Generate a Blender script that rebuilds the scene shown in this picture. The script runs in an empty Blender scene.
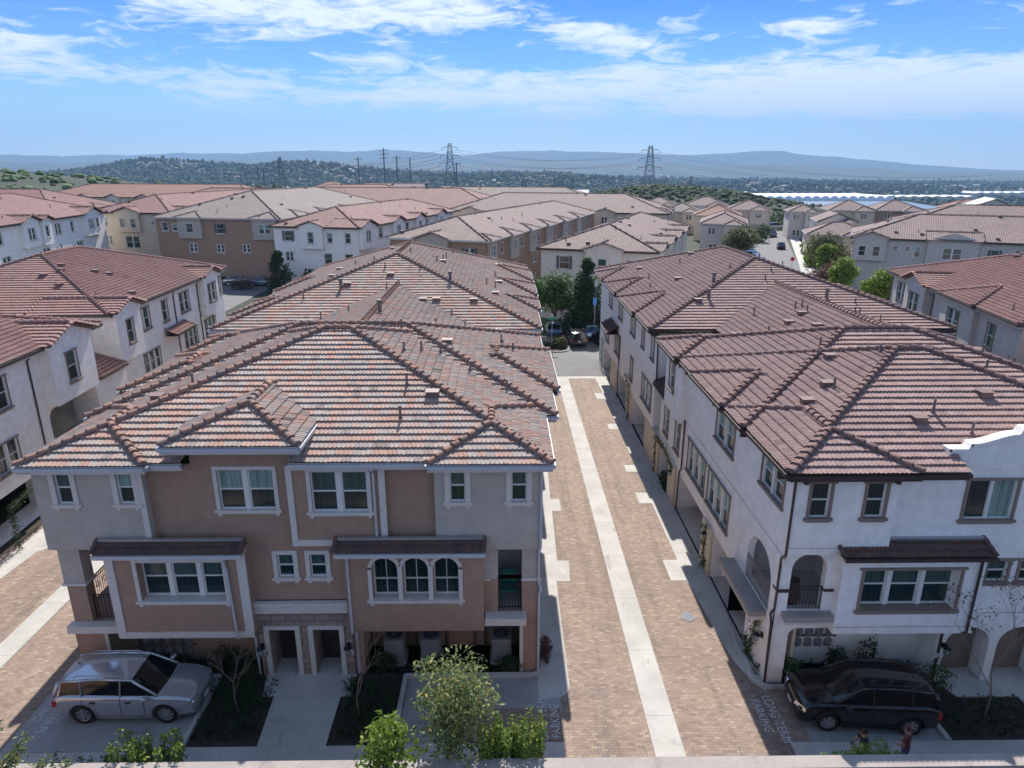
import bpy, bmesh, math, random
import numpy as np
from mathutils import Vector, Matrix, noise as mnoise
PI = math.pi
RAD = math.radians
random.seed(7)
HAZE = 0.00011
sc = bpy.context.scene
COL = sc.collection

# ------------------------------------------------------------------ camera, sky, sun, exposure
cam = bpy.data.cameras.new('camera')
cam.lens = 23.906; cam.sensor_width = 36.0; cam.clip_start = 0.3; cam.clip_end = 60000
co = bpy.data.objects.new('camera', cam); COL.objects.link(co)
co.location = (0, 0, 17.7); co.rotation_euler = (RAD(90 - 17.6), 0, RAD(-0.75))
sc.camera = co

SUN_EL, SUN_AZ = 44.0, 1.2           # azimuth measured from +Y towards +X
world = bpy.data.worlds.new('World'); sc.world = world; world.use_nodes = True
wn = world.node_tree.nodes; wl = world.node_tree.links; wn.clear()
def wnode(t, **k):
    n = wn.new(t)
    for a, b in k.items(): setattr(n, a, b)
    return n
out = wnode('ShaderNodeOutputWorld'); bg = wnode('ShaderNodeBackground'); bg.inputs[1].default_value = 0.125
sky = wnode('ShaderNodeTexSky', sky_type='NISHITA', sun_disc=False)
sky.sun_elevation = RAD(SUN_EL); sky.sun_rotation = RAD(SUN_AZ); sky.altitude = 100
sky.air_density = 1.0; sky.dust_density = 0.15; sky.ozone_density = 3.0
def wmath(op, a, b=None, c=None):
    n = wnode('ShaderNodeMath', operation=op)
    for i, v in enumerate((a, b, c)):
        if v is None: continue
        if isinstance(v, (int, float)): n.inputs[i].default_value = v
        else: wl.new(v, n.inputs[i])
    return n.outputs[0]
tc = wnode('ShaderNodeTexCoord'); sep = wnode('ShaderNodeSeparateXYZ'); wl.new(tc.outputs['Generated'], sep.inputs[0])
zc = wmath('MAXIMUM', sep.outputs[2], 0.0)
den = wmath('ADD', zc, 0.055)
pu = wmath('DIVIDE', sep.outputs[0], den); pv = wmath('DIVIDE', sep.outputs[1], den)
comb = wnode('ShaderNodeCombineXYZ'); wl.new(pu, comb.inputs[0]); wl.new(pv, comb.inputs[1])
def wnoise(scale, detail, rough, loc, sx=1, sy=1, rot=0, dist=0.0):
    mp = wnode('ShaderNodeMapping'); wl.new(comb.outputs[0], mp.inputs[0])
    mp.inputs['Location'].default_value = loc; mp.inputs['Scale'].default_value = (sx, sy, 1); mp.inputs['Rotation'].default_value = (0, 0, rot)
    n = wnode('ShaderNodeTexNoise'); wl.new(mp.outputs[0], n.inputs[0])
    n.inputs['Scale'].default_value = scale; n.inputs['Detail'].default_value = detail; n.inputs['Roughness'].default_value = rough
    n.inputs['Distortion'].default_value = dist
    return n.outputs['Fac']
def wramp(v, stops):
    r = wnode('ShaderNodeValToRGB'); wl.new(v, r.inputs[0])
    while len(r.color_ramp.elements) < len(stops): r.color_ramp.elements.new(0.5)
    for e, (p, c) in zip(r.color_ramp.elements, stops): e.position = p; e.color = c if len(c) == 4 else (*c, 1)
    return r.outputs[0]
az = wmath('ARCTAN2', sep.outputs[0], sep.outputs[1])
el = wmath('ARCSINE', sep.outputs[2])
dirc = wnode('ShaderNodeCombineXYZ'); wl.new(az, dirc.inputs[0]); wl.new(el, dirc.inputs[1])
def dnoise(scale, detail, rough, loc, sx, sy, rot, dist):
    mp = wnode('ShaderNodeMapping'); wl.new(dirc.outputs[0], mp.inputs[0])
    mp.inputs['Location'].default_value = loc; mp.inputs['Scale'].default_value = (sx, sy, 1); mp.inputs['Rotation'].default_value = (0, 0, rot)
    n = wnode('ShaderNodeTexNoise'); wl.new(mp.outputs[0], n.inputs[0])
    n.inputs['Scale'].default_value = scale; n.inputs['Detail'].default_value = detail; n.inputs['Roughness'].default_value = rough; n.inputs['Distortion'].default_value = dist
    return n.outputs['Fac']
mask = None
for (a0, e0, sa, se, w_) in [(-.60, .245, .13, .022, 1.1), (-.34, .185, .19, .035, .95), (-.27, .235, .11, .025, 1.0), (-.60, .135, .12, .020, .75), (-.48, .105, .16, .016, .45), (-.07, .19, .13, .020, .95), (-.04, .235, .10, .022, 1.0), (.10, .24, .10, .02, .9),
        (.15, .165, .10, .018, .75), (-.03, .105, .22, .022, .75), (.42, .095, .30, .032, 1.25), (.62, .085, .26, .03, 1.0), (.60, .225, .13, .030, 1.15), (.40, .165, .06, .010, .9), (-.2, .085, .2, .015, .5), (-.18, .135, .07, .012, .7),
        (1.3, .3, .5, .12, .9), (-1.3, .3, .5, .12, .9), (2.6, .4, .7, .2, .9), (-2.5, .4, .7, .2, .9), (0.2, .8, 1.5, .2, .5)]:
    u = wmath('DIVIDE', wmath('SUBTRACT', az, a0), sa); v = wmath('DIVIDE', wmath('SUBTRACT', el, e0), se)
    r2 = wmath('ADD', wmath('MULTIPLY', u, u), wmath('MULTIPLY', v, v)); g = wmath('MULTIPLY', wmath('EXPONENT', wmath('MULTIPLY', r2, -1.0)), w_)
    mask = g if mask is None else wmath('ADD', mask, g)
w1 = dnoise(5.0, 10, 0.62, (2.3, 0.7, 0), 1.0, 4.2, 0.16, 0.9); w2 = dnoise(15.0, 10, 0.66, (5.3, 1.7, 0), 1.0, 4.6, 0.28, 1.1)
dens = wmath('ADD', wmath('MULTIPLY', w1, 0.50), wmath('MULTIPLY', w2, 0.66))
dens = wmath('ADD', dens, wmath('MULTIPLY', wmath('MINIMUM', mask, 1.3), 0.26))
cl = wramp(dens, [(0.655, (0, 0, 0)), (0.73, (.42, .42, .42)), (0.86, (1, 1, 1))])
veil = wramp(zc, [(0.0, (0.25, .25, .25)), (0.04, (0.34, 0.34, 0.34)), (0.10, (0.10, 0.10, 0.10)), (0.20, (0, 0, 0))])
cloud = wmath('MINIMUM', wmath('ADD', cl, wmath('MULTIPLY', veil, wmath('MULTIPLY', w1, 1.5))), 0.94)
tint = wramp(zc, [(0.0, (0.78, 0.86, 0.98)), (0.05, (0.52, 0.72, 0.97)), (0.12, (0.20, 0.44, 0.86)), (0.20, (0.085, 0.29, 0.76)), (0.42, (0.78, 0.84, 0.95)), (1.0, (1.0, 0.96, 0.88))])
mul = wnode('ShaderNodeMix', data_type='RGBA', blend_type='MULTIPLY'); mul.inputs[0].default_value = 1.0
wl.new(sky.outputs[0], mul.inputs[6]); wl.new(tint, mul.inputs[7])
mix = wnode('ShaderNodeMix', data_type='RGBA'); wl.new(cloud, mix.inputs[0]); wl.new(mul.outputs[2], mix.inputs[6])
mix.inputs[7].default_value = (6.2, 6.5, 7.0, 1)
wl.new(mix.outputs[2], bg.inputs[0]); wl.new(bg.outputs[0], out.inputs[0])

sl = bpy.data.lights.new('sun', 'SUN'); sl.energy = 5.0; sl.angle = RAD(0.5); sl.color = (1.0, 0.95, 0.88)
so = bpy.data.objects.new('sun', sl); COL.objects.link(so)
sd = Vector((math.sin(RAD(SUN_AZ)) * math.cos(RAD(SUN_EL)), math.cos(RAD(SUN_AZ)) * math.cos(RAD(SUN_EL)), math.sin(RAD(SUN_EL))))
so.rotation_euler = (-sd).to_track_quat('-Z', 'Y').to_euler(); so.location = (0, 60, 80)
sc.view_settings.view_transform = 'Standard'; sc.view_settings.look = 'None'
sc.view_settings.gamma = 1.0; sc.view_settings.use_curve_mapping = False
sc.view_settings.exposure = 0.68
sc.render.engine = 'CYCLES'
sc.cycles.volume_bounces = 0
sc.cycles.max_bounces = 6

# ------------------------------------------------------------------ mesh and object helpers
OFF = {}
def off_of(parent):
    return OFF.get(parent.name, Vector((0, 0, 0))) if parent else Vector((0, 0, 0))

class MB:
    def __init__(s): s.v = []; s.f = []; s.m = []; s.uv = []
    def face(s, pts, mi=0, uv=None):
        n = len(s.v); s.v += [tuple(p) for p in pts]; s.f.append(tuple(range(n, n + len(pts)))); s.m.append(mi)
        s.uv.append(uv if uv else [(0, 0)] * len(pts))
    def raw(s, vs, fs, mi=0, uvs=None):
        n = len(s.v); s.v += [tuple(p) for p in vs]
        for k, f in enumerate(fs):
            s.f.append(tuple(i + n for i in f)); s.m.append(mi)
            s.uv.append(uvs[k] if uvs else [(0, 0)] * len(f))
    def box(s, x0, x1, y0, y1, z0, z1, mi=0, T=None):
        vs = [Vector(p) for p in ((x0, y0, z0), (x1, y0, z0), (x1, y1, z0), (x0, y1, z0), (x0, y0, z1), (x1, y0, z1), (x1, y1, z1), (x0, y1, z1))]
        if T: vs = [T @ v for v in vs]
        s.raw(vs, [(0, 3, 2, 1), (4, 5, 6, 7), (0, 1, 5, 4), (1, 2, 6, 5), (2, 3, 7, 6), (3, 0, 4, 7)], mi)
    def prism(s, pts, z0, z1, mi=0, mtop=None):
        n = len(pts)
        a = [(p[0], p[1], z0) for p in pts]; b = [(p[0], p[1], z1) for p in pts]
        s.raw(a + b, [tuple(range(n))[::-1]], mi); k = len(s.v) - 2 * n
        s.f.append(tuple(range(k + n, k + 2 * n))); s.m.append(mi if mtop is None else mtop); s.uv.append([(0, 0)] * n)
        for i in range(n):
            j = (i + 1) % n
            s.f.append((k + i, k + j, k + n + j, k + n + i)); s.m.append(mi); s.uv.append([(0, 0)] * 4)
    def tube(s, p0, p1, r0, r1=None, n=6, mi=0, cap=True, half=None, uv=None):
        p0 = Vector(p0); p1 = Vector(p1); r1 = r0 if r1 is None else r1
        d = (p1 - p0)
        if d.length < 1e-6: return
        d.normalize(); a = Vector((0, 0, 1)) if abs(d.z) < 0.95 else Vector((1, 0, 0))
        u = d.cross(a).normalized(); w = u.cross(d).normalized()
        A = []; B = []
        for i in range(n + (1 if half else 0)):
            t = (PI * i / n if half else 2 * PI * i / n)
            q = u * math.cos(t) + w * math.sin(t)
            A.append(p0 + q * r0); B.append(p1 + q * r1)
        m = len(A); fs = []
        for i in range(m - 1 if half else m):
            j = (i + 1) % m; fs.append((i, j, m + j, m + i))
        if cap: fs.append(tuple(range(m))[::-1]); fs.append(tuple(range(m, 2 * m)))
        s.raw(A + B, fs, mi, [[uv] * len(f) for f in fs] if uv else None)
    def path(s, pts, r, n=6, mi=0, r1=None):
        for i in range(len(pts) - 1):
            ra = r if r1 is None else r + (r1 - r) * i / (len(pts) - 1)
            rb = r if r1 is None else r + (r1 - r) * (i + 1) / (len(pts) - 1)
            s.tube(pts[i], pts[i + 1], ra, rb, n, mi)
    def lathe(s, c, prof, n=12, mi=0):
        c = Vector(c); vs = []; fs = []
        for (r, z) in prof:
            for i in range(n): vs.append(c + Vector((r * math.cos(2 * PI * i / n), r * math.sin(2 * PI * i / n), z)))
        for k in range(len(prof) - 1):
            for i in range(n):
                j = (i + 1) % n; fs.append((k * n + i, k * n + j, (k + 1) * n + j, (k + 1) * n + i))
        s.raw(vs, fs, mi)
    def build(s, name, mats, parent=None, smooth=False, uv=False, local=False, bevel=0):
        me = bpy.data.meshes.new(name)
        o = Vector((0, 0, 0)) if local else off_of(parent)
        me.from_pydata([(v[0] - o.x, v[1] - o.y, v[2] - o.z) for v in s.v], [], s.f)
        mats = mats if isinstance(mats, (list, tuple)) else [mats]
        for m in mats: me.materials.append(m)
        if len(mats) > 1: me.polygons.foreach_set('material_index', s.m)
        if uv:
            l = me.uv_layers.new(name='UVMap'); flat = [c for f in s.uv for p in f for c in p]; l.data.foreach_set('uv', flat)
        if smooth: me.polygons.foreach_set('use_smooth', [True] * len(me.polygons))
        me.validate(); me.update()
        ob = bpy.data.objects.new(name, me); COL.objects.link(ob)
        if parent: ob.parent = parent
        if bevel:
            b = ob.modifiers.new('bevel', 'BEVEL'); b.width = bevel; b.segments = 2; b.limit_method = 'ANGLE'; b.angle_limit = RAD(40)
        return ob

def tag(o, label=None, cat=None, group=None, kind=None):
    if label: o['label'] = label
    if cat: o['category'] = cat
    if group: o['group'] = group
    if kind: o['kind'] = kind
    return o
def thing(name, label, cat, loc=(0, 0, 0), rz=0, group=None, authored_local=False):
    o = bpy.data.objects.new(name, None); o.empty_display_size = 0.3; COL.objects.link(o)
    o.location = loc; o.rotation_euler = (0, 0, rz)
    if not authored_local and rz == 0: OFF[o.name] = Vector(loc)
    return tag(o, label, cat, group)
def copy_tree(o, parent=None):
    c = o.copy(); COL.objects.link(c)
    if parent: c.parent = parent
    for ch in list(o.children): copy_tree(ch, c)
    return c

# ------------------------------------------------------------------ materials
class NT:
    def __init__(s, name):
        s.mat = bpy.data.materials.new(name); s.mat.use_nodes = True
        s.n = s.mat.node_tree.nodes; s.l = s.mat.node_tree.links
        s.b = s.n['Principled BSDF']
    def node(s, t, **k):
        n = s.n.new(t)
        for a, b in k.items(): setattr(n, a, b)
        return n
    def math(s, op, a, b=None):
        n = s.node('ShaderNodeMath', operation=op)
        for i, v in enumerate((a, b)):
            if v is None: continue
            if isinstance(v, (int, float)): n.inputs[i].default_value = v
            else: s.l.new(v, n.inputs[i])
        return n.outputs[0]
    def coord(s, which='Object', scale=(1, 1, 1), rot=(0, 0, 0)):
        t = s.node('ShaderNodeTexCoord'); m = s.node('ShaderNodeMapping'); s.l.new(t.outputs[which], m.inputs[0])
        m.inputs['Scale'].default_value = scale; m.inputs['Rotation'].default_value = rot
        return m.outputs[0]
    def noise(s, vec, scale, detail=4, rough=0.55, dist=0):
        n = s.node('ShaderNodeTexNoise'); s.l.new(vec, n.inputs[0])
        n.inputs['Scale'].default_value = scale; n.inputs['Detail'].default_value = detail; n.inputs['Roughness'].default_value = rough; n.inputs['Distortion'].default_value = dist
        return n.outputs['Fac']
    def ramp(s, v, stops, const=False):
        r = s.node('ShaderNodeValToRGB'); s.l.new(v, r.inputs[0])
        if const: r.color_ramp.interpolation = 'CONSTANT'
        while len(r.color_ramp.elements) < len(stops): r.color_ramp.elements.new(0.5)
        for e, (p, c) in zip(r.color_ramp.elements, stops): e.position = p; e.color = (*c, 1)
        return r.outputs[0]
    def mix(s, f, a, b, mode='MIX'):
        n = s.node('ShaderNodeMix', data_type='RGBA', blend_type=mode)
        for i, v in ((0, f), (6, a), (7, b)):
            if isinstance(v, (int, float)): n.inputs[i].default_value = v
            elif isinstance(v, tuple): n.inputs[i].default_value = (*v, 1)
            else: s.l.new(v, n.inputs[i])
        return n.outputs[2]
    def bump(s, h, strength=0.3, dist=0.02, normal=None):
        n = s.node('ShaderNodeBump'); s.l.new(h, n.inputs['Height']); n.inputs['Strength'].default_value = strength; n.inputs['Distance'].default_value = dist
        s.l.new(n.outputs[0], s.b.inputs['Normal'])
    def col(s, c): 
        if isinstance(c, tuple): s.b.inputs['Base Color'].default_value = (*c, 1)
        else: s.l.new(c, s.b.inputs['Base Color'])
    def set(s, **k):
        for a, v in k.items(): s.b.inputs[a.replace('_', ' ')].default_value = v
        return s.mat

def simple(name, c, rough=0.6, metal=0.0, spec=0.5, var=0.12, scale=3.0, coat=0.0, bump=0.0):
    t = NT(name)
    if var:
        v = t.coord(); n = t.noise(v, scale, 5, 0.6)
        lo = tuple(x * (1 - var) for x in c); hi = tuple(min(1, x * (1 + var)) for x in c)
        t.col(t.ramp(n, [(0.3, lo), (0.7, hi)]))
        if bump: t.bump(t.noise(v, scale * 12, 3), bump, 0.01)
    else: t.col(c)
    t.set(Roughness=rough, Metallic=metal)
    t.b.inputs['Specular IOR Level'].default_value = spec
    if coat: t.b.inputs['Coat Weight'].default_value = coat; t.b.inputs['Coat Roughness'].default_value = 0.05
    return t.mat
def stucco(name, c):
    t = NT(name); v = t.coord()
    big = t.noise(v, 0.35, 4, 0.6); mid = t.noise(v, 2.2, 6, 0.65); fine = t.noise(v, 45, 3, 0.6)
    lo = tuple(x * 0.88 for x in c); hi = tuple(min(1, x * 1.08) for x in c)
    base = t.mix(t.ramp(mid, [(0.35, (0, 0, 0)), (0.65, (1, 1, 1))]), lo, hi)
    vs = t.coord(scale=(1.6, 1.6, 0.12)); st = t.noise(vs, 1.6, 6, 0.7)
    stain = t.ramp(st, [(0.3, (0.80, 0.79, 0.78)), (0.52, (1, 1, 1))])
    base = t.mix(0.42, base, stain, 'MULTIPLY')
    base = t.mix(t.ramp(big, [(0.35, (0, 0, 0)), (0.7, (0.5, 0.5, 0.5))]), base, tuple(x * 0.93 for x in c))
    t.col(base); t.bump(fine, 0.35, 0.008)
    return t.set(Roughness=0.9)
def tile_mat(name, cols, far=False):
    """roof tile colour per tile id from the UV (one unit = one tile)"""
    t = NT(name); tcn = t.node('ShaderNodeTexCoord')
    fl = t.node('ShaderNodeVectorMath', operation='FLOOR'); t.l.new(tcn.outputs['UV'], fl.inputs[0])
    wn_ = t.node('ShaderNodeTexWhiteNoise', noise_dimensions='2D'); t.l.new(fl.outputs[0], wn_.inputs['Vector'])
    mp = t.node('ShaderNodeMapping'); t.l.new(fl.outputs[0], mp.inputs[0]); mp.inputs['Scale'].default_value = (0.22, 0.8, 1)
    ns = t.noise(mp.outputs[0], 1.0, 3, 0.6)
    v = t.math('ADD', t.math('MULTIPLY', wn_.outputs['Value'], 0.30), t.math('MULTIPLY', ns, 0.78))
    n = len(cols)
    c = t.ramp(v, [(0.22 + 0.62 * i / (n - 1), cc) for i, cc in enumerate(cols)])
    oc = t.coord(); w = t.noise(oc, 7.0, 5, 0.7); big = t.noise(oc, 0.5, 4, 0.6)
    c = t.mix(0.55, c, t.ramp(w, [(0.3, (0.62, 0.60, 0.6)), (0.6, (1.0, 1.0, 1.0)), (0.8, (1.15, 1.13, 1.12))]), 'MULTIPLY')
    c = t.mix(0.5, c, t.ramp(big, [(0.35, (0.8, 0.8, 0.82)), (0.65, (1.08, 1.05, 1.03))]), 'MULTIPLY')
    t.col(c)
    if far:
        sp = t.node('ShaderNodeSeparateXYZ'); t.l.new(tcn.outputs['UV'], sp.inputs[0])
        fv = t.math('FRACT', sp.outputs[1]); su = t.math('SINE', t.math('MULTIPLY', sp.outputs[0], 2 * PI))
        h = t.math('ADD', t.math('MULTIPLY', t.math('SUBTRACT', 1.0, fv), 1.0), t.math('MULTIPLY', su, 0.35))
        t.bump(h, 0.9, 0.06)
    else:
        t.bump(t.noise(oc, 30, 3), 0.25, 0.008)
    t.b.inputs['Specular IOR Level'].default_value = 0.25
    return t.set(Roughness=0.8)

M = {}
M['tile_a'] = tile_mat('roof_tile_blend', [(0.15, 0.11, 0.10), (0.27, 0.21, 0.19), (0.36, 0.30, 0.265), (0.42, 0.35, 0.305), (0.45, 0.31, 0.25), (0.44, 0.255, 0.195), (0.38, 0.31, 0.275), (0.33, 0.20, 0.155)])
M['tile_b'] = tile_mat('roof_tile_brown', [(0.214, 0.146, 0.131), (0.301, 0.199, 0.178), (0.376, 0.254, 0.226), (0.339, 0.229, 0.208), (0.414, 0.284, 0.249)])
M['cap_a'] = tile_mat('ridge_tile_brown', [(0.16, 0.11, 0.095), (0.27, 0.17, 0.135), (0.36, 0.20, 0.145), (0.22, 0.165, 0.15), (0.30, 0.16, 0.12)])
M['cap_b'] = tile_mat('ridge_tile_dark', [(0.15, 0.095, 0.09), (0.22, 0.135, 0.12), (0.27, 0.165, 0.145)])
M['tile_c'] = tile_mat('roof_tile_red', [(0.22, 0.125, 0.11), (0.32, 0.18, 0.155), (0.37, 0.205, 0.175), (0.34, 0.225, 0.20), (0.27, 0.155, 0.14)])
M['tile_dark'] = tile_mat('awning_tile_dark', [(0.09, 0.055, 0.05), (0.13, 0.08, 0.07), (0.16, 0.09, 0.075), (0.11, 0.07, 0.065)])
M['far_a'] = tile_mat('far_tile_brown', [(0.170, 0.122, 0.111), (0.215, 0.155, 0.141), (0.252, 0.185, 0.167), (0.200, 0.148, 0.137)], True)
M['far_c'] = tile_mat('far_tile_red', [(0.17, 0.095, 0.085), (0.22, 0.12, 0.107), (0.26, 0.145, 0.13), (0.20, 0.12, 0.11)], True)
M['far_g'] = tile_mat('far_tile_grey', [(0.172, 0.140, 0.125), (0.211, 0.172, 0.156), (0.242, 0.203, 0.179), (0.195, 0.164, 0.152)], True)
M['far_o'] = tile_mat('far_tile_orange', [(0.257, 0.140, 0.109), (0.296, 0.164, 0.125), (0.234, 0.148, 0.125)], True)
M['brown'] = stucco('stucco_brown', (0.375, 0.236, 0.168))
M['grey'] = stucco('stucco_grey', (0.47, 0.405, 0.35))
M['white'] = stucco('stucco_white', (0.88, 0.83, 0.785))
M['cream'] = stucco('stucco_cream', (0.66, 0.55, 0.42))
M['lilac'] = stucco('stucco_warm_grey', (0.56, 0.50, 0.46))
M['pink'] = stucco('stucco_pale_beige', (0.70, 0.61, 0.54))
M['trim'] = simple('trim_offwhite', (0.62, 0.56, 0.51), 0.75, var=0.08, scale=6)
M['trim_b'] = simple('trim_taupe', (0.24, 0.18, 0.145), 0.75, var=0.1, scale=6)
M['vinyl'] = simple('window_vinyl_white', (0.70, 0.68, 0.64), 0.4, var=0.04)
M['gut_w'] = simple('gutter_pale', (0.50, 0.50, 0.52), 0.4, var=0.06)
M['gut_b'] = simple('gutter_dark_brown', (0.055, 0.035, 0.03), 0.45, var=0.1)
M['flash'] = simple('flashing_galvanised', (0.42, 0.44, 0.47), 0.4, 0.7, var=0.1)
M['wood_d'] = simple('timber_dark_brown', (0.075, 0.042, 0.032), 0.7, var=0.2, scale=8)
M['iron'] = simple('wrought_iron', (0.02, 0.02, 0.022), 0.45, 0.5, var=0.1)
M['vent'] = simple('vent_brown_metal', (0.17, 0.10, 0.085), 0.55, var=0.15)
M['pipe'] = simple('vent_pipe_grey', (0.13, 0.105, 0.10), 0.6, var=0.15)
M['garage'] = simple('garage_door_beige', (0.42, 0.35, 0.29), 0.6, var=0.06)
M['door_d'] = simple('door_dark', (0.045, 0.03, 0.028), 0.45, var=0.2)
M['door_b'] = simple('door_taupe', (0.22, 0.17, 0.14), 0.5, var=0.12)
def glass(name, c, rough=0.12, bl=None):
    t = NT(name); v = t.coord(scale=(9, 9, 0.3)) ; n = t.noise(v, 1.3, 3, 0.6)
    t.col(t.ramp(n, [(0.3, tuple(x * 0.6 for x in c)), (0.7, tuple(x * 1.35 for x in c))]))
    t.b.inputs['Specular IOR Level'].default_value = 0.75
    return t.set(Roughness=rough)
M['glass'] = glass('window_glass_dark', (0.012, 0.03, 0.032))
M['glass_u'] = glass('window_glass_blinds', (0.045, 0.088, 0.083), 0.2)
M['glass_b'] = glass('window_glass_bright_blinds', (0.20, 0.31, 0.285), 0.25)
M['dark'] = simple('interior_dark', (0.015, 0.014, 0.014), 0.9, var=0)
def concrete(name, c, joint=0):
    t = NT(name); v = t.coord(); a = t.noise(v, 0.6, 6, 0.65); b = t.noise(v, 9, 5, 0.7)
    base = t.ramp(a, [(0.3, tuple(x * 0.8 for x in c)), (0.65, tuple(min(1, x * 1.08) for x in c))])
    base = t.mix(0.5, base, t.ramp(b, [(0.3, (0.82, 0.82, 0.82)), (0.7, (1.06, 1.06, 1.06))]), 'MULTIPLY')
    sp = t.noise(t.coord(scale=(1, .35, 1)), 1.7, 6, 0.7); base = t.mix(0.8, base, t.ramp(sp, [(0.3, (0.62, 0.62, 0.63)), (0.43, (1, 1, 1))]), 'MULTIPLY')
    t.col(base); t.bump(t.noise(v, 60, 3), 0.2, 0.005)
    return t.set(Roughness=0.85)
M['conc'] = concrete('concrete_pale', (0.50, 0.475, 0.44))
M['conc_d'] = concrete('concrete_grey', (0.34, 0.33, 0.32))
M['conc_w'] = concrete('concrete_cap', (0.37, 0.32, 0.29))
M['asphalt'] = concrete('asphalt', (0.16, 0.155, 0.155))
M['paint'] = simple('road_paint_white', (0.62, 0.62, 0.62), 0.7, var=0.3, scale=14)
def paver():
    t = NT('brick_pavers'); v = t.coord(rot=(0, 0, 0)); br = t.node('ShaderNodeTexBrick'); t.l.new(v, br.inputs[0])
    br.offset = 0.5; br.inputs['Scale'].default_value = 1.0; br.inputs['Brick Width'].default_value = 0.22; br.inputs['Row Height'].default_value = 0.11
    br.inputs['Mortar Size'].default_value = 0.009; br.inputs['Mortar Smooth'].default_value = 0.3; br.inputs['Bias'].default_value = 0.0
    br.inputs['Color1'].default_value = (0.0, 0.0, 0.0, 1); br.inputs['Color2'].default_value = (1, 1, 1, 1); br.inputs['Mortar'].default_value = (0.5, 0.5, 0.5, 1)
    c = t.ramp(br.outputs['Color'], [(0.0, (0.215, 0.155, 0.125)), (0.35, (0.32, 0.235, 0.175)), (0.7, (0.255, 0.18, 0.145)), (1.0, (0.38, 0.295, 0.225))])
    c = t.mix(br.outputs['Fac'], c, (0.20, 0.155, 0.13))
    p = t.noise(t.coord(), 0.55, 6, 0.65)
    c = t.mix(0.75, c, t.ramp(p, [(0.3, (0.74, 0.74, 0.78)), (0.5, (1, 1, 1)), (0.72, (1.12, 1.08, 1.02))]), 'MULTIPLY')
    tr = t.noise(t.coord(scale=(1.3, 0.06, 1)), 1.6, 5, 0.65)
    c = t.mix(0.7, c, t.ramp(tr, [(0.36, (0.72, 0.72, 0.74)), (0.5, (1, 1, 1)), (0.7, (1.08, 1.06, 1.04))]), 'MULTIPLY')
    sp = t.noise(t.coord(), 2.6, 3, 0.5); c = t.mix(0.7, c, t.ramp(sp, [(0.22, (0.45, 0.45, 0.47)), (0.31, (1, 1, 1))]), 'MULTIPLY')
    t.col(c); t.bump(t.math('SUBTRACT', 1.0, br.outputs['Fac']), 0.5, 0.006)
    return t.set(Roughness=0.85)
M['paver'] = paver()
def stone():
    t = NT('stone_block_veneer'); v = t.coord(rot=(PI / 2, 0, 0)); br = t.node('ShaderNodeTexBrick'); t.l.new(v, br.inputs[0])
    br.inputs['Scale'].default_value = 1.0; br.inputs['Brick Width'].default_value = 0.52; br.inputs['Row Height'].default_value = 0.26; br.inputs['Mortar Size'].default_value = 0.012
    br.inputs['Color1'].default_value = (0.27, 0.20, 0.165, 1); br.inputs['Color2'].default_value = (0.37, 0.28, 0.23, 1); br.inputs['Mortar'].default_value = (0.12, 0.09, 0.08, 1)
    n = t.noise(t.coord(), 3, 5, 0.6)
    t.col(t.mix(0.6, br.outputs['Color'], t.ramp(n, [(0.3, (0.75, 0.75, 0.75)), (0.7, (1.1, 1.1, 1.1))]), 'MULTIPLY'))
    t.bump(t.math('SUBTRACT', 1.0, br.outputs['Fac']), 0.6, 0.015)
    return t.set(Roughness=0.85)
M['stone'] = stone()
M['soil'] = simple('planting_soil', (0.045, 0.032, 0.024), 0.95, var=0.5, scale=5, bump=0.6)
def leaf(name, c1, c2, c3=None):
    t = NT(name); g = t.node('ShaderNodeNewGeometry')
    n = t.noise(t.coord(), 1.1, 3, 0.6)
    v = t.math('ADD', t.math('MULTIPLY', g.outputs['Random Per Island'], 0.6), t.math('MULTIPLY', n, 0.4))
    st = [(0.2, c1), (0.65, c2)] + ([(0.85, c3)] if c3 else [])
    t.col(t.ramp(v, st)); t.b.inputs['Specular IOR Level'].default_value = 0.3
    tr = t.node('ShaderNodeBsdfTranslucent'); mx = t.node('ShaderNodeMixShader'); mx.inputs[0].default_value = 0.3
    t.l.new(t.ramp(v, [(0.2, tuple(x * 1.3 for x in c1)), (0.8, tuple(min(1, x * 1.5) for x in c2))]), tr.inputs[0])
    o = t.n['Material Output']; t.l.new(t.b.outputs[0], mx.inputs[1]); t.l.new(tr.outputs[0], mx.inputs[2]); t.l.new(mx.outputs[0], o.inputs[0])
    return t.set(Roughness=0.55)
M['leaf'] = leaf('leaves_green', (0.035, 0.075, 0.022), (0.075, 0.14, 0.035), (0.12, 0.18, 0.05))
M['leaf_d'] = leaf('leaves_dark', (0.018, 0.042, 0.018), (0.04, 0.075, 0.028), (0.06, 0.10, 0.035))
M['leaf_y'] = leaf('leaves_bright', (0.09, 0.15, 0.02), (0.19, 0.26, 0.035), (0.30, 0.33, 0.06))
M['leaf_m'] = leaf('leaves_grey_green', (0.10, 0.135, 0.05), (0.24, 0.28, 0.11), (0.42, 0.30, 0.06))
M['leaf_o'] = leaf('leaves_olive', (0.07, 0.075, 0.035), (0.12, 0.13, 0.05), (0.17, 0.16, 0.07))
M['leaf_r'] = leaf('leaves_russet', (0.06, 0.03, 0.03), (0.12, 0.06, 0.05), (0.16, 0.10, 0.06))
M['bark'] = simple('bark', (0.12, 0.085, 0.065), 0.9, var=0.35, scale=12, bump=0.5)
M['bark_p'] = simple('bark_pale', (0.24, 0.17, 0.13), 0.9, var=0.3, scale=12, bump=0.5)
M['grass'] = simple('lawn_grass', (0.07, 0.12, 0.03), 0.95, var=0.4, scale=2, bump=0.6)
M['rubber'] = simple('tyre_rubber', (0.018, 0.018, 0.018), 0.8, var=0.1)
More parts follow.
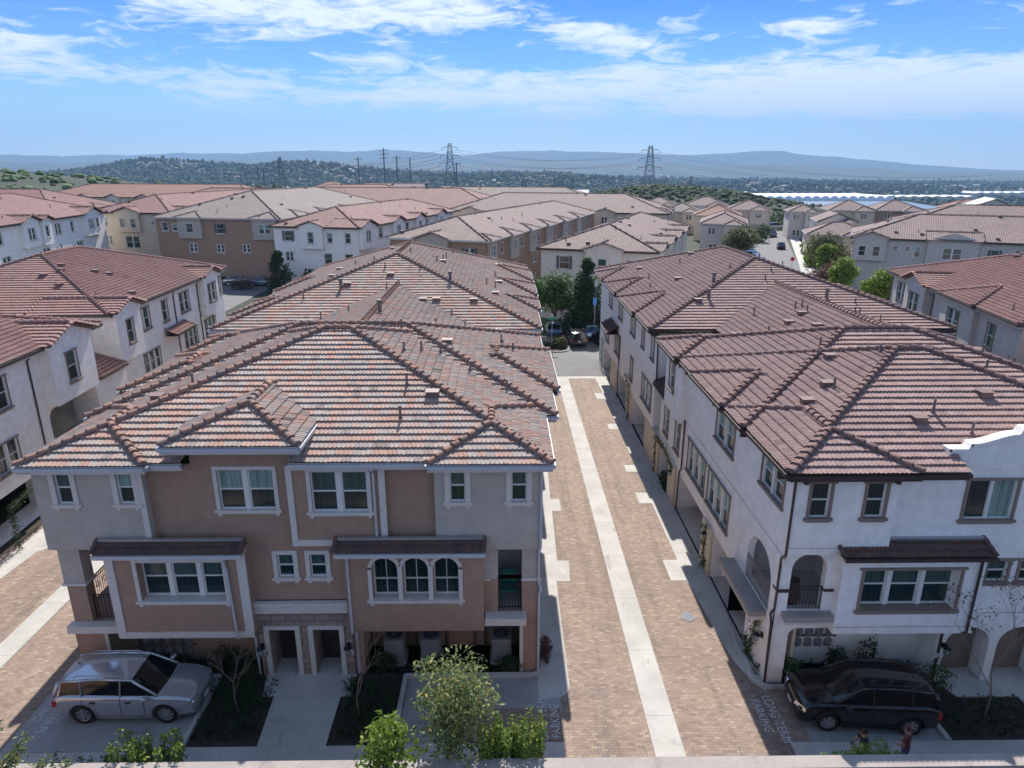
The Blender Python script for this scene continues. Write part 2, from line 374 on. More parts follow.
M['alloy'] = simple('wheel_alloy', (0.55, 0.55, 0.56), 0.3, 0.9, var=0)
M['steel'] = simple('galvanised_steel', (0.36, 0.37, 0.39), 0.45, 0.6, var=0.15)
M['steel_d'] = simple('weathered_tower_steel', (0.12, 0.13, 0.15), 0.6, 0.3, var=0.1)
M['black'] = simple('black_plastic', (0.012, 0.012, 0.013), 0.5, var=0)
M['cwin'] = simple('car_glass', (0.008, 0.01, 0.012), 0.06, var=0, spec=0.8)
M['lampglass'] = simple('lantern_glass', (0.35, 0.42, 0.42), 0.2, var=0)
M['red'] = simple('tail_lamp_red', (0.42, 0.02, 0.02), 0.2, var=0)
M['chrome'] = simple('headlamp_chrome', (0.62, 0.64, 0.66), 0.15, 0.8, var=0)
M['plate'] = simple('number_plate_white', (0.6, 0.6, 0.6), 0.5, var=0)
M['ac'] = simple('condenser_grey', (0.22, 0.225, 0.22), 0.55, 0.2, var=0.1)
M['signblue'] = simple('sign_blue', (0.02, 0.18, 0.55), 0.4, var=0)
M['signgreen'] = simple('sign_green', (0.02, 0.30, 0.22), 0.4, var=0)
M['signred'] = simple('sign_red', (0.5, 0.03, 0.03), 0.4, var=0)
M['terra'] = simple('terracotta_pot', (0.36, 0.15, 0.10), 0.8, var=0.1)
M['foam'] = simple('shutter_grey_green', (0.10, 0.11, 0.10), 0.6, var=0.1)
# ------------------------------------------------------------------ roofs
PITCH = 0.333
def tile_sheet(poly, ns=4, period=0.145, course=0.352, seed=0, amp=0.016, lip=0.066):
    """real S-tile relief for one planar slope; poly[0]->poly[1] is the eave. returns verts, faces, uvs"""
    P = [Vector(p) for p in poly]
    u = (P[1] - P[0]).normalized()
    n = u.cross(P[2] - P[0]).normalized()
    if n.z < 0: n = -n
    v = n.cross(u).normalized()
    if v.z < 0: v = -v
    us = [(p - P[0]).dot(u) for p in P]; vs = [(p - P[0]).dot(v) for p in P]
    u0, u1, vmax = min(us), max(us), max(vs)
    base = math.floor(P[0].dot(u) / period) * period - P[0].dot(u)
    k0 = math.floor((u0 - base) / period) - 1; k1 = math.ceil((u1 - base) / period) + 1
    nu = (k1 - k0) * ns + 1
    uu = base + k0 * period + np.arange(nu) * period / ns
    ph = (np.arange(nu) % ns) / ns * 2 * PI
    prof = amp * (np.cos(ph) + 0.25 * np.cos(2 * ph))
    nc = int(math.ceil(vmax / course)) + 1
    rows_v = []; rows_h = []; ids = []
    rs = np.random.RandomState(seed)
    for i in range(nc):
        rows_v += [i * course - 0.02, (i + 1) * course - 0.02]; rows_h += [lip + prof, 0.004 + prof * 0.9]
    nr = len(rows_v)
    pts = np.zeros((nr, nu, 3))
    U = np.array(u); V = np.array(v); N = np.array(n); O = np.array(P[0])
    jit = rs.randn(nc, nu // ns + 1) * 0.004
    for r in range(nr):
        j = np.repeat(jit[r // 2], ns)[:nu]
        pts[r] = O + np.outer(uu, U) + (rows_v[r] + j * (1 if r % 2 == 0 else 0))[:, None] * V + (rows_h[r] + j * 0.5)[:, None] * N
    me = bpy.data.meshes.new('t')
    R_, C_ = np.meshgrid(np.arange(nr - 1), np.arange(nu - 1), indexing='ij'); R_ = R_.ravel(); C_ = C_.ravel()
    F = np.stack([R_ * nu + C_, R_ * nu + C_ + 1, (R_ + 1) * nu + C_ + 1, (R_ + 1) * nu + C_], 1)
    me.vertices.add(nr * nu); me.vertices.foreach_set('co', pts.reshape(-1).astype(np.float32))
    me.loops.add(F.size); me.loops.foreach_set('vertex_index', F.ravel().astype(np.int32)); me.polygons.add(len(F)); me.polygons.foreach_set('loop_start', np.arange(0, F.size, 4, dtype=np.int32))
    me.polygons.foreach_set('use_smooth', np.zeros(len(F), dtype=bool)); me.update(calc_edges=True)
    uvl = me.uv_layers.new(name='UVMap'); tid = np.stack([k0 + C_ // (ns * 2) + seed * 37 + 0.5, np.where(R_ % 2 == 0, R_ // 2, (R_ + 1) // 2) + 0.5], 1).astype(np.float32)
    uvl.data.foreach_set('uv', np.repeat(tid, 4, axis=0).ravel())
    bm = bmesh.new(); bm.from_mesh(me)
    for i in range(len(P)):
        if i == 0: continue
        a = P[i]; b = P[(i + 1) % len(P)]
        e = (b - a).normalized(); no = e.cross(n)
        cen = sum(P, Vector()) / len(P)
        if (cen - a).dot(no) > 0: no = -no
        bmesh.ops.bisect_plane(bm, geom=bm.verts[:] + bm.edges[:] + bm.faces[:], plane_co=a + no * 0.01, plane_no=no, clear_outer=True)
    bm.to_mesh(me); bm.free()
    return me
SEED = [1]
class Roof:
    """collects slopes, ridge caps, eaves of one building"""
    def __init__(s, detail=2, caps=True): s.t = MB(); s.c = MB(); s.g = MB(); s.det = detail; s.gw = MB(); s.cap = caps; s.sheets = []; s.cut = []; s.skip = []; s.lines = []
    def slope(s, poly):
        SEED[0] += 1
        if s.det == 0:
            P = [Vector(p) for p in poly]; u = (P[1] - P[0]).normalized(); n = u.cross(P[2] - P[0]).normalized()
            if n.z < 0: n = -n
            v = n.cross(u).normalized(); v = -v if v.z < 0 else v
            s.t.face(poly, 0, [((p - P[0]).dot(u) / 0.29 + SEED[0] * 40, (p - P[0]).dot(v) / 0.352) for p in P])
            q = [p - n * 0.12 for p in P]
            s.t.face([q[1], q[0], P[0], P[1]], 0)
        else:
            s.sheets.append(tile_sheet(poly, seed=SEED[0]))
            # underlay so that the roof has a body
            if not s.cut: s.t.face([tuple(Vector(p) - Vector((0, 0, 0.05))) for p in poly], 0)
    def caps(s, a, b):
        if not s.cap: return
        a = Vector(a); b = Vector(b); L = (b - a).length; n = max(1, int(L / (0.36 if s.det else 1.2))); d = (b - a) / n
        r = 0.14 if s.det else 0.12
        up = Vector((0, 0, 0.035)); cm = s.c if not s.det else MB()
        if s.det: s.lines.append(cm)
        for i in range(n):
            p = a + d * i; q = a + d * (i + 1.12)
            cm.tube(p + up * 2.0, q + up * 0.7, r, r * 0.74, 8 if s.det == 2 else 5, 0, True, True, (i + SEED[0] * 13 + 0.5, 77.5))
    def gutter(s, a, b, ov=0.0):
        a = Vector(a); b = Vector(b); e = (b - a); L = e.length
        if L < 0.05: return
        for (ax, cst, lo, hi) in s.skip:
            i = 0 if ax == 'x' else 1
            if abs(e[1 - i]) < 1e-4 and abs(a[1 - i] - cst) < .05 and min(a[i], b[i]) < lo and max(a[i], b[i]) > hi and abs(a.z - s.skz) < .005:
                p, q = (lo, hi) if a[i] < b[i] else (hi, lo)
                m0 = a.copy(); m0[i] = p; m1 = a.copy(); m1[i] = q
                s.gutter(a, m0); s.gutter(m1, b); return
        e.normalize(); nrm = Vector((e.y, -e.x, 0))
        T = Matrix((( e.x, -nrm.x, 0, a.x), (e.y, -nrm.y, 0, a.y), (0, 0, 1, a.z), (0, 0, 0, 1)))
        s.g.box(0, L, 0.02, 0.06, -0.27, -0.02, 0, T)          # fascia
        s.g.box(0, L, -0.09, 0.017, -0.15, -0.035, 1, T)         # gutter trough
        s.g.box(0, L, 0.063, 0.46, -0.25 - 0.001 * (SEED[0] % 7), -0.225, 0, T)
    def hip(s, x0, x1, y0, y1, ze=8.65, pitch=PITCH, gut='SENW', ends='hh'):
        """hip roof on a rectangle; ends: h hip, g gable for the low and the high end of the long axis"""
        w, l = x1 - x0, y1 - y0
        A, B, C, D = (x0, y0, ze), (x1, y0, ze), (x1, y1, ze), (x0, y1, ze)
        if w <= l:
            r = w / 2; zt = ze + r * pitch; xc = (x0 + x1) / 2
            p = (xc, y0 + (r if ends[0] == 'h' else 0), zt); q = (xc, y1 - (r if ends[1] == 'h' else 0), zt)
            if ends[0] == 'h': s.slope([A, B, p])
            if ends[1] == 'h': s.slope([C, D, q])
            s.slope([B, C, q, p]); s.slope([D, A, p, q])
            L = [(p, q)] + [(A, p), (B, p)] + [(C, q), (D, q)]
        else:
            r = l / 2; zt = ze + r * pitch; yc = (y0 + y1) / 2
            p = (x0 + (r if ends[0] == 'h' else 0), yc, zt); q = (x1 - (r if ends[1] == 'h' else 0), yc, zt)
            if ends[0] == 'h': s.slope([D, A, p])
            if ends[1] == 'h': s.slope([B, C, q])
            s.slope([A, B, q, p]); s.slope([C, D, p, q])
            L = [(p, q)] + [(A, p), (D, p)] + [(B, q), (C, q)]
        for a, b in L:
            if (Vector(a) - Vector(b)).length > 0.3: s.caps(a, b)
        if 'S' in gut and not (w <= l and ends[0] == 'g'): s.gutter(A, B)
        if 'E' in gut and not (w > l and ends[1] == 'g'): s.gutter(B, C)
        if 'N' in gut and not (w <= l and ends[1] == 'g'): s.gutter(C, D)
        if 'W' in gut and not (w > l and ends[0] == 'g'): s.gutter(D, A)
        return p, q
    def build(s, parent, tile, fascia, gut, capmat=None):
        rf = s.t.build('roof', M[tile], parent, uv=True)
        if s.sheets:
            o = off_of(parent); bm = bmesh.new(); bm.from_mesh(rf.data)
            for me in s.sheets:
                me.transform(Matrix.Translation(-o)); bm.from_mesh(me); bpy.data.meshes.remove(me)
            for (x0, x1, y0, y1) in s.cut:
                for (pc, pn) in (((x0, 0, 0), (1, 0, 0)), ((x1, 0, 0), (1, 0, 0)), ((0, y1, 0), (0, 1, 0))):
                    q = Vector(pc) - o
                    near = [f for f in bm.faces if x0 - 1 < f.calc_center_median().x + o.x < x1 + 1 and f.calc_center_median().y + o.y < y1 + 1 and f.calc_center_median().z + o.z < 9.25]
                    gm = set(near); [gm.update(f.edges) for f in near]; [gm.update(f.verts) for f in near]
                    bmesh.ops.bisect_plane(bm, geom=list(gm), plane_co=q, plane_no=pn)
                kill = [f for f in bm.faces if x0 < f.calc_center_median().x + o.x < x1 and y0 < f.calc_center_median().y + o.y < y1 and f.calc_center_median().z + o.z < 9.25]
                bmesh.ops.delete(bm, geom=kill, context='FACES')
            bm.to_mesh(rf.data); bm.free()
        if s.c.f: s.c.build('ridge_tiles', capmat or M[tile], rf, uv=True, smooth=False).location = (0, 0, 0)
        for ln in s.lines: ln.build('ridge_tiles', capmat or M[tile], rf, uv=True)
        if s.g.f: s.g.build('gutter', [M[fascia], M[gut]], rf)
        return rf
# child meshes of a roof share its building's frame
_old_off = off_of
def off_of(parent):
    while parent is not None:
        if parent.name in OFF: return OFF[parent.name]
        parent = parent.parent
    return Vector((0, 0, 0))

def roof_bits(roof, pts, pipes=True):
    """small vents and pipes; pts = (x, y, z, kind)"""
    for (x, y, z, k) in pts:
        b = MB()
        if k == 'p':
            h = 0.34 + 0.2 * ((x * 7.3 + y * 3.1) % 1)
            b.tube((x, y, z - 0.05), (x, y, z + h), 0.045, 0.045, 7); b.tube((x, y, z - 0.05), (x, y, z + 0.1), 0.11, 0.06, 8)
            b.build('vent_pipe', M['pipe'], roof)
        elif k == 'v':
            b.box(x - 0.2, x + 0.2, y - 0.17, y + 0.17, z - 0.05, z + 0.17)
            b.box(x - 0.25, x + 0.25, y - 0.22, y + 0.22, z + 0.172, z + 0.20)
            b.build('roof_vent', M['vent'], roof)
        elif k == 'c':
            b.tube((x, y, z - 0.1), (x, y, z + 0.55), 0.10, 0.10, 10); b.tube((x, y, z + 0.55), (x, y, z + 0.68), 0.17, 0.13, 10)
            b.build('flue_cap', M['pipe'], roof)

# ------------------------------------------------------------------ windows and walls
WIN = {}
A_REF = [None]
def window_set(w, h, n=1, kind='hung', trim='trim', bl='u', sill=True, head=False, tw=0.13, shut=False, arch=False, rec=0.0):
    """meshes in a local frame: x along the wall, -y outwards, z up; origin bottom centre on the wall plane"""
    key = (round(w, 2), round(h, 2), n, kind, trim, bl, sill, head, tw, shut, arch, rec)
    if key in WIN: return WIN[key]
    fr = MB(); pn = MB(); tr = MB(); si = MB(); sh = MB()
    D = 0.09                                  # how deep the sash sits
    mull = 0.16 if n > 1 and kind == 'hung' else 0.05
    uw = (w - mull * (n - 1)) / n
    for k in range(n):
        a = -w / 2 + k * (uw + mull); b = a + uw; f = 0.045
        if arch:
            m = 10; r = uw / 2; zc = h - r; cx = (a + b) / 2
            arc = [(cx - r * math.cos(PI * i / m), zc + r * math.sin(PI * i / m)) for i in range(m + 1)]
            inn = [(cx - (r - f) * math.cos(PI * i / m), zc + (r - f) * math.sin(PI * i / m)) for i in range(m + 1)]
            for i in range(m):
                fr.face([(arc[i][0], D - 0.03, arc[i][1]), (inn[i][0], D - 0.03, inn[i][1]), (inn[i + 1][0], D - 0.03, inn[i + 1][1]), (arc[i + 1][0], D - 0.03, arc[i + 1][1])])
                fr.face([(inn[i][0], D - 0.03, inn[i][1]), (inn[i][0], D + 0.04, inn[i][1]), (inn[i + 1][0], D + 0.04, inn[i + 1][1]), (inn[i + 1][0], D - 0.03, inn[i + 1][1])])
            pn.face([(p[0], D + 0.02, p[1]) for p in inn][::-1] , 0)
            fr.box(a, a + f, D - 0.03, D + 0.04, 0, zc); fr.box(b - f, b, D - 0.03, D + 0.04, 0, zc)
            fr.box(a + f, b - f, D - 0.03, D + 0.04, 0, f)
            fr.box(a + f, b - f, D - 0.025, D + 0.03, h * 0.36, h * 0.36 + 0.045)
            fr.box(cx - 0.012, cx + 0.012, D - 0.01, D + 0.02, f, zc + (r - f) * 0.97)
            pn.face([(a + f, D + 0.021, f), (b - f, D + 0.021, f), (b - f, D + 0.021, zc), (a + f, D + 0.021, zc)], 0)
        else:
            fr.box(a, a + f, D - 0.03, D + 0.04, 0, h); fr.box(b - f, b, D - 0.03, D + 0.04, 0, h)
            fr.box(a + f, b - f, D - 0.03, D + 0.04, 0, f); fr.box(a + f, b - f, D - 0.03, D + 0.04, h - f, h)
            if kind == 'slide':
                pn.face([(a + f, D + 0.02, f), (b - f, D + 0.02, f), (b - f, D + 0.02, h - f), (a + f, D + 0.02, h - f)], 0 if k == 0 else 1)
            else:
                zm = h * 0.5
                fr.box(a + f, b - f, D - 0.025, D + 0.03, zm - 0.025, zm + 0.025)
                if uw > 0.45: pass
                pn.face([(a + f, D + 0.01, zm), (b - f, D + 0.01, zm), (b - f, D + 0.01, h - f), (a + f, D + 0.01, h - f)], 1)
                pn.face([(a + f, D + 0.025, f), (b - f, D + 0.025, f), (b - f, D + 0.025, zm), (a + f, D + 0.025, zm)], 0)
        if k < n - 1 and mull > 0.1: fr.box(b, b + mull, 0.0, D + 0.04, 0, h - (uw / 2 if arch else 0))
        elif k < n - 1: fr.box(b, b + mull, D - 0.04, D + 0.04, 0, h)
    if shut:
        for sx in (-1, 1):
            x0 = sx * (w / 2 + 0.03); x1 = sx * (w / 2 + 0.36); sh.box(min(x0, x1), max(x0, x1), -0.06, -0.005, -0.03, h + 0.03)
            for i in range(9): sh.box(min(x0, x1) + 0.04, max(x0, x1) - 0.04, -0.075, -0.06, 0.03 + i * h / 9, 0.03 + i * h / 9 + h / 16)
    if trim:
        o = 0.045
        hw = w / 2
        if not shut and not arch:
            tr.box(-hw - tw, -hw, -o, -0.003, 0, h); tr.box(hw, hw + tw, -o, -0.003, 0, h)
            tr.box(-hw - tw - (0.08 if head else 0), hw + tw + (0.08 if head else 0), -o - (0.03 if head else 0), -0.003, h, h + tw * (0.8 if head else 1))
        if arch:
            tr.box(-hw - tw, -hw, -o, -0.003, 0, h - 0.38); tr.box(hw, hw + tw, -o, -0.003, 0, h - 0.38)
            m = 10
            for k in range(n - 1): tr.box(-w / 2 + k * (uw + mull) + uw, -w / 2 + (k + 1) * (uw + mull), -o - .003, 0.0, 0, h - uw / 2 + .12)
            for k in range(n):
                a = -w / 2 + k * (uw + mull); cx = a + uw / 2; zc = h - uw / 2
                ri, ro = uw / 2, uw / 2 + tw
                for i in range(m):
                    t0, t1 = PI * i / m, PI * (i + 1) / m
                    P = lambda r, t, y: (cx - r * math.cos(t), y, zc + r * math.sin(t))
                    tr.face([P(ri, t0, -o), P(ri, t1, -o), P(ro, t1, -o), P(ro, t0, -o)][::-1])
                    tr.face([P(ro, t0, -o), P(ro, t1, -o), P(ro, t1, 0), P(ro, t0, 0)][::-1]); tr.face([P(ri, t0, -o), P(ri, t1, -o), P(ri, t1, D), P(ri, t0, D)])
        if sill:
            si.box(-hw - tw - 0.07, hw + tw + 0.07, -0.10, -0.004, -0.09, 0)
            si.box(-hw - tw, hw + tw, -0.06, -0.004, -0.15, -0.09)
            si.box(-hw, hw, -0.004, D - 0.03 + rec, -0.03, 0.004)
            if trim == 'trim' and w > 0.5:
                for sx in (-1, 1): si.box(sx * (hw + tw * 0.3) - 0.06, sx * (hw + tw * 0.3) + 0.06, -0.05, -0.004, -0.23, -0.15)
    if rec:
        for mb in (tr, si): mb.v = [(v[0], v[1] - rec, v[2]) for v in mb.v]
    mats = {'u': [M['glass'], M['glass_u']], 'b': [M['glass'], M['glass_b']], 'd': [M['glass'], M['glass']]}[bl]
    res = []
    for nm, mb, mt in (('window', fr, [M['vinyl']]), ('pane', pn, mats), ('trim', tr, [M[trim or 'trim']]), ('sill', si, [M[trim or 'trim']]), ('shutters', sh, [M['foam']])):
        if not mb.f: continue
        o = mb.build(nm, mt); me = o.data; bpy.data.objects.remove(o); res.append((nm, me))
    WIN[key] = res
    return res
WR = random.Random(99)
def put_window(parent, P, ang, name='window', **k):
    if k.get('bl', 'u') == 'u' and parent is not A_REF[0]: k['bl'] = WR.choice('uuuubddu')
    res = window_set(**k); off = off_of(parent)
    root = bpy.data.objects.new(name, res[0][1]); COL.objects.link(root); root.parent = parent
    root.location = Vector(P) - off; root.rotation_euler = (0, 0, ang)
    for nm, me in res[1:]:
        c = bpy.data.objects.new(nm, me); COL.objects.link(c); c.parent = root
    return root

def wall_panel(b, P, ang, L, z0, z1, holes=(), mi=0, thick=None):
    """a wall face from P along direction ang; holes = (u0,u1,z0,z1,depth,arch). outward is to the right of the direction"""
    P = Vector((P[0], P[1], 0)); U = Vector((math.cos(ang), math.sin(ang), 0)); N = Vector((U.y, -U.x, 0))
    W = lambda u, z, d=0: P + U * u - N * d + Vector((0, 0, z))
    us = sorted(set([0, L] + [h[0] for h in holes] + [h[1] for h in holes])); us = [x for x in us if 0 <= x <= L]
    zs = sorted(set([z0, z1] + [h[2] for h in holes] + [h[3] for h in holes])); zs = [x for x in zs if z0 <= x <= z1]
    for i in range(len(us) - 1):
        for j in range(len(zs) - 1):
            cu = (us[i] + us[i + 1]) / 2; cz = (zs[j] + zs[j + 1]) / 2
            if any(h[0] < cu < h[1] and h[2] < cz < h[3] for h in holes): continue
            b.face([W(us[i], zs[j]), W(us[i + 1], zs[j]), W(us[i + 1], zs[j + 1]), W(us[i], zs[j + 1])], mi)
    for h in holes:
        a, c, e, g, d = h[:5]; arch = h[5] if len(h) > 5 else 0
        if arch:
            r = arch if arch is not True else (c - a) / 2
            m = 8
            for side in (0, 1):
                cx = a + r if side == 0 else c - r
                arc = [((cx - r * math.cos(PI / 2 * i / m)) if side == 0 else (cx + r * math.cos(PI / 2 * i / m)), g - r + r * math.sin(PI / 2 * i / m)) for i in range(m + 1)]
                cor = (a, g) if side == 0 else (c, g)
                for i in range(m):
                    t = [W(*cor), W(*arc[i]), W(*arc[i + 1])]
                    b.face(t if side == 0 else t[::-1], mi)
                    q = [W(*arc[i]), W(*arc[i], d), W(*arc[i + 1], d), W(*arc[i + 1])]
                    b.face(q if side == 1 else q[::-1], mi)
            zt = g - r
            if c - a > 2 * r + 0.01: b.face([W(a + r, g), W(c - r, g), W(c - r, g, d), W(a + r, g, d)], mi)
        else:
            zt = g; b.face([W(a, g), W(c, g), W(c, g, d), W(a, g, d)], mi)
        b.face([W(a, e, d), W(a, e), W(a, zt), W(a, zt, d)], mi); b.face([W(c, e), W(c, e, d), W(c, zt, d), W(c, zt)], mi)
        b.face([W(a, e), W(a, e, d), W(c, e, d), W(c, e)], mi)
def facade(b, parent, P, ang, L, z0, z1, wins=(), holes=(), mi=0):
    """wall with windows; win = dict(u=centre, z=bottom, w, h, rec=extra recess, ...window options)"""
    hs = list(holes)
    U = Vector((math.cos(ang), math.sin(ang), 0)); N = Vector((U.y, -U.x, 0))
    for w in wins:
        w = dict(w); u = w.pop('u'); z = w.pop('z'); rec = w.pop('rec', 0.0)
        ar = w.get('arch', False)
        n = w.get('n', 1)
        if ar:
            mull = 0.16; uw = (w['w'] - mull * (n - 1)) / n
            [hs.append((u - w['w'] / 2 + k_ * (uw + mull), u - w['w'] / 2 + k_ * (uw + mull) + uw, z, z + w['h'], 0.13 + rec, True)) for k_ in range(n)]
        else: hs.append((u - w['w'] / 2, u + w['w'] / 2, z, z + w['h'], 0.13 + rec))
        p = Vector((P[0], P[1], 0)) + U * u - N * rec + Vector((0, 0, z))
        put_window(parent, p, ang, rec=rec, **w)
    wall_panel(b, P, ang, L, z0, z1, hs, mi)
def awning(parent, P, ang, L, z, depth=0.5, drop=0.27, tile='tile_dark', gut='gut_w', brackets=True):
    """a small tiled pent roof on a wall: P = start of its top line"""
    U = Vector((math.cos(ang), math.sin(ang), 0)); N = Vector((U.y, -U.x, 0)); P = Vector((P[0], P[1], z))
    a = P + N * depth - Vector((0, 0, drop)); b_ = a + U * L; c = P + U * L; r = Roof(1)
    SEED[0] += 1
    r.sheets.append(tile_sheet([a, b_, c, P], seed=SEED[0], course=0.3))
    dz = Vector((0, 0, 0.07))
    for q in ([a - dz, P - dz, P], [b_ - dz, c - dz, c]): pass
    r.t.face([a - dz, b_ - dz, c - dz, P - dz]); r.t.face([a - dz, a, P, P - dz]); r.t.face([b_ - dz, c - dz, c, b_])
    ob = r.t.build('awning_roof', M[tile], parent, uv=True); bm = bmesh.new(); bm.from_mesh(ob.data); me = r.sheets[0]; me.transform(Matrix.Translation(-off_of(parent))); bm.from_mesh(me); bm.to_mesh(ob.data); bm.free()
    g = MB(); T = Matrix(((U.x, -N.x, 0, a.x), (U.y, -N.y, 0, a.y), (0, 0, 1, a.z), (0, 0, 0, 1)))
    g.box(-0.03, L + 0.03, -0.10, 0.02, -0.13, 0.0, 1, T); g.box(0, L, 0.03, depth - 0.01, -0.13, -0.09, 0, T)
    g.box(0, L, depth - 0.12, depth - 0.004, drop + 0.005, drop + 0.09, 2, T)
    g.build('gutter', [M['trim'] if gut == 'gut_w' else M['wood_d'], M[gut], M['flash']], ob)
    e = MB()
    for t in (-0.06, L - 0.02):
        p0 = a + U * t; p1 = P + U * t
        for i in range(3):
            f0 = p0 + (p1 - p0) * (i / 3); f1 = p0 + (p1 - p0) * ((i + 1.1) / 3); e.tube(f0 + Vector((0, 0, .05)), f1 + Vector((0, 0, .04)), 0.09, 0.075, 7, 0, True, True, (i + .5, 77.5))
    e.build('verge_tiles', M[tile], ob, uv=True)
    return ob
def downspout(parent, pts, mat='gut_w', r=0.045):
    b = MB(); b.path(pts, r, 6); b.build('downspout', M[mat], parent)
def railing(parent, P, ang, L, z, h=0.95, step=0.11, bars=True, scroll=False, mat='iron'):
    b = MB(); U = Vector((math.cos(ang), math.sin(ang), 0)); P = Vector((P[0], P[1], z)); up = Vector((0, 0, 1))
    b.tube(P + up * h, P + U * L + up * h, 0.024, n=5); b.tube(P + up * 0.08, P + U * L + up * 0.08, 0.018, n=5); b.tube(P + up * (h - 0.12), P + U * L + up * (h - 0.12), 0.014, n=5)
    n = max(1, int(L / step))
    for i in range(n + 1):
        q = P + U * (L * i / n); b.tube(q, q + up * h, 0.011 if i % n else 0.022, n=4)
    if scroll:
        k = max(1, int(L / 0.35))
        for i in range(k):
            c = P + U * (L * (i + .5) / k) + up * (h * 0.5)
            pts = [c + U * (0.13 * math.cos(t) * (1 - t / 9)) + up * (0.2 * math.sin(t) * (1 - t / 9)) for t in [j * 0.6 for j in range(13)]]
            b.path(pts, 0.012, 4)
    return b.build('railing', M[mat], parent)
def wall_light(parent, x, y, z, nx=0, ny=-1):
    b = MB(); b.box(x - 0.05, x + 0.05, y - 0.05, y + 0.05, z, z + 0.18)
    cx, cy = x + nx * 0.2, y + ny * 0.2
    b.tube((x, y, z + 0.2), (cx, cy, z + 0.28), 0.018, n=5)
    b.lathe((cx, cy, z - 0.12), [(0.0, 0.36), (0.05, 0.33), (0.14, 0.26), (0.14, 0.24), (0.02, 0.25)], 8)
    b.lathe((cx, cy, z - 0.12), [(0.0, -0.04), (0.05, -0.02), (0.07, 0.0), (0.0, 0.02)], 8)
    for i in range(4):
        t = PI / 4 + i * PI / 2; b.tube((cx + 0.07 * math.cos(t), cy + 0.07 * math.sin(t), z - 0.12), (cx + 0.11 * math.cos(t), cy + 0.11 * math.sin(t), z + 0.13), 0.01, n=4)
    o = b.build('wall_lantern', M['iron'], parent)
    g = MB(); g.lathe((cx, cy, z - 0.12), [(0.0, 0.0), (0.06, 0.0), (0.10, 0.24), (0.0, 0.245)], 8); g.build('glass', M['lampglass'], o)
    return o
def shrub_mb(c, r, n, size, seed, flat=1.0, shell=0.35):
    rs = np.random.RandomState(seed); out = MB(); c = np.array(c, float)
    d = rs.randn(n, 3); d /= np.linalg.norm(d, axis=1)[:, None]
    rad = (shell + (1 - shell) * rs.rand(n) ** 0.5)
    lump = 1 + 0.22 * np.sin(d[:, 0] * 5 + seed) * np.cos(d[:, 1] * 4 + seed * 2) + 0.15 * np.sin(d[:, 2] * 7)
    p = d * (rad * lump)[:, None] * np.array(r)
    leafs(out, c + p, size, rs, d)
    return out
def leafs(out, pos, size, rs, nrm=None):
    n = len(pos)
    a = rs.randn(n, 3)
    if nrm is not None: a = a * 0.9 + nrm * 0.8 + np.array([0, 0, 0.5])
    a /= np.linalg.norm(a, axis=1)[:, None]
    b = rs.randn(n, 3); u = np.cross(a, b); u /= np.linalg.norm(u, axis=1)[:, None]; w = np.cross(a, u)
    s = size * (0.6 + 0.8 * rs.rand(n))[:, None]
    q = np.stack([pos - u * s, pos + w * s * 0.42 + a * s * 0.12, pos + u * s, pos - w * s * 0.42 + a * s * 0.12], 1).reshape(-1, 3)
    k = len(out.v)
    out.v += [tuple(x) for x in q]
    out.f += [(k + 4 * i, k + 4 * i + 1, k + 4 * i + 2, k + 4 * i + 3) for i in range(n)]
    out.m += [0] * n; out.uv += [[(0, 0)] * 4] * n
# ------------------------------------------------------------------ wall helpers for axis aligned faces
def side(b, parent, x, y0, y1, z0, z1, wins=(), holes=(), s=1, mi=0):
    """wall in the plane x, facing +x (s=1) or -x (s=-1); wins have y = centre"""
    def cu(y): return (y - y0) if s == 1 else (y1 - y)
    ws = []
    for w in wins:
        w = dict(w); w['u'] = cu(w.pop('y')); ws.append(w)
    hs = []
    for h in holes:
        a, c = cu(h[0]), cu(h[1]); hs.append((min(a, c), max(a, c)) + tuple(h[2:]))
    facade(b, parent, (x, y0 if s == 1 else y1), PI / 2 if s == 1 else -PI / 2, y1 - y0, z0, z1, ws, hs, mi)
def front(b, parent, y, x0, x1, z0, z1, wins=(), holes=(), mi=0):
    ws = []
    for w in wins:
        w = dict(w); w['u'] = w.pop('x') - x0; ws.append(w)
    facade(b, parent, (x0, y), 0.0, x1 - x0, z0, z1, ws, [(h[0] - x0, h[1] - x0) + tuple(h[2:]) for h in holes], mi)
def W(c, z, w, h, **k):
    d = dict(z=z, w=w, h=h); d.update(k); return d
def zroof(rects, x, y):
    z = -1
    for (x0, x1, y0, y1, ze) in rects:
        if x0 < x < x1 and y0 < y < y1: z = max(z, ze + PITCH * min(x - x0, x1 - x, y - y0, y1 - y))
    return z
def scatter_vents(roof, rects, n, seed, xr, yr, extra=()):
    rs = random.Random(seed); pts = []
    for i in range(n):
        x = rs.uniform(*xr); y = rs.uniform(*yr); z = zroof(rects, x, y)
        if z > 0: pts.append((x, y, z, rs.choice('ppvvp')))
    for (x, y, k) in extra: pts.append((x, y, zroof(rects, x, y), k))
    roof_bits(roof, pts)
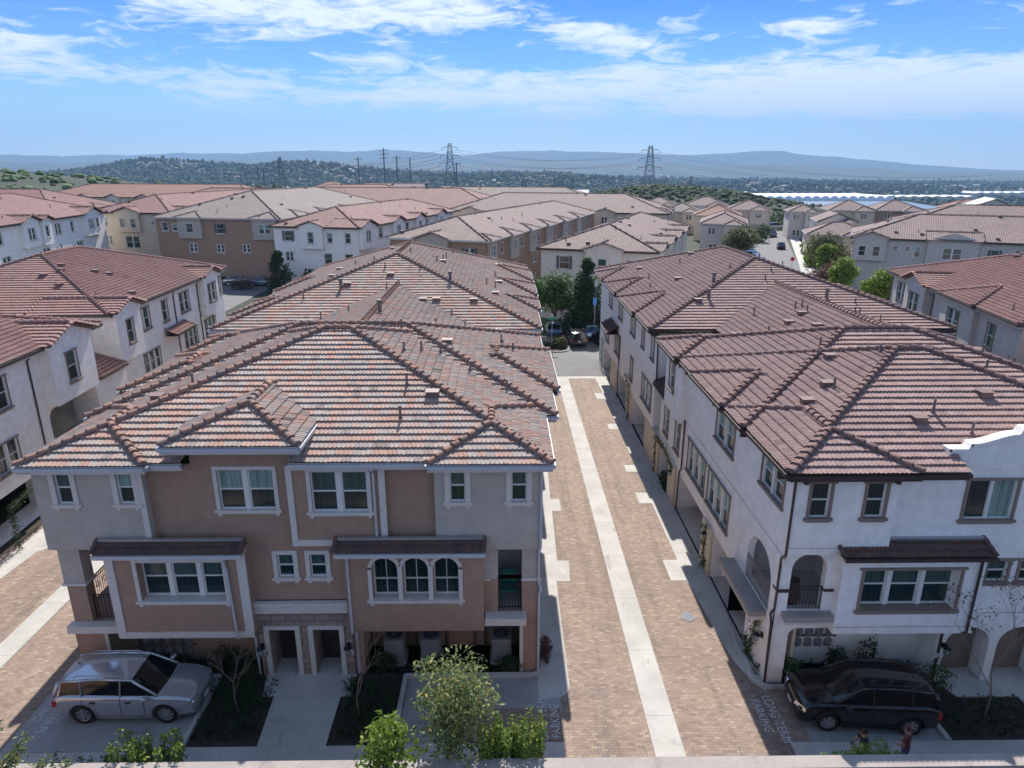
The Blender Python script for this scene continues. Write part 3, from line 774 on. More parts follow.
def mesh_meters(parent, x0, y, z0, n, dx=0.38, mi='steel'):
    for r in range(2):
        for i in range(n):
            b = MB(); x = x0 + i * dx; z = z0 + r * 0.46
            b.box(x - 0.12, x + 0.12, y - 0.10, y - 0.004, z - 0.17, z + 0.13)
            T = Matrix.Translation((x, y - 0.10, z)) @ Matrix.Rotation(PI / 2, 4, 'X')
            pr = [(0.0, 0.12), (0.07, 0.11), (0.095, 0.04), (0.10, 0.0)]
            vs = []; fs = []
            for (r_, h) in pr:
                for k in range(12): vs.append(T @ Vector((r_ * math.cos(k * PI / 6), r_ * math.sin(k * PI / 6), h)))
            for q in range(3):
                for k in range(12): fs.append((q * 12 + k, q * 12 + (k + 1) % 12, (q + 1) * 12 + (k + 1) % 12, (q + 1) * 12 + k))
            b.raw(vs, fs)
            b.tube((x, y - 0.05, z + 0.13), (x, y - 0.05, z + 0.30), 0.03, n=6)
            b.build('electric_meter', M['steel'], parent)
    b = MB(); b.box(x0 - 0.3, x0 + n * dx - 0.1, y - 0.06, y - 0.002, z0 + 0.22, z0 + 0.30); b.tube((x0 - 0.3, y - 0.05, z0 - 0.6), (x0 - 0.3, y - 0.05, z0 + 0.9), 0.03)
    b.build('conduit', M['pipe'], parent)

# ================================================================== BUILDING A: brown town-house block, left of the lane
A = thing('townhouse_block', 'brown and grey stucco townhouse block with a blended terracotta roof, left of the brick lane', 'townhouse block', (-7.0, 20.7, 0))
ZE = 8.65
A_REF[0] = A
wb = MB(); wg = MB(); ws_ = MB(); wt = MB()      # brown, grey, stone, trims
# --- third floor front
H2 = dict(n=1, w=0.52, h=1.16, trim='trim', tw=0.17)
front(wg, A, 20.4, -15.4, -11.85, 5.42, 8.42, [dict(x=-14.43, z=7.13, **H2), dict(x=-12.42, z=7.13, bl='b', **H2)])
side(wg, A, -11.85, 20.4, 20.72, 5.42, 8.42)
wg.box(-15.39, -11.86, 20.41, 22.0, 5.40, 5.43)
front(wb, A, 20.7, -11.85, -7.15, 5.45, 8.42, [dict(x=-8.6, z=6.74, w=1.85, h=1.46, n=2, bl='b', trim='trim')])
front(wb, A, 20.7, -10.35, -7.0, 8.42, 9.2); side(wb, A, -10.35, 20.7, 23.0, 8.42, 9.2, s=-1); side(wb, A, -7.0, 20.7, 23.0, 8.42, 9.2)
front(wb, A, 20.5, -7.15, -3.95, 5.62, 8.42, [dict(x=-5.46, z=6.74, w=1.86, h=1.46, n=2, trim='trim')])
side(wb, A, -7.15, 20.5, 20.72, 5.62, 8.42, s=-1); side(wb, A, -3.95, 20.5, 20.72, 5.62, 8.42)
wb.box(-7.14, -3.96, 20.51, 20.75, 5.60, 5.63)
front(wb, A, 20.7, -3.95, -2.3, 5.45, 8.42)
wg_l = wg; wg = MB()
front(wg, A, 20.4, -2.3, 1.27, 5.32, 8.42, [dict(x=-1.53, z=7.13, **H2), dict(x=0.5, z=7.13, **H2)])
side(wg, A, -2.3, 20.4, 20.72, 5.32, 8.42, s=-1)
wg.box(-2.29, 1.26, 20.41, 21.0, 5.30, 5.33)
# --- second floor front
front(wb, A, 20.25, -13.5, -8.78, 2.05, 5.52, [dict(x=-11.02, z=3.5, w=2.9, h=1.5, n=3, rec=0.28, trim='trim')])
side(wb, A, -13.5, 20.25, 23.5, 2.05, 5.42, s=-1); side(wb, A, -8.78, 20.25, 20.72, 2.05, 5.52)
wb.box(-13.49, -8.79, 20.26, 22.2, 2.02, 2.06)
front(wb, A, 20.7, -8.78, -5.5, 3.17, 5.45, [dict(x=-7.58, z=4.1, w=0.56, h=0.9, trim='trim', tw=0.15), dict(x=-6.46, z=4.1, w=0.56, h=0.9, trim='trim', tw=0.15)])
front(wb, A, 20.35, -5.5, -0.72, 2.10, 5.5, [dict(x=-3.06, z=3.4, w=2.99, h=1.66, n=3, arch=True, rec=0.28, trim='trim', bl='d')])
side(wb, A, -5.5, 20.35, 20.72, 2.1, 5.5, s=-1); side(wb, A, -0.72, 20.35, 20.72, 2.1, 5.5)
wb.box(-5.49, -0.73, 20.36, 22.1, 2.07, 2.11)
front(wb, A, 20.7, -0.72, 1.27, 2.1, 3.95, holes=[(-0.22, 0.62, 2.6, 3.95, 0.28)]); front(wg, A, 20.71, -0.72, 1.27, 3.95, 5.35, holes=[(-0.22, 0.62, 3.95, 5.28, 0.3)])
# balcony room behind the right opening
dk = MB(); dk.box(-0.7, 1.0, 22.6, 22.7, 2.6, 5.3); dk.box(-0.7, 1.2, 21.0, 22.6, 2.55, 2.6); dk.box(-0.71, -0.66, 21.0, 22.6, 2.6, 5.3); dk.box(1.15, 1.2, 21.0, 22.6, 2.6, 5.3)
dk.build('balcony_recess', M['lilac'], A)
ch = MB(); ch.box(-0.1, 0.45, 21.3, 21.85, 3.0, 3.08); ch.box(-0.1, 0.45, 21.85, 21.92, 3.05, 3.6)
for px in (-0.07, 0.42):
    for py in (21.33, 21.88): ch.tube((px, py, 2.6), (px, py, 3.02), 0.02)
o_ = ch.build('patio_chair', M['signgreen']); tag(o_, 'teal patio chair on the small balcony at the right corner of the brown block', 'chair')
# --- ground floor
front(wb, A, 20.7, -15.35, -8.8, 0, 2.3, holes=[(-14.2, -8.8, 0, 2.02, .8)])
wb.box(-14.2, -8.8, 21.5, 21.55, 0, 2.02)
front(ws_, A, 20.62, -8.8, -5.45, 0, 2.75, holes=[(-8.42, -7.5, 0, 2.0, 1.0), (-6.85, -5.93, 0, 2.0, 1.0)])
side(ws_, A, -8.8, 20.62, 20.72, 0, 2.75, s=-1); side(ws_, A, -5.45, 20.62, 20.72, 0, 2.75)
front(wb, A, 20.7, -5.45, 1.27, 0, 2.12, holes=[(-5.1, 0.55, 0, 2.02, 1.5)])
wb.box(-5.1, 0.55, 22.2, 22.25, 0, 2.02)
# --- long sides and back
e_w = []
for y in (25.5, 30, 34, 41, 46, 51, 57, 62):
    e_w += [dict(y=y, z=6.8, w=1.6 if int(y) % 2 else 0.8, h=1.4, n=2 if int(y) % 2 else 1), dict(y=y + 0.6, z=3.6, w=2.2, h=1.4, n=3)]
garE = [(y, y + 2.6, 0, 2.15, 0.5) for y in (22.6, 27.0, 31.4, 42, 46.4, 50.8, 56, 60.4)]
side(wb, A, 1.27, 20.7, 38.2, 0, 5.35, [w for w in e_w if w['z'] < 5 and w['y'] < 37], [g for g in garE if g[0] < 34])
side(wg, A, 1.28, 20.4, 38.2, 5.35, 8.42, [w for w in e_w if w['z'] > 5 and w['y'] < 37])
side(wb, A, 1.7, 39.7, 65.4, 0, 8.42, [w for w in e_w if w['y'] > 40], [g for g in garE if g[0] > 40])
front(wb, A, 39.7, 1.27, 1.7, 0, 8.42)
side(wb, A, -15.36, 23.5, 38.2, 0, 8.42, [w for w in e_w if w['y'] < 37], [g for g in garE if g[0] < 34], s=-1)
side(wg_l, A, -15.4, 20.4, 23.5, 5.42, 8.42, [dict(y=22.0, z=6.9, w=0.8, h=1.2)], s=-1); side(wb, A, -15.36, 20.7, 23.5, 0, 2.3, s=-1)
side(wb, A, -16.8, 39.7, 65.4, 0, 8.42, [w for w in e_w if w['y'] > 40], [g for g in garE if g[0] > 40], s=-1)
front(wb, A, 39.7, -16.8, -15.36, 0, 8.42)
wb.face([(-16.8, 65.4, 0), (-16.8, 65.4, 8.42), (1.7, 65.4, 8.42), (1.7, 65.4, 0)])
wb.box(-15.34, -13.52, 20.72, 23.45, 2.2, 2.31)                     # balcony floor
wb.box(-15.3, 1.2, 38.2, 39.7, 0, 8.42)
# corner column of the left balcony
wc = MB(); wc.box(-15.28, -14.55, 20.62, 21.15, 3.95, 5.42); wc.build('column', M['grey'], A); wb.box(-15.24, -14.6, 20.66, 21.1, 2.3, 3.9); wt.box(-15.34, -14.5, 20.56, 21.2, 3.88, 3.96)
wc = MB(); wc.box(-15.28, -14.8, 23.0, 23.5, 2.3, 5.42); wc.build('column', M['grey'], A); wg_l.build('bay_wall', M['grey'], A)
wA = wb.build('wall', M['brown'], A); wg.build('bay_wall', M['grey'], A); ws_.build('stone_cladding', M['stone'], A)
# --- trims
for (x0, x1, y, z0, z1, p) in [(-13.5, -13.22, 20.25, 2.05, 5.4, .05), (-9.06, -8.76, 20.25, 2.0, 5.4, .06), (-13.5, -8.76, 20.25, 1.98, 2.22, .045),
    (-7.18, -6.98, 20.5, 5.6, 8.42, .05), (-4.15, -3.93, 20.5, 5.6, 8.42, .05), (-7.18, -3.93, 20.5, 5.45, 5.68, .04),
    (-8.8, -5.45, 20.62, 2.75, 3.15, .14), (-9.0, -5.35, 20.62, 3.1, 3.19, .2), (-8.6, -8.43, 20.62, 0, 2.0, .05), (-7.49, -7.32, 20.62, 0, 2.0, .05), (-8.6, -7.32, 20.62, 2.0, 2.14, .055),
    (-7.03, -6.86, 20.62, 0, 2.0, .05), (-5.92, -5.75, 20.62, 0, 2.0, .05), (-7.03, -5.75, 20.62, 2.0, 2.14, .055),
    (-14.32, -14.2, 20.7, 0, 2.02, .03), (-14.32, -13.5, 20.7, 2.02, 2.14, .03), (0.55, 0.67, 20.7, 0, 2.02, .03), (-0.72, 0.67, 20.7, 2.02, 2.14, .03),
    (-0.72, -0.5, 20.71, 3.9, 3.99, .05), (0.6, 1.3, 20.71, 3.9, 3.99, .06), (-15.4, -11.83, 20.4, 8.2, 8.42, .04), (-2.32, 1.29, 20.4, 8.2, 8.42, .04), (-12.02, -11.83, 20.4, 5.42, 8.2, .035)]:
    tb = MB(); tb.box(x0, x1, y - p, y - 0.003, z0, z1); tb.build('trim', M['trim'], A)
for x in (-15.35, -2.32): pass
wt.box(-0.68, 0.78, 20.25, 20.7, 2.35, 2.62); wt.box(-15.36, -13.5, 20.35, 20.70, 2.08, 2.36)
wt.build('ledge', M['trim'], A)
for x in (-7.96, -6.39):
    d = MB(); d.box(x - 0.42, x + 0.42, 21.5, 21.58, 0.05, 1.98); d.box(x - 0.3, x - 0.04, 21.48, 21.5, 1.1, 1.8); d.box(x + 0.04, x + 0.3, 21.48, 21.5, 1.1, 1.8); d.box(x - 0.3, x + 0.3, 21.48, 21.5, 0.25, 0.9)
    od = d.build('front_door', M['door_d'], A); h = MB(); h.tube((x + 0.36, 21.44, 0.95), (x + 0.36, 21.44, 1.15), 0.018); h.build('handle', M['steel'], od)
for side_x, sgn in ((1.27, 1), (-15.36, -1)):
    for g in garE:
        xx = side_x if g[0] < 34 else (1.7 if sgn == 1 else -16.8)
        d = MB(); 
        d.box(min(xx - sgn * .46, xx - sgn * .5), max(xx - sgn * .46, xx - sgn * .5), g[0], g[1], 0, 2.14)
        for q in range(4): d.box(min(xx - sgn * .46, xx - sgn * .435), max(xx - sgn * .46, xx - sgn * .435), g[0] + .1, g[1] - .1, .06 + q * .52, .5 + q * .52)
        d.build('garage_door', M['garage'], A)
awning(A, (-13.55, 20.30), 0, 4.85, 5.82, 0.5, 0.27); awning(A, (-5.6, 20.33), 0, 4.95, 5.80, 0.5, 0.27)
downspout(A, [(-9.55, 19.8, 5.4), (-9.5, 20.15, 5.2), (-9.42, 20.17, 4.7), (-9.35, 20.17, 2.0), (-9.1, 20.55, 1.85), (-8.92, 20.6, 1.7), (-8.92, 20.6, 0.1)])
downspout(A, [(-4.28, 20.1, 8.45), (-4.3, 20.42, 8.2), (-4.3, 20.42, 5.7)]); downspout(A, [(-5.35, 19.85, 5.4), (-5.35, 20.26, 5.15), (-5.35, 20.26, 2.1), (-5.3, 20.6, 1.9), (-5.3, 20.6, 0.1)])
downspout(A, [(1.24, 20.1, 8.45), (1.24, 20.3, 8.2), (1.24, 20.3, 5.4), (1.2, 20.62, 5.2), (1.2, 20.64, 3.9), (1.28, 20.56, 3.6), (1.22, 20.62, 3.4), (1.22, 20.64, 0.1)])
railing(A, (-15.25, 22.9), -PI / 2, 1.7, 2.3, 0.98, 0.12, scroll=True); railing(A, (-14.55, 20.85), 0, 1.0, 2.36, 0.98, 0.12); railing(A, (-0.2, 20.9), 0, 0.8, 2.6, 0.95, 0.09)
mesh_meters(A, -13.3, 21.5, 0.47, 5)
wall_light(A, -8.7, 20.55, 1.25); wall_light(A, -5.6, 20.55, 1.25)
for x, s in ((-8.7, '120'), (-5.6, '118')):
    cu = bpy.data.curves.new('number_plate', 'FONT'); cu.body = s; cu.size = 0.13; cu.align_x = 'CENTER'; cu.extrude = 0.004
    ot = bpy.data.objects.new('t', cu); COL.objects.link(ot); dg = bpy.context.evaluated_depsgraph_get(); me = bpy.data.meshes.new_from_object(ot.evaluated_get(dg)); bpy.data.objects.remove(ot)
    pl = MB(); pl.box(x - 0.15, x + 0.15, 20.57, 20.61, 0.93, 1.10); op = pl.build('number_plate', M['plate'], A)
    on = bpy.data.objects.new('house_number', me); me.materials.append(M['black']); COL.objects.link(on); on.parent = op
    on.location = Vector((x, 20.565, 0.965)) - off_of(A); on.rotation_euler = (PI / 2, 0, 0)
# --- roof
RA = [(-15.4, 1.5, 20.2, 36.0, ZE), (-15.9, 2.03, 24.45, 37.5, ZE), (-12.3, -1.5, 29.0, 48.0, ZE), (-17.3, 2.25, 39.2, 66.0, ZE)]
r = Roof(2)
r.cut = [(-10.4, -6.98, 15, 20.72)]; r.hip(*RA[0][:4], gut='ENW'); r.gutter((-15.4, 20.2, ZE), (-10.4, 20.2, ZE)); r.gutter((-6.98, 20.2, ZE), (1.5, 20.2, ZE)); r.hip(*RA[1][:4]); r.hip(-12.3, -1.5, 30.0, 46.0, gut='', ends='gg')
r2 = r
r.hip(-15.55, -11.45, 19.95, 25.5, ze=8.66); r.hip(-2.45, 1.58, 19.95, 25.5, ze=8.66)
r.hip(-10.9, -6.5, 19.95, 26.5, ze=9.32)
rf = r.build(A, 'tile_a', 'trim', 'gut_w', M['cap_a'])
r = Roof(1); r.hip(*RA[3][:4])
for (a, b_, c, d) in [(-2.6, 2.5, 44.6, 48.6), (-3.2, 2.55, 50.3, 55.5), (-3.2, 2.5, 57.0, 63.0), (-17.6, -13, 43, 48), (-17.6, -13, 52, 57)]: r.hip(a, b_, c, d, gut='SEW')
for (a, b_, c, d) in [(-3.0, 2.35, 27.5, 34.1), (-16.3, -12, 27.5, 33.0), (-16.3, -12, 33.6, 37.0)]: r.hip(a, b_, c, d, ze=8.69, gut='EW')
r.build(A, 'tile_a', 'trim', 'gut_w', M['cap_a'])
scatter_vents(rf, RA, 46, 5, (-13, 0.5), (26, 62), [(-2.6, 23.6, 'v'), (-12.9, 24.2, 'v'), (-3.6, 24.2, 'p'), (-3.6, 22.3, 'p'), (-11.8, 24.8, 'p'), (-4.1, 27.2, 'p'), (-6.6, 36.0, 'c'), (-9.0, 34.5, 'v'),
   (-2.8, 33.8, 'v'), (-4.0, 35.0, 'v'), (-3.3, 36.5, 'p'), (-10.5, 44, 'c'), (-3.5, 45, 'c'), (-5.0, 42, 'v'), (-4.2, 42.5, 'v'), (-7.4, 43.2, 'p')])

# ================================================================== BUILDING B: white block right of the lane
B = thing('townhouse_block', 'white townhouse block with brown tile roof and stepped parapet, right of the brick lane', 'townhouse block', (15.5, 20.0, 0))
w = MB(); wt = MB(); TB = dict(trim='trim_b', tw=0.10, head=True)
front(w, B, 19.65, 9.35, 12.72, 5.5, 8.42, [dict(x=10.2, z=6.86, w=0.6, h=1.25, **TB), dict(x=12.0, z=6.86, w=0.6, h=1.25, **TB)])
side(w, B, 12.72, 19.65, 20.02, 5.5, 8.42); w.box(9.36, 12.71, 19.66, 20.6, 5.47, 5.5)
front(w, B, 20.0, 12.72, 24.2, 5.0, 8.42, [dict(x=16.02, z=6.57, w=1.6, h=1.44, n=2, kind='slide', bl='b', **TB), dict(x=20.6, z=6.6, w=1.6, h=1.4, n=2, **TB)])
# shaped parapet gable
pp = [(14.16, 8.4), (14.16, 9.12), (14.78, 9.12), (14.84, 9.38)] + [(14.9 + 1.45 * t, 9.38 + 0.48 * (3 * t * t - 2 * t ** 3)) for t in [i / 8 for i in range(1, 9)]] + [(16.42, 10.12), (16.5, 10.14)]
pp = [(x + .12, 9.12 + (z - 9.12) * .68 if z > 9.12 else z) for x, z in pp]
pp = pp + [(2 * 18.0 - x, z) for x, z in pp[::-1]]
for yy, fl in ((19.98, 0), (20.26, 1)):
    w.face([(x, yy, z) for x, z in (pp if fl else pp[::-1])][::1])
cp = MB()
for (x0, z0), (x1, z1) in zip(pp, pp[1:]):
    if (x0, z0) == (x1, z1): continue
    cp.face([(x0, 19.93, z0 + .01), (x1, 19.93, z1 + .01), (x1, 20.31, z1 + .01), (x0, 20.31, z0 + .01)])
    dz = Vector((z1 - z0, 0, -(x1 - x0))).normalized() * 0.09
    cp.face([(x0, 19.93, z0 + .01), (x0 + dz.x, 19.93, z0 + dz.z), (x1 + dz.x, 19.93, z1 + dz.z), (x1, 19.93, z1 + .01)])
cp.build('parapet_cap', M['white'], B)
front(w, B, 20.0, 9.4, 11.3, 2.4, 5.5, holes=[(9.78, 10.98, 3.05, 5.3, 0.3, True)])
front(w, B, 19.6, 11.3, 16.1, 2.4, 5.62, [dict(x=13.68, z=3.36, w=3.25, h=1.57, n=3, rec=0.3, **TB)])
side(w, B, 11.3, 19.6, 20.02, 2.4, 5.5, s=-1); side(w, B, 16.1, 19.6, 20.02, 2.4, 5.62); w.box(11.31, 16.19, 19.61, 21.4, 2.37, 2.41)
front(w, B, 20.0, 16.2, 24.2, 2.4, 5.0, [dict(x=16.82, z=4.18, w=0.7, h=0.83, **TB), dict(x=17.95, z=4.18, w=0.7, h=0.83, **TB), dict(x=21, z=3.4, w=2.4, h=1.5, n=3, **TB)])
front(w, B, 20.0, 11.3, 16.2, 5.0, 5.0001)
front(w, B, 20.02, 9.4, 15.44, 0, 2.4, holes=[(9.98, 15.30, 0, 2.32, 1.0, 0.3)]); w.box(9.98, 15.3, 21.02, 21.06, 0, 2.38)
front(w, B, 20.01, 15.44, 24.2, 0, 2.4, holes=[(15.62, 17.2, 0, 2.3, 0.7, 0.75), (17.5, 19.1, 0, 2.3, 0.7, 0.75)])
for x in (16.4, 18.3):
    d = MB(); d.box(x - 0.78, x + 0.78, 20.68, 20.74, 0, 2.3); d.box(x - 0.42, x + 0.42, 20.62, 20.68, 0.03, 2.0); d.box(x - .3, x + .3, 20.60, 20.62, 1.1, 1.8); d.box(x - .3, x + .3, 20.60, 20.62, .2, .95)
    od = d.build('front_door', M['door_b'], B); h = MB(); h.tube((x + 0.34, 20.57, 0.95), (x + 0.34, 20.57, 1.15), 0.018); h.build('handle', M['steel'], od)
# west side
XB = 9.35
side(w, B, XB, 19.65, 24.2, 5.0, 8.42, [dict(y=21.4, z=6.85, w=1.9, h=1.3, n=2, bl='b', **TB)], s=-1)
side(w, B, XB, 20.0, 24.2, 2.3, 5.0, s=-1, holes=[(20.5, 22.9, 2.62, 4.75, 0.3, 1.1)])
side(w, B, XB, 20.0, 24.2, 0, 2.3, s=-1, holes=[(22.3, 24.2, 0, 2.2, 3.0)])
side(w, B, XB, 24.2, 32.6, 2.3, 8.42, [dict(y=26.6, z=6.45, w=2.3, h=1.45, n=2, bl='b', **TB), dict(y=26.7, z=3.1, w=2.9, h=1.65, n=3, bl='b', **TB), dict(y=30.2, z=3.1, w=2.9, h=1.65, n=3, bl='b', **TB)], s=-1)
side(w, B, XB - .25, 23.3, 32.6, 8.1, 8.42, s=-1)
side(w, B, XB, 24.2, 38.0, 0, 2.3, s=-1, holes=[(24.2, 26.7, 0, 2.2, 3.0), (28.1, 33.4, 0, 2.2, 1.3, 0.5), (34.8, 37.4, 0, 2.2, 1.3, 0.5)])
side(w, B, XB - 0.35, 32.6, 36.0, 5.2, 8.42, [dict(y=34.6, z=6.4, w=1.0, h=1.5, bl='b', **TB)], s=-1); front(w, B, 32.6, XB - .35, XB, 5.2, 8.42); w.box(XB - .34, XB, 32.61, 35.99, 5.17, 5.2)
side(w, B, XB, 32.6, 38.0, 2.3, 5.2, [dict(y=33.9, z=3.1, w=0.9, h=1.7, **TB), dict(y=36.4, z=3.1, w=0.9, h=1.7, **TB)], s=-1)
w.box(XB + 1.2, 24.0, 36.0, 38.6, 5.2, 8.42); w.box(XB, 24.0, 36.0, 38.4, 5.0, 5.25)
side(w, B, XB - .1, 39.4, 63.4, 2.3, 8.42, [dict(y=40.6, z=6.4, w=0.8, h=1.5, bl='b', **TB), dict(y=43.6, z=6.4, w=0.8, h=1.5, **TB), dict(y=47.2, z=6.4, w=1.6, h=1.5, n=2, **TB), dict(y=52.5, z=6.4, w=1.6, h=1.5, n=2, bl='b', **TB), dict(y=57.5, z=6.4, w=1.6, h=1.5, n=2, **TB),
    dict(y=41.7, z=3.1, w=2.9, h=1.6, n=3, bl='b', **TB), dict(y=47, z=3.1, w=0.9, h=1.6, **TB), dict(y=53.3, z=3.3, w=2.2, h=1.6, n=2, **TB), dict(y=59, z=3.1, w=2.4, h=1.5, n=3, **TB)], s=-1)
side(w, B, XB - .1, 39.4, 63.4, 0, 2.3, s=-1, holes=[(41.5, 46.0, 0, 2.2, 1.3, .6), (48.5, 53.2, 0, 2.2, 1.3, .6), (56, 60.5, 0, 2.2, 1.3, .6)])
front(w, B, 39.4, XB - .1, 26.2, 0, 8.42); side(w, B, 26.2, 39.4, 63.4, 0, 8.42, [dict(y=y, z=6.4, w=1.6, h=1.5, n=2, **TB) for y in (43, 49, 55, 60)])
side(w, B, 24.2, 20.0, 39.4, 0, 8.42, [dict(y=y, z=6.4, w=1.6, h=1.5, n=2, **TB) for y in (24, 30, 35)] + [dict(y=y, z=3.3, w=2.2, h=1.5, n=3, **TB) for y in (24, 30, 35)])
w.face([(26.2, 63.4, 0), (XB - .1, 63.4, 0), (XB - .1, 63.4, 8.42), (26.2, 63.4, 8.42)][::-1])
front(w, B, 38.0, XB, 24.2, 0, 5.2)
w.build('wall', M['white'], B)
jt = MB(); jt.box(12.74, 24.2, 19.992, 19.999, 5.03, 5.045); jt.box(11.3, 16.1, 19.592, 19.599, 2.66, 2.675); jt.box(9.35, 12.72, 19.642, 19.649, 5.72, 5.735); jt.box(16.2, 24.2, 19.992, 19.999, 2.9, 2.915); jt.box(9.341, 9.349, 24.2, 38, 5.3, 5.315); jt.box(9.341, 9.349, 19.65, 24.2, 5.3, 5.315)
jt.build('control_joint', M['trim_b'], B)
# warm coloured garage piers and linings along the lane
g_ = MB()
for (a, c) in ((26.7, 28.1), (33.4, 34.8), (37.4, 41.5), (46.0, 48.5), (53.2, 56.0)):
    g_.box(XB - 0.14, XB + 1.4, a + .02, c - .02, 0, 2.28); 
g_.box(XB + 1.3, XB + 1.4, 28, 60.5, 0, 2.28)
g_.box(XB + 0.98, XB + 1.1, 20.4, 26.72, 0, 2.28)
g_.build('garage_pier', M['cream'], B)
bl = MB(); bl.box(XB - 0.62, XB - 0.004, 20.55, 24.1, 2.42, 2.62); bl.box(9.62, 11.29, 19.62, 19.996, 2.84, 3.05); bl.build('balcony_slab', M['conc_w'], B)
bk = MB(); bk.box(XB - 0.56, XB - 0.006, 20.6, 24.05, 2.25, 2.42); bk.box(9.7, 11.28, 19.7, 19.996, 2.70, 2.84)
for y in (20.9, 23.7): bk.box(XB - 0.5, XB - 0.005, y, y + .14, 2.0, 2.25)
bk.build('slab_moulding', M['pink'], B)
dk = MB(); dk.box(12.2, 12.25, 20.3, 23.2, 2.6, 5.3); dk.box(9.7, 12.2, 23.2, 23.25, 2.6, 5.3); dk.box(9.65, 12.2, 20.3, 23.2, 2.55, 2.6)
dk.build('balcony_recess', M['lilac'], B)
railing(B, (XB + 0.05, 23.0), -PI / 2, 2.6, 2.62, 0.95, 0.11, mat='trim_b'); railing(B, (9.8, 20.1), 0, 1.15, 3.05, 0.9, 0.11)
bsk = MB(); 
bsk.lathe((10.15, 20.55, 2.95), [(0.0, 0.0), (0.22, 0.0), (0.27, 0.35), (0.26, 0.75), (0.2, 0.95), (0.24, 1.0), (0.18, 0.98), (0.0, 0.9)], 14)
o_ = bsk.build('woven_basket', M['wood_d']); tag(o_, 'tall brown woven basket on the corner balcony of the white block', 'basket')
wt.box(9.33, 9.80, 19.9, 20.3, 3.85, 3.93); wt.box(10.96, 11.29, 19.93, 20.2, 3.85, 3.93)
for (x, y) in ((9.55, 19.45), (12.5, 19.45)): wt.box(x, x + .12, y, y + .55, 8.12, 8.36)
for y in (19.9, 23.5, 27, 31.5, 32.8, 35.6, 39.6): wt.box(8.85, 9.4, y, y + .12, 8.12, 8.36)
wt.build('rafter_tails', M['wood_d'], B)
awning(B, (11.15, 19.98), 0, 4.95, 5.87, 0.72, 0.28, gut='gut_b'); awning(B, (XB + 1.3, 39.3), -PI / 2, 3.3, 5.85, 1.5, 0.55, gut='gut_b'); awning(B, (XB - .1, 56.5), -PI / 2, 3.4, 5.6, 0.9, 0.5, gut='gut_b')
downspout(B, [(9.2, 19.45, 8.4), (9.3, 19.58, 8.2), (9.3, 19.58, 5.5), (9.33, 19.93, 5.2), (9.33, 19.93, 3.2), (9.22, 19.93, 3.0), (9.28, 19.93, 2.6), (9.33, 19.95, 0.1)], 'gut_b')
downspout(B, [(15.9, 19.3, 5.5), (15.9, 19.53, 5.3), (15.9, 19.53, 2.45), (15.5, 19.95, 2.2), (15.42, 19.97, 2.1), (15.42, 19.97, 0.1)], 'gut_b')
downspout(B, [(XB - .07, 32.5, 5.4), (XB - .07, 32.5, 2.7), (XB - .07, 32.8, 2.4), (XB - .07, 32.9, 0.1)], 'gut_b'); downspout(B, [(9.2, 39.3, 8.4), (9.3, 39.33, 5.0)], 'gut_b'); downspout(B, [(XB - .2, 52.0, 5.2), (XB - .2, 52.0, .1)], 'gut_b')
mesh_meters(B, 10.45, 21.02, 1.0, 5, 0.38)
wall_light(B, 15.55, 19.95, 1.5); wall_light(B, XB - .02, 20.6, 1.5, -1, 0); wall_light(B, XB - .02, 27.4, 1.7, -1, 0); wall_light(B, XB - .02, 34.1, 1.7, -1, 0)
pl = MB(); pl.box(15.3, 15.6, 19.93, 19.99, 1.1, 1.27); pl.build('number_plate', M['plate'], B)
RB = [(8.85, 24.6, 19.2, 32.6, ZE), (8.72, 24.8, 23.1, 36.2, ZE), (12.5, 23.5, 29.5, 45.5, ZE), (8.6, 26.8, 39.0, 64.0, ZE)]
RB[0] = (8.85, 23.3, 19.2, 32.6, ZE)
r = Roof(2); r.cut = [(14.6, 24.6, 15, 20.12)]; r.hip(*RB[0][:4], gut='ENW'); r.gutter((8.85, 19.2, ZE), (14.6, 19.2, ZE)); r.hip(*RB[1][:4]); r.hip(12.5, 23.5, 29.5, 46, gut='', ends='gg'); r.hip(8.9, 13.05, 19.1, 25.2, ze=8.66)
r.hip(15.2, 20.9, 20.27, 27.5, ze=8.66, gut=''); pass
rf = r.build(B, 'tile_b', 'wood_d', 'gut_b', M['cap_b'])
r = Roof(1); r.hip(*RB[3][:4])
for (a, b_, c, d) in [(8.45, 13.5, 43.5, 49.5), (8.45, 13.5, 51, 56), (8.5, 13, 58, 62), (22, 27.1, 46, 52)]: r.hip(a, b_, c, d, gut='SEW')
for (a, b_, c, d) in [(8.5, 12.5, 32.3, 36.35), (8.62, 13, 25.3, 30)]: r.hip(a, b_, c, d, ze=8.69, gut='SW')
r.build(B, 'tile_b', 'wood_d', 'gut_b', M['cap_b'])
scatter_vents(rf, RB, 46, 9, (9.8, 25), (22, 62), [(14.2, 21.6, 'v'), (14.9, 22, 'p'), (15.6, 20.9, 'p'), (15.0, 26, 'p'), (11.2, 23.6, 'v'), (12.3, 24.5, 'v'), (13.5, 27, 'v'), (13.2, 27.4, 'p'), (13.0, 42.5, 'c'), (20.5, 42.5, 'c'),
   (15.5, 36, 'v'), (16.5, 36.8, 'v'), (15.2, 33.6, 'v'), (16.2, 34.2, 'v'), (14, 45, 'c'), (18.5, 35, 'p'), (17.0, 38, 'p')])
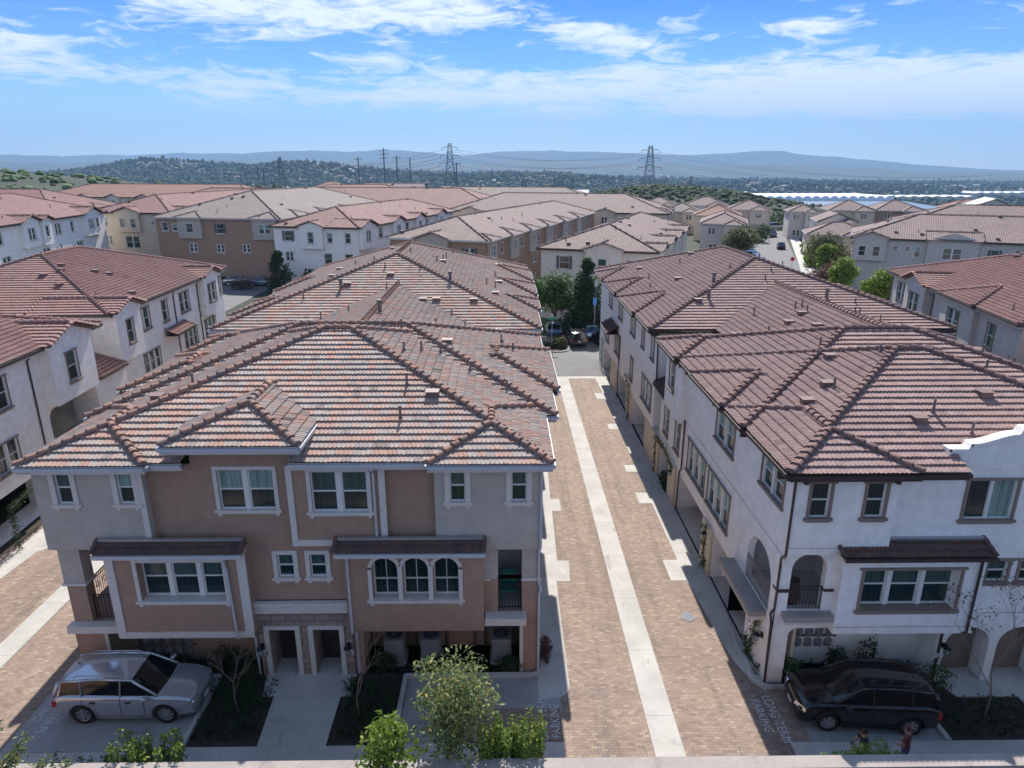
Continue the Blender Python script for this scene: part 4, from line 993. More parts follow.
# ================================================================== alley blocks C (left) and I (right), authored in their own frame
def gable_wall(b, s, x, y0, y1, ze):
    zt = ze + (y1 - y0) / 2 * PITCH
    t = [(s * x, y0, ze - .25), (s * x, y1, ze - .25), (s * x, y1, ze - 0.06), (s * x, (y0 + y1) / 2, zt - 0.06), (s * x, y0, ze - 0.06)]
    b.face(t if s == 1 else t[::-1])
def alley_block(name, label, loc, rz, s, wallmat, tile, y0, y1, gap, bays, wins, holes, trim, vents, fascia='trim', gut='gut_b', depth=17.0, seed=3, pipes_at=(), off2=0.0):
    o = thing(name, label, 'townhouse block', loc, rz, authored_local=True)
    w = MB(); X = lambda a: a * s
    secs = [(y0, gap[0], 0.0), (gap[1], y1, off2)] if gap else [(y0, y1, 0.0)]
    for (a, c, of) in secs:
        cut = sorted(bb for bb in bays if a <= bb[0] < c)
        ws = [q for q in wins if a < q['y'] < c]
        side(w, o, X(of), a, c, 0, 8.42, [q for q in ws if not any(bb[0] < q['y'] < bb[1] and q['z'] > 5 for bb in cut)], [h for h in holes if a < h[0] < c], s=s)
        for (b0, b1, pr, kind) in cut:
            side(w, o, X(of + pr), b0, b1, 5.3, 8.42, [q for q in ws if b0 < q['y'] < b1 and q['z'] > 5], s=s)
            xa, xb = min(X(of), X(of + pr)), max(X(of), X(of + pr))
            front(w, o, b0, xa, xb, 5.3, 8.42); w.face([(xa, b1, 5.3), (xa, b1, 8.42), (xb, b1, 8.42), (xb, b1, 5.3)]); w.box(xa, xb, b0 + .005, b1 - .005, 5.24, 5.299)
            if kind == 'g': gable_wall(w, s, of + pr - 0.002, b0 - .25, b1 + .25, 8.65)
        xa, xb = min(-X(depth), X(of)), max(-X(depth), X(of))
        front(w, o, a, xa, xb, 0, 8.42, [dict(x=(xa + xb) / 2, z=6.6, w=0.9, h=1.3, trim=trim)] if a == y0 else [])
        w.face([(xa, c, 0), (xa, c, 8.42), (xb, c, 8.42), (xb, c, 0)])
        side(w, o, -X(depth), a, c, 0, 8.42, s=-s)
    if gap:
        w.box(min(-X(1.8), -X(depth)), max(-X(1.8), -X(depth)), gap[0] - .01, gap[1] + .01, 5.2, 8.2); w.box(min(-X(.02), -X(depth)), max(-X(.02), -X(depth)), gap[0] - .01, gap[1] + .01, 2.4, 5.2)
        awning(o, (-X(1.78), gap[0]) if s == 1 else (-X(1.78), gap[1]), PI / 2 if s == 1 else -PI / 2, gap[1] - gap[0], 5.9, 1.9, .62, 'tile_c' if tile == 'tile_c' else 'tile_dark', 'gut_b')
    w.build('wall', M[wallmat], o)
    rects = []
    r = Roof(1); r.skz = ZE
    for (a, c, of) in secs:
        xa, xb = sorted((-X(depth + .5), X(of + 0.5))); rects.append((xa, xb, a - .5, c + .5, ZE))
        for (b0, b1, pr, kind) in bays:
            if kind == 'g' and a <= b0 < c: r.skip.append(('y', X(of + .5), b0 + .02, b1 - .02))
    for q in rects: r.hip(*q[:4])
    for (b0, b1, pr, kind) in bays:
        of = off2 if gap and b0 >= gap[1] else 0.0
        xa, xb = sorted((-X(5.5), X(of + pr + 0.35)))
        if kind == 'g': r.hip(xa, xb, b0 - .35, b1 + .35, ze=8.67, ends='gg', gut='')
        else: r.hip(xa, xb, b0 - .35, b1 + .35, ze=8.67, gut='SENW')
    rf = r.build(o, tile, fascia, gut)
    scatter_vents(rf, rects, vents, seed, (-depth, 0) if s == 1 else (0, depth), (y0 + 3, y1 - 3), pipes_at)
    return o
TW = dict(trim='trim_b', tw=0.07, head=True)
V3 = lambda y, **k: dict(y=y, z=3.2, w=2.6, h=1.5, n=3, **{**TW, **k})
Cb = alley_block('townhouse_block', 'white townhouse block with red tile roof and gabled bays, across the narrow left lane', (-24.7, 30.0, 0), RAD(2.6), 1, 'white', 'tile_c', -13, 35.5, (10.8, 14.2),
    [(5.5, 9.7, 0.6, 'g'), (14.2, 17.6, 0.6, 'g'), (29.6, 33.0, 0.6, 'g')],
    [dict(y=7.4, z=6.2, w=1.0, h=1.7, **TW), dict(y=1.5, z=6.3, w=2.3, h=1.6, n=2, **TW), V3(1.2), dict(y=-5, z=6.3, w=2.2, h=1.6, n=2, **TW), V3(-5.5),
     dict(y=15.9, z=6.3, w=0.9, h=1.6, **TW), dict(y=19.2, z=6.4, w=1.9, h=1.6, n=2, **TW), V3(19.6), dict(y=22.8, z=6.3, w=0.9, h=1.6, **TW), dict(y=26.6, z=6.3, w=1.8, h=1.6, n=2, **TW), V3(27.0),
     dict(y=31.3, z=6.3, w=1.8, h=1.6, n=2, **TW), V3(31.5), dict(y=34.4, z=6.3, w=1.5, h=1.6, n=2, **TW)],
    [(-6, -2.6, 0, 2.2, 1.4, .6), (-0.2, 4.4, 0, 2.2, 1.4, .6), (5.4, 10.4, 2.5, 5.0, 1.6, .5), (5.4, 10.4, 0, 2.2, 1.4, .6), (18, 22.5, 0, 2.2, 1.4, .6), (26, 30.5, 0, 2.2, 1.4, .6)],
    'trim_b', 22, off2=-0.7, seed=21, pipes_at=[(-9, 6, 'c'), (-7, 19, 'v'), (-6.2, 19.8, 'v'), (-6.8, 21, 'v'), (-5, 22, 'v'), (-4.2, 22.4, 'v')])
b = MB(); awning(Cb, (-0.68, 22.2), PI / 2, 3.6, 5.7, 0.9, .4, 'tile_c', 'gut_b')
for y, of in ((4.5, 0), (14.3, -.7), (24.5, -.7), (29.4, -.7)): downspout(Cb, [(of + .3, y, 8.4), (of + .05, y, 8.1), (of + .05, y, 0.1)], 'gut_b')
railing(Cb, (0.03, 5.6), PI / 2, 4.6, 2.5, 0.95, 0.14)
wall_light(Cb, 0.03, -2.2, 1.9, 1, 0); wall_light(Cb, 0.03, -0.9, 1.9, 1, 0)
Ib = alley_block('townhouse_block', 'warm grey townhouse block with red tile roof at the right edge, behind the white block', (32.0, 41.0, 0), RAD(-11), -1, 'lilac', 'tile_c', -16, 22, (-3.5, -0.6),
    [(13.0, 17.2, 0.6, 'g'), (5.0, 10.2, 0.35, 'h')],
    [dict(y=19.6, z=6.3, w=1.8, h=1.6, n=2, **TW), dict(y=15.1, z=6.2, w=1.9, h=1.6, n=2, **TW), dict(y=8.0, z=6.2, w=1.9, h=1.6, n=2, **TW), dict(y=3.0, z=6.2, w=1.0, h=1.6, **TW), dict(y=-8, z=6.2, w=1.8, h=1.6, n=2, **TW), V3(15), V3(7.5), V3(-8)],
    [(11, 15, 0, 2.2, 1.4, .6), (3, 7, 0, 2.2, 1.4, .6)], 'trim_b', 16, seed=5)
for y in (12.6, 22): downspout(Ib, [(-0.3, y, 8.4), (-0.05, y, 8.1), (-0.05, y, 0.1)], 'gut_b')

# ================================================================== blocks beyond the cross street
def far_block(label, loc, rz, w, l, ze, wallmat, tile, bays=(), fwin=(), swin=(), bands=None, trim='trim', ground=0.0, vents=12, seed=1, gut='gut_b', both=False, fbays=(), fascia='wood_d', name='townhouse_block', garages=(), det=0):
    """origin = front left corner; x along the front, y = depth; windows (x or y, z, w, h, n, shutters)"""
    o = thing(name, label, 'townhouse block', loc, rz, authored_local=True)
    bays = [(q[0], q[1], max(q[2], .6) if q[3] == 'g' else q[2], q[3]) for q in bays]; fbays = [(q[0], q[1], max(q[2], .6) if q[3] == 'g' else q[2], q[3]) for q in fbays]
    b = MB(); h = ze - 0.2
    def WD(k, v): 
        d = dict(z=v[1] + ze - 8.65, w=v[2], h=v[3], n=v[4] if len(v) > 4 else 1, trim=trim, tw=0.1); d[k] = v[0]
        if len(v) > 5: d['shut'] = True
        return d
    front(b, o, 0, 0, w, ground, h, [WD('x', v) for v in fwin if not any(f[0] < v[0] < f[1] and v[1] > 5 for f in fbays)])
    side(b, o, w, 0, l, ground, h, [WD('y', v) for v in swin if not any(f[0] < v[0] < f[1] and v[1] > 5 for f in bays)])
    side(b, o, 0, 0, l, ground, h, [WD('y', v) for v in swin] if both else [], s=-1)
    b.face([(0, l, ground), (0, l, h), (w, l, h), (w, l, ground)])
    r = Roof(det, True); rects = [(-.5, w + .5, -.5, l + .5, ze)]
    r.skz = ze; r.skip = [('x', -.5, q[0] + .02, q[1] - .02) for q in fbays if q[3] == 'g'] + [('y', w + .5, q[0] + .02, q[1] - .02) for q in bays if q[3] == 'g']
    r.hip(*rects[0])
    b2 = MB()
    for (y0, y1, pr, kind) in bays:
        t = MB() if bands else b
        side(t, o, w + pr, y0, y1, ze - 3.3, h, [WD('y', v) for v in swin if y0 < v[0] < y1 and v[1] > 5]); front(t, o, y0, w, w + pr, ze - 3.3, h); t.box(w, w + pr, y0 + .01, y1 - .01, ze - 3.36, ze - 3.3)
        t.face([(w, y1, ze - 3.3), (w, y1, h), (w + pr, y1, h), (w + pr, y1, ze - 3.3)])
        if kind == 'g': gable_wall(t, 1, w + pr, y0 - .25, y1 + .25, ze); r.hip(w - 5, w + pr + .4, y0 - .4, y1 + .4, ze=ze + .02, ends='gg', gut='')
        else: r.hip(w - 5, w + pr + .4, y0 - .4, y1 + .4, ze=ze + .02)
        if bands: t.build('bay_wall', M[bands], o)
    for (x0, x1, pr, kind) in fbays:
        t = MB() if bands else b
        front(t, o, -pr, x0, x1, ze - 3.3, h, [WD('x', v) for v in fwin if x0 < v[0] < x1 and v[1] > 5]); side(t, o, x0, -pr, 0, ze - 3.3, h, s=-1); side(t, o, x1, -pr, 0, ze - 3.3, h)
        if kind == 'g':
            zt = ze + (x1 - x0 + .5) / 2 * PITCH
            t.face([(x0 - .25, -pr + .002, ze - .25), (x1 + .25, -pr + .002, ze - .25), (x1 + .25, -pr + .002, ze - .06), ((x0 + x1) / 2, -pr + .002, zt - .06), (x0 - .25, -pr + .002, ze - .06)])
            r.hip(x0 - .4, x1 + .4, -pr - .4, 5, ze=ze + .02, ends='gg', gut='')
        else: r.hip(x0 - .4, x1 + .4, -pr - .4, 5, ze=ze + .02)
        if bands: t.build('bay_wall', M[bands], o)
    b.build('wall', M[wallmat], o)
    if b2.f: b2.build('bay_wall', M[bands or wallmat], o)
    if garages:
        for y in garages:
            g = MB(); g.box(w + .01, w + .06, y, y + 2.6, ground, ground + 2.1)
            for q in range(4): g.box(w + .06, w + .08, y + .08, y + 2.52, ground + .05 + q * .52, ground + .5 + q * .52)
            g.build('garage_door', M['garage'], o)
    rf = r.build(o, tile, fascia, gut)
    if vents: scatter_vents(rf, rects, vents, seed, (0, w), (0, l))
    return o
# F brown block in the centre
F_ = far_block('brown townhouse block with dark shutters and grey corner bays, directly behind the first tiled roof', (-15.0, 92.0, 0), RAD(-20), 13.6, 62, 9.0, 'brown', 'far_a', gut='gut_w', fascia='trim', bands='grey',
    bays=[(0.5, 3.4, .4, 'h'), (8.5, 12, .5, 'h'), (17, 20.5, .5, 'h'), (26, 29.5, .5, 'h'), (36, 39.5, .5, 'h'), (46, 49.5, .5, 'h')], fbays=[(4.2, 8.6, .5, 'g')],
    fwin=[(1.6, 6.4, .9, 1.1), (6.4, 6.4, .9, 1.1, 1), (11.4, 6.4, 1.4, 1.2, 2, 1), (2.5, 3.6, 1.6, 1.2, 2), (10, 3.6, 1.6, 1.2, 2)],
    swin=[(y, 6.5, 1.0 if k % 2 else 1.5, 1.3, 1 if k % 2 else 2) for k, y in enumerate((2, 6, 10.2, 14.5, 18.7, 23, 27.7, 32.5, 37.7, 42.5, 47.7, 54))] + [(y, 3.4, 2.0, 1.3, 2) for y in (3.5, 12, 21, 30, 40)], garages=(5, 9, 14, 19, 24), both=True, seed=31, vents=26)
G_ = far_block('cream white block with grey shutters and one central gable, behind the two street trees', (4.6, 83.0, 0), RAD(-20), 13.6, 38, 8.65, 'pink', 'far_a',
    fbays=[(5.6, 9.8, .3, 'g')], bays=[(0.6, 4.0, .4, 'g'), (9, 13, .5, 'g'), (18, 22, .5, 'g'), (27, 31, .5, 'g')],
    fwin=[(2.9, 6.2, 1.2, 1.5, 1, 1), (7.6, 6.0, 1.0, 1.6), (10.7, 6.2, .8, 1.3), (13.0, 6.2, .8, 1.0), (2.5, 3.2, 1.4, 1.4, 2), (10.5, 3.2, .9, 1.4)],
    swin=[(y, 6.4, 1.2, 1.5, 2 if k % 2 else 1) for k, y in enumerate((2.2, 6.5, 11, 15.5, 20, 24.5, 29, 34))] + [(y, 3.3, 1.8, 1.4, 2) for y in (3, 11, 20, 29)], both=True, seed=8, vents=24)
D_ = far_block('bright white block with red roof and shuttered window, left of the brown centre block', (-35.4, 107.6, 0), RAD(-15), 14.2, 44, 9.3, 'white', 'far_c',
    fbays=[(4.8, 8.6, .4, 'g')], bays=[(0.3, 5, .5, 'g'), (12, 16, .5, 'g'), (22, 25.5, .5, 'g'), (33, 37, .5, 'g')],
    fwin=[(2.5, 6.4, 1.3, 1.5, 1, 1), (6.6, 6.2, .9, 1.6), (9.5, 6.3, .8, 1.4), (12.5, 6.3, .8, 1.4), (2.4, 3.4, 1.2, 1.3, 2), (9.0, 3.0, 1.2, 1.6), (12.5, 3.2, 1.2, 1.4)],
    swin=[(y, 6.4, 1.4, 1.6, 2 if k % 2 == 0 else 1) for k, y in enumerate((2.4, 8, 14, 19, 23.7, 28.5, 35))] + [(y, 3.3, 1.8, 1.4, 2) for y in (2.5, 8, 19, 29)], both=True, seed=12, vents=22)
E_ = far_block('brown block with pale grey bays and grey tile roof, left of the bright white block', (-56.5, 114.2, 0), RAD(-12), 22.0, 46, 10.2, 'brown', 'far_g', gut='gut_w', fascia='trim', bands='grey', ground=0.8,
    fbays=[(4.2, 8.4, .4, 'h'), (17.4, 21.6, .4, 'h')],
    fwin=[(1.6, 6.5, 1.0, 1.3), (3.4, 6.5, .8, 1.1), (6.3, 6.3, 1.2, 1.4), (11.5, 6.2, 1.2, 1.5, 1, 1), (19.5, 6.3, 1.9, 1.4, 2), (6.3, 3.2, 1.3, 1.3, 2), (11.2, 3.2, 1.2, 1.2, 2), (15.8, 3.3, 1.2, 1.2, 2)],
    swin=[(2.5, 6.5, 1.1, 1.3), (7, 6.5, 1.1, 1.3), (12, 6.5, 1.1, 1.3), (7, 3, 1.8, 1.8, 2)], bays=[(5, 9.5, .5, 'h'), (14, 18, .5, 'h'), (24, 28, .5, 'h')], garages=(2, 6, 11), both=True, seed=4, vents=26)
H_ = far_block('pale grey block with grey shutters and a pinkish brown roof, upper right behind green trees', (52.3, 102.5, 0), RAD(-27), 30, 17, 8.0, 'lilac', 'far_a', ground=-1.0,
    fbays=[(0.2, 4.4, .6, 'g'), (9.6, 15.8, .5, 'g')],
    fwin=[(1.3, 6.0, .9, 1.4), (3.2, 6.0, .9, 1.4), (5.6, 6.9, .6, .6), (7.2, 6.9, .6, .6), (8.5, 6.1, .7, 1.4), (12.7, 6.0, 2.2, 1.5, 2), (17.8, 6.1, .9, 1.4, 1, 1), (21, 6.1, .9, 1.4, 1, 1), (24.4, 6.1, .9, 1.4, 1, 1), (28.4, 6.0, 1.4, 1.5, 2), (7.5, 3.2, 1, 1.4), (12.8, 2.9, 2.4, 1.4, 3), (21, 3.0, 2.4, 1.4, 3)],
    swin=[(3, 6, 1.2, 1.4, 2), (8, 6, 1.2, 1.4, 2), (13, 6, 1.2, 1.4, 2)], both=True, seed=14, vents=20, fascia='wood_d')
H2_ = far_block('pinkish brown roofed block standing right behind the pale grey shuttered block', (66.0, 116.0, 0), RAD(-27), 42, 18, 8.6, 'cream', 'far_a', ground=-1.0, seed=15, vents=12)
J_ = far_block('white block under a red roof with paired windows and small gables, far left edge', (-78.5, 66.0, 0), RAD(7), 18, 50, 10.9, 'white', 'far_c', ground=1.5,
    bays=[(24, 28, .5, 'g'), (28.6, 31.0, .7, 'g'), (42, 47, .6, 'g')],
    swin=[(y, 6.3, 1.7 if k % 2 else .9, 1.5, 2 if k % 2 else 1) for k, y in enumerate((8, 14, 19.5, 25.9, 29.8, 34.2, 38.5, 43.6, 45.9))] + [(y, 3.3, 1.8, 1.4, 2) for y in (20, 30, 40)], seed=16, vents=30)
K_ = far_block('cream block with a dark balcony opening beside the far left white block', (-71.5, 122.5, 0), RAD(-10), 15, 50, 10.5, 'cream', 'far_c', ground=1.8, fbays=[(5.0, 9.4, .6, 'g')],
    fwin=[(2.4, 6.3, .9, 1.4), (6.2, 6.1, .9, 1.5), (8.2, 6.1, .9, 1.5), (11.6, 6.6, .6, .6), (13.2, 6.6, .6, .6), (2.6, 3.2, 1.2, 1.4, 2), (7.2, 2.6, 2.6, 2.0, 2)],
    bays=[(2, 6, .6, 'g'), (14, 18, .6, 'g')], swin=[(4, 6.3, 1.4, 1.4, 2), (10, 6.3, 1.4, 1.4, 2)], seed=17, vents=20)
rows = [('long red roofed row house block behind the far left white block', (-118, 96), 6, 30, 55, 9.8, 'cream', 'far_c', 2), ('dark red roofed row house block on the far left skyline of roofs', (-150, 150), -8, 60, 22, 9.6, 'cream', 'far_c', 3),
    ('red roofed block behind the cream block', (-84, 168), -14, 46, 20, 9.6, 'brown', 'far_c', 3), ('orange red roofed block below the green hillside', (-140, 215), -10, 70, 20, 9.6, 'pink', 'far_o', 3),
    ('second orange red roofed block right of the one below the hillside', (-72, 235), -8, 42, 22, 8.6, 'pink', 'far_o', 3), ('long red roof behind the grey roofed brown block', (-62, 178), -14, 62, 24, 8.8, 'cream', 'far_c', 2),
    ('grey brown long roof behind the white gabled block', (-12, 158), -16, 48, 20, 8.8, 'cream', 'far_a', 0), ('tan long roof behind the brown centre block', (-28, 205), -12, 56, 22, 8.6, 'cream', 'far_g', 0),
    ('dark red roofed block at the left edge of the photo, low among the far roofs', (-100, 66), 8, 20, 28, 10.4, 'white', 'far_c', 2)]
for k, (lb, (x, y), rz, w_, l_, ze, wm, tm, gz) in enumerate(rows):
    far_block(lb, (x, y, 0), RAD(rz), w_, l_, ze, wm, tm, ground=gz - 2, vents=16, seed=40 + k, bays=[(q, q + 4, .5, 'h') for q in range(3, int(l_) - 5, 9)], fbays=[(q, q + 4, .5, 'g') for q in range(3, int(w_) - 5, 10)],
              fwin=[(q + 2, 6.3, 1.2, 1.4, 2) for q in range(3, int(w_) - 5, 5)], swin=[(q + 2, 6.3, 1.2, 1.4, 2) for q in range(3, int(l_) - 5, 5)])

# ---- detached houses beyond
def house(label, px, py, rz, w, l, ze, gz, wallmat, tile, gable=False, pitch=.4, name='house'):
    o = thing(name, label, 'house', (px, py, gz), RAD(rz), authored_local=True)
    b = MB(); h = ze - gz
    wn_ = [dict(x=w * .25, z=h - 2.1, w=1.3, h=1.2, n=2, tw=.1), dict(x=w * .7, z=h - 2.1, w=1.6, h=1.2, n=2, tw=.1), dict(x=w * .3, z=.9, w=1.6, h=1.3, n=2, tw=.1)]
    wall_w = [x for x in wn_]
    front(b, o, 0, 0, w, -3, h - .15, wall_w); side(b, o, w, 0, l, -3, h - .15, [dict(y=l * .3, z=h - 2.1, w=1.2, h=1.2, n=2, tw=.1), dict(y=l * .7, z=h - 2.1, w=1.2, h=1.2, n=2, tw=.1)])
    side(b, o, 0, 0, l, -3, h - .15, [dict(y=l * .4, z=h - 2.1, w=1.2, h=1.2, n=2, tw=.1)], s=-1); b.face([(0, l, -3), (0, l, h - .15), (w, l, h - .15), (w, l, -3)])
    g = MB(); g.box(w * .52, w * .92, -.06, -.01, 0, 2.2)
    r = Roof(0, True)
    global PITCH
    if gable:
        r.hip(-.4, w + .4, -.4, l + .4, ze=h, pitch=pitch, ends='gg')
        if w <= l:
            for yy in (-.02, l + .02): b.face([(-.02, yy, h - .16), (w + .02, yy, h - .16), (w / 2, yy, h + w / 2 * pitch)])
        else:
            for xx in (-.02, w + .02): b.face([(xx, 0, h - .16), (xx, l, h - .16), (xx, l / 2, h + l / 2 * pitch)])
    else: r.hip(-.4, w + .4, -.4, l + .4, ze=h, pitch=pitch)
    r.hip(w * .5, w * .95, -2.2, l * .5, ze=h - .02, pitch=pitch, gut='SEW'); front(b, o, -1.8, w * .53, w * .92, -3, h - .2, [dict(x=w * .72, z=h - 2.1, w=1.4, h=1.2, n=2, tw=.1)]); side(b, o, w * .53, -1.8, 0, -3, h - .2, s=-1); side(b, o, w * .92, -1.8, 0, -3, h - .2)
    g.v = [(v[0], v[1] - 1.8, v[2]) for v in g.v]
    b.build('wall', M[wallmat], o); r.build(o, tile, 'trim', 'gut_w'); g.build('garage_door', M['garage'], o)
    return o
HS = []
houses = [
 ('pale gabled house with a white roof plane, far off left of the largest tower', 19, 300, -8, 17, 14, 6, 0, 'lilac', 'white_roof', True),
 ('small orange roofed house in front of the white roofed one', 22, 222, -18, 9, 10, 6, 0, 'pink', 'far_o', True),
 ('wide brown hip roofed house below the second pylon', 35, 252, -12, 15, 12, 6.5, 0, 'lilac', 'far_a', False),
 ('grey brown hip roofed house just right of the wide one', 44, 228, -14, 13, 12, 6, 0, 'cream', 'far_a', False),
 ('tan roofed house in the dip below the dark green mound', 46, 200, -15, 10, 12, 6, 0, 'cream', 'far_g', False),
 ('cream house with a pinkish hip roof at the foot of the dark green mound', 60, 232, -16, 14, 12, 6, 0, 'white', 'far_a', False),
 ('pink roofed house behind the olive street tree', 49, 178, -17, 11, 14, 6.3, 0, 'cream', 'far_o', False),
 ('beige house with a low pink hip roof, directly left of the olive street tree', 42, 147, -18, 9, 18, 6.6, 0, 'pink', 'far_a', False),
 ('tan two storey house at the end of the parking street', 66, 205, -16, 12, 12, 6.2, 0, 'cream', 'far_a', False),
 ('grey gabled house behind the orange roofed one', 26, 262, -12, 10, 12, 6, 0, 'lilac', 'far_g', True),
 ('small grey gabled house between the brown block and the cream block', 29, 182, -22, 7, 11, 5.5, 0, 'lilac', 'far_a', True),
 ('peach walled little house close to the brown block far end', 20, 172, -20, 7, 10, 5, 0, 'pink', 'far_a', True),
 ('tower like tan house beside the hedge at the street end', 75, 182, -14, 7, 9, 7, 0, 'lilac', 'far_a', False),
 ('cream gabled house at the street side, behind the boundary wall', 72, 158, -16, 8, 12, 6.2, 0, 'pink', 'far_a', True),
 ('brown hip roofed house right of the tower like one', 92, 196, -12, 12, 12, 6.5, 0, 'cream', 'far_a', False),
 ('orange brown hip roofed house with a long front, above the pale grey block', 104, 194, -10, 13, 12, 6.5, 0, 'brown', 'far_a', False),
 ('low tan roofed house in front of the street side trees', 62, 140, -18, 12, 10, 5, 0, 'cream', 'far_a', False),
 ('light roofed grey gabled house above the pinkish roofed block', 118, 178, -24, 13, 13, 7.6, 0, 'lilac', 'white_roof', True),
 ('orange roofed house with solar panels on the pale side', 140, 220, -22, 14, 13, 5.6, 0, 'cream', 'far_o', False),
 ('red gabled house with dark solar panels at the right edge', 166, 214, -24, 15, 13, 5.6, 0, 'lilac', 'far_o', True),
 ('far pale house left of the tall poles', -66, 330, -8, 13, 12, 8.5, 2, 'lilac', 'far_a', True), ('far white gabled house below the tall poles', -51, 325, -8, 14, 12, 8.5, 2, 'white', 'far_a', True),
 ('far brown hip roofed house under the first pylon', -32, 300, -8, 17, 12, 8, 2, 'cream', 'far_a', False), ('far red roofed house right of the first pylon', -13, 290, -8, 13, 12, 8, 2, 'pink', 'far_o', False),
 ('far small hip roofed house left of the white roofed one', 1, 275, -8, 11, 12, 7.5, 1, 'cream', 'far_a', False), ('far hip roofed house at the left end of the distant row', -92, 345, -8, 14, 12, 9, 3, 'cream', 'far_o', False)]
M['white_roof'] = simple('roof_pale_flat_tile', (0.55, 0.53, 0.50), 0.7, var=0.08)
hs = [house(*h[:1], *h[1:]) for h in houses]
for o, (dx, dz) in ((hs[18], (0, 0)), (hs[19], (0, 0))):
    b = MB()
    for i in range(4):
        for j in range(2): b.box(1.2 + i * 1.7, 2.8 + i * 1.7, 0.5 + j * 1.3, 1.7 + j * 1.3, 0, 0.05)
    T = Matrix.Translation((1.5, 0.1, 5.85)) @ Matrix.Rotation(math.atan(.4), 4, 'X'); b.v = [tuple(T @ Vector(v)) for v in b.v]
    b.build('solar_panels', M['cwin'] if o is hs[19] else M['white_roof'], o)

# ================================================================== terrain
def smooth(a, b, x):
    t = min(1, max(0, (x - a) / (b - a))); return t * t * (3 - 2 * t)
def G(x, y, cx, cy, sx, sy, h): return h * math.exp(-((x - cx) / sx) ** 2 - ((y - cy) / sy) ** 2)
def FB(x, y, s, o=4):
    return mnoise.fractal(Vector((x / s, y / s, 3.7)), 0.9, 2.1, o)
def height(x, y):
    d = math.hypot(x, y)
    z = -0.03
    z -= 55 * smooth(330, 1100, d)
    z += 2.0 * smooth(60, 110, -x) * smooth(60, 120, y) * (1 - smooth(300, 600, d))
    z += G(x, y, -330, 370, 120, 110, 24) + G(x, y, -200, 420, 80, 70, 6)
    z += G(x, y, 74, 355, 30, 40, 7.5) + G(x, y, 112, 350, 30, 30, 5) + G(x, y, 25, 370, 40, 20, 3)
    if d > 500:
        k = smooth(500, 1500, d)
        ang = math.atan2(x, y)
        z += k * 8 * FB(x, y, 600)
        # mid hills on the left and centre
        left = 1 - smooth(-0.02, 0.35, ang)
        z += left * smooth(1300, 2600, d) * (1 - smooth(4200, 6000, d)) * (38 + 24 * FB(x, y, 700, 5))
        z += G(x, y, -1270, 2650, 300, 300, 80) + G(x, y, -700, 2500, 260, 260, 28) + G(x, y, 900, 2400, 500, 260, 22)
        z += smooth(8000, 11500, d) * (1 - .3 * smooth(12000, 14500, d)) * (1 - 0.88 * smooth(0.34, 0.66, ang)) * (290 + 110 * FB(x, y, 2600, 6) + 22 * math.exp(-((ang - 0.335) / 0.10) ** 2) + 25 * math.exp(-((ang + 0.13) / 0.05) ** 2) - 40 * math.exp(-((ang + 0.55) / 0.12) ** 2))
        z += smooth(5200, 7200, d) * (1 - smooth(7200, 8400, d)) * (1 - 0.7 * smooth(0.3, 0.6, ang)) * (125 + 75 * FB(x, y, 1500, 5))
    return z
angs = list(np.radians(np.arange(-60, 60.01, 0.4))) + list(np.radians(np.arange(66, 300, 6)))
rad = [0.5] + list(np.geomspace(3, 14500, 190))
tv = []; tf = []
for r_ in rad:
    for a in angs: x, y = r_ * math.sin(a), r_ * math.cos(a); tv.append((x, y, height(x, y)))
na = len(angs)
for i in range(len(rad) - 1):
    for j in range(na):
        k = (j + 1) % na; tf.append((i * na + j, (i + 1) * na + j, (i + 1) * na + k, i * na + k)[::-1])
tf.append(tuple(range(na))[::-1])
t = NT('terrain_ground'); v = t.coord('Object')
n1 = t.noise(v, 0.004, 8, 0.65); n2 = t.noise(v, 0.03, 6, 0.7); n3 = t.noise(v, 0.5, 6, 0.7)
c = t.ramp(n1, [(0.38, (0.018, 0.028, 0.016)), (0.56, (0.04, 0.05, 0.028)), (0.72, (0.10, 0.09, 0.06))])
c = t.mix(t.ramp(n2, [(0.45, (0, 0, 0)), (0.6, (0.8, 0.8, 0.8))]), c, (0.045, 0.06, 0.028))
c = t.mix(0.6, c, t.ramp(n3, [(0.3, (0.6, 0.6, 0.6)), (0.7, (1.3, 1.3, 1.2))]), 'MULTIPLY')
t.col(c); t.bump(n2, 0.5, 3.0); t.set(Roughness=0.95)
mb = MB(); mb.v = tv; mb.f = tf; mb.m = [0] * len(tf)
ter = mb.build('ground', t.mat, smooth=True); tag(ter, 'green and tan land running from the housing estate out to the hazy hills', kind='structure')

# ================================================================== paving
def sheet(name, mat, polys, z, label, th=0.0, kind='structure'):
    b = MB()
    for p in polys:
        if th: b.prism(p, z - th, z)
        else: b.face([(q[0], q[1], z) for q in p])
    o = b.build(name, mat); tag(o, label, kind=kind); return o
def rect(x0, x1, y0, y1): return [(x0, y0), (x1, y0), (x1, y1), (x0, y1)]
def arcpts(cx, cy, r, a0, a1, n=8): return [(cx + r * math.cos(RAD(a0 + (a1 - a0) * i / n)), cy + r * math.sin(RAD(a0 + (a1 - a0) * i / n))) for i in range(n + 1)]
sheet('base_slab', M['soil'], [rect(-24.5, 40, 13.9, 66)], 0.0, 'dark soil under the paving and the beds')
LANE = [(1.95, 13.9), (9.0, 13.9), (8.3, 26), (7.55, 34), (7.5, 57.5), (4.2, 57.5), (3.0, 30), (2.2, 20.2), (1.95, 19.4)]
sheet('brick_lane', M['paver'], [rect(1.2, 9.5, 13.9, 57.5), rect(-24, -15.3, 13.9, 66), rect(-3.3, 1.2, 17.6, 19.5), rect(-16, -15, 13.9, 23)], 0.006, 'tan and pink brick paver lane between the two rows')
cj = MB(); jn = MB()
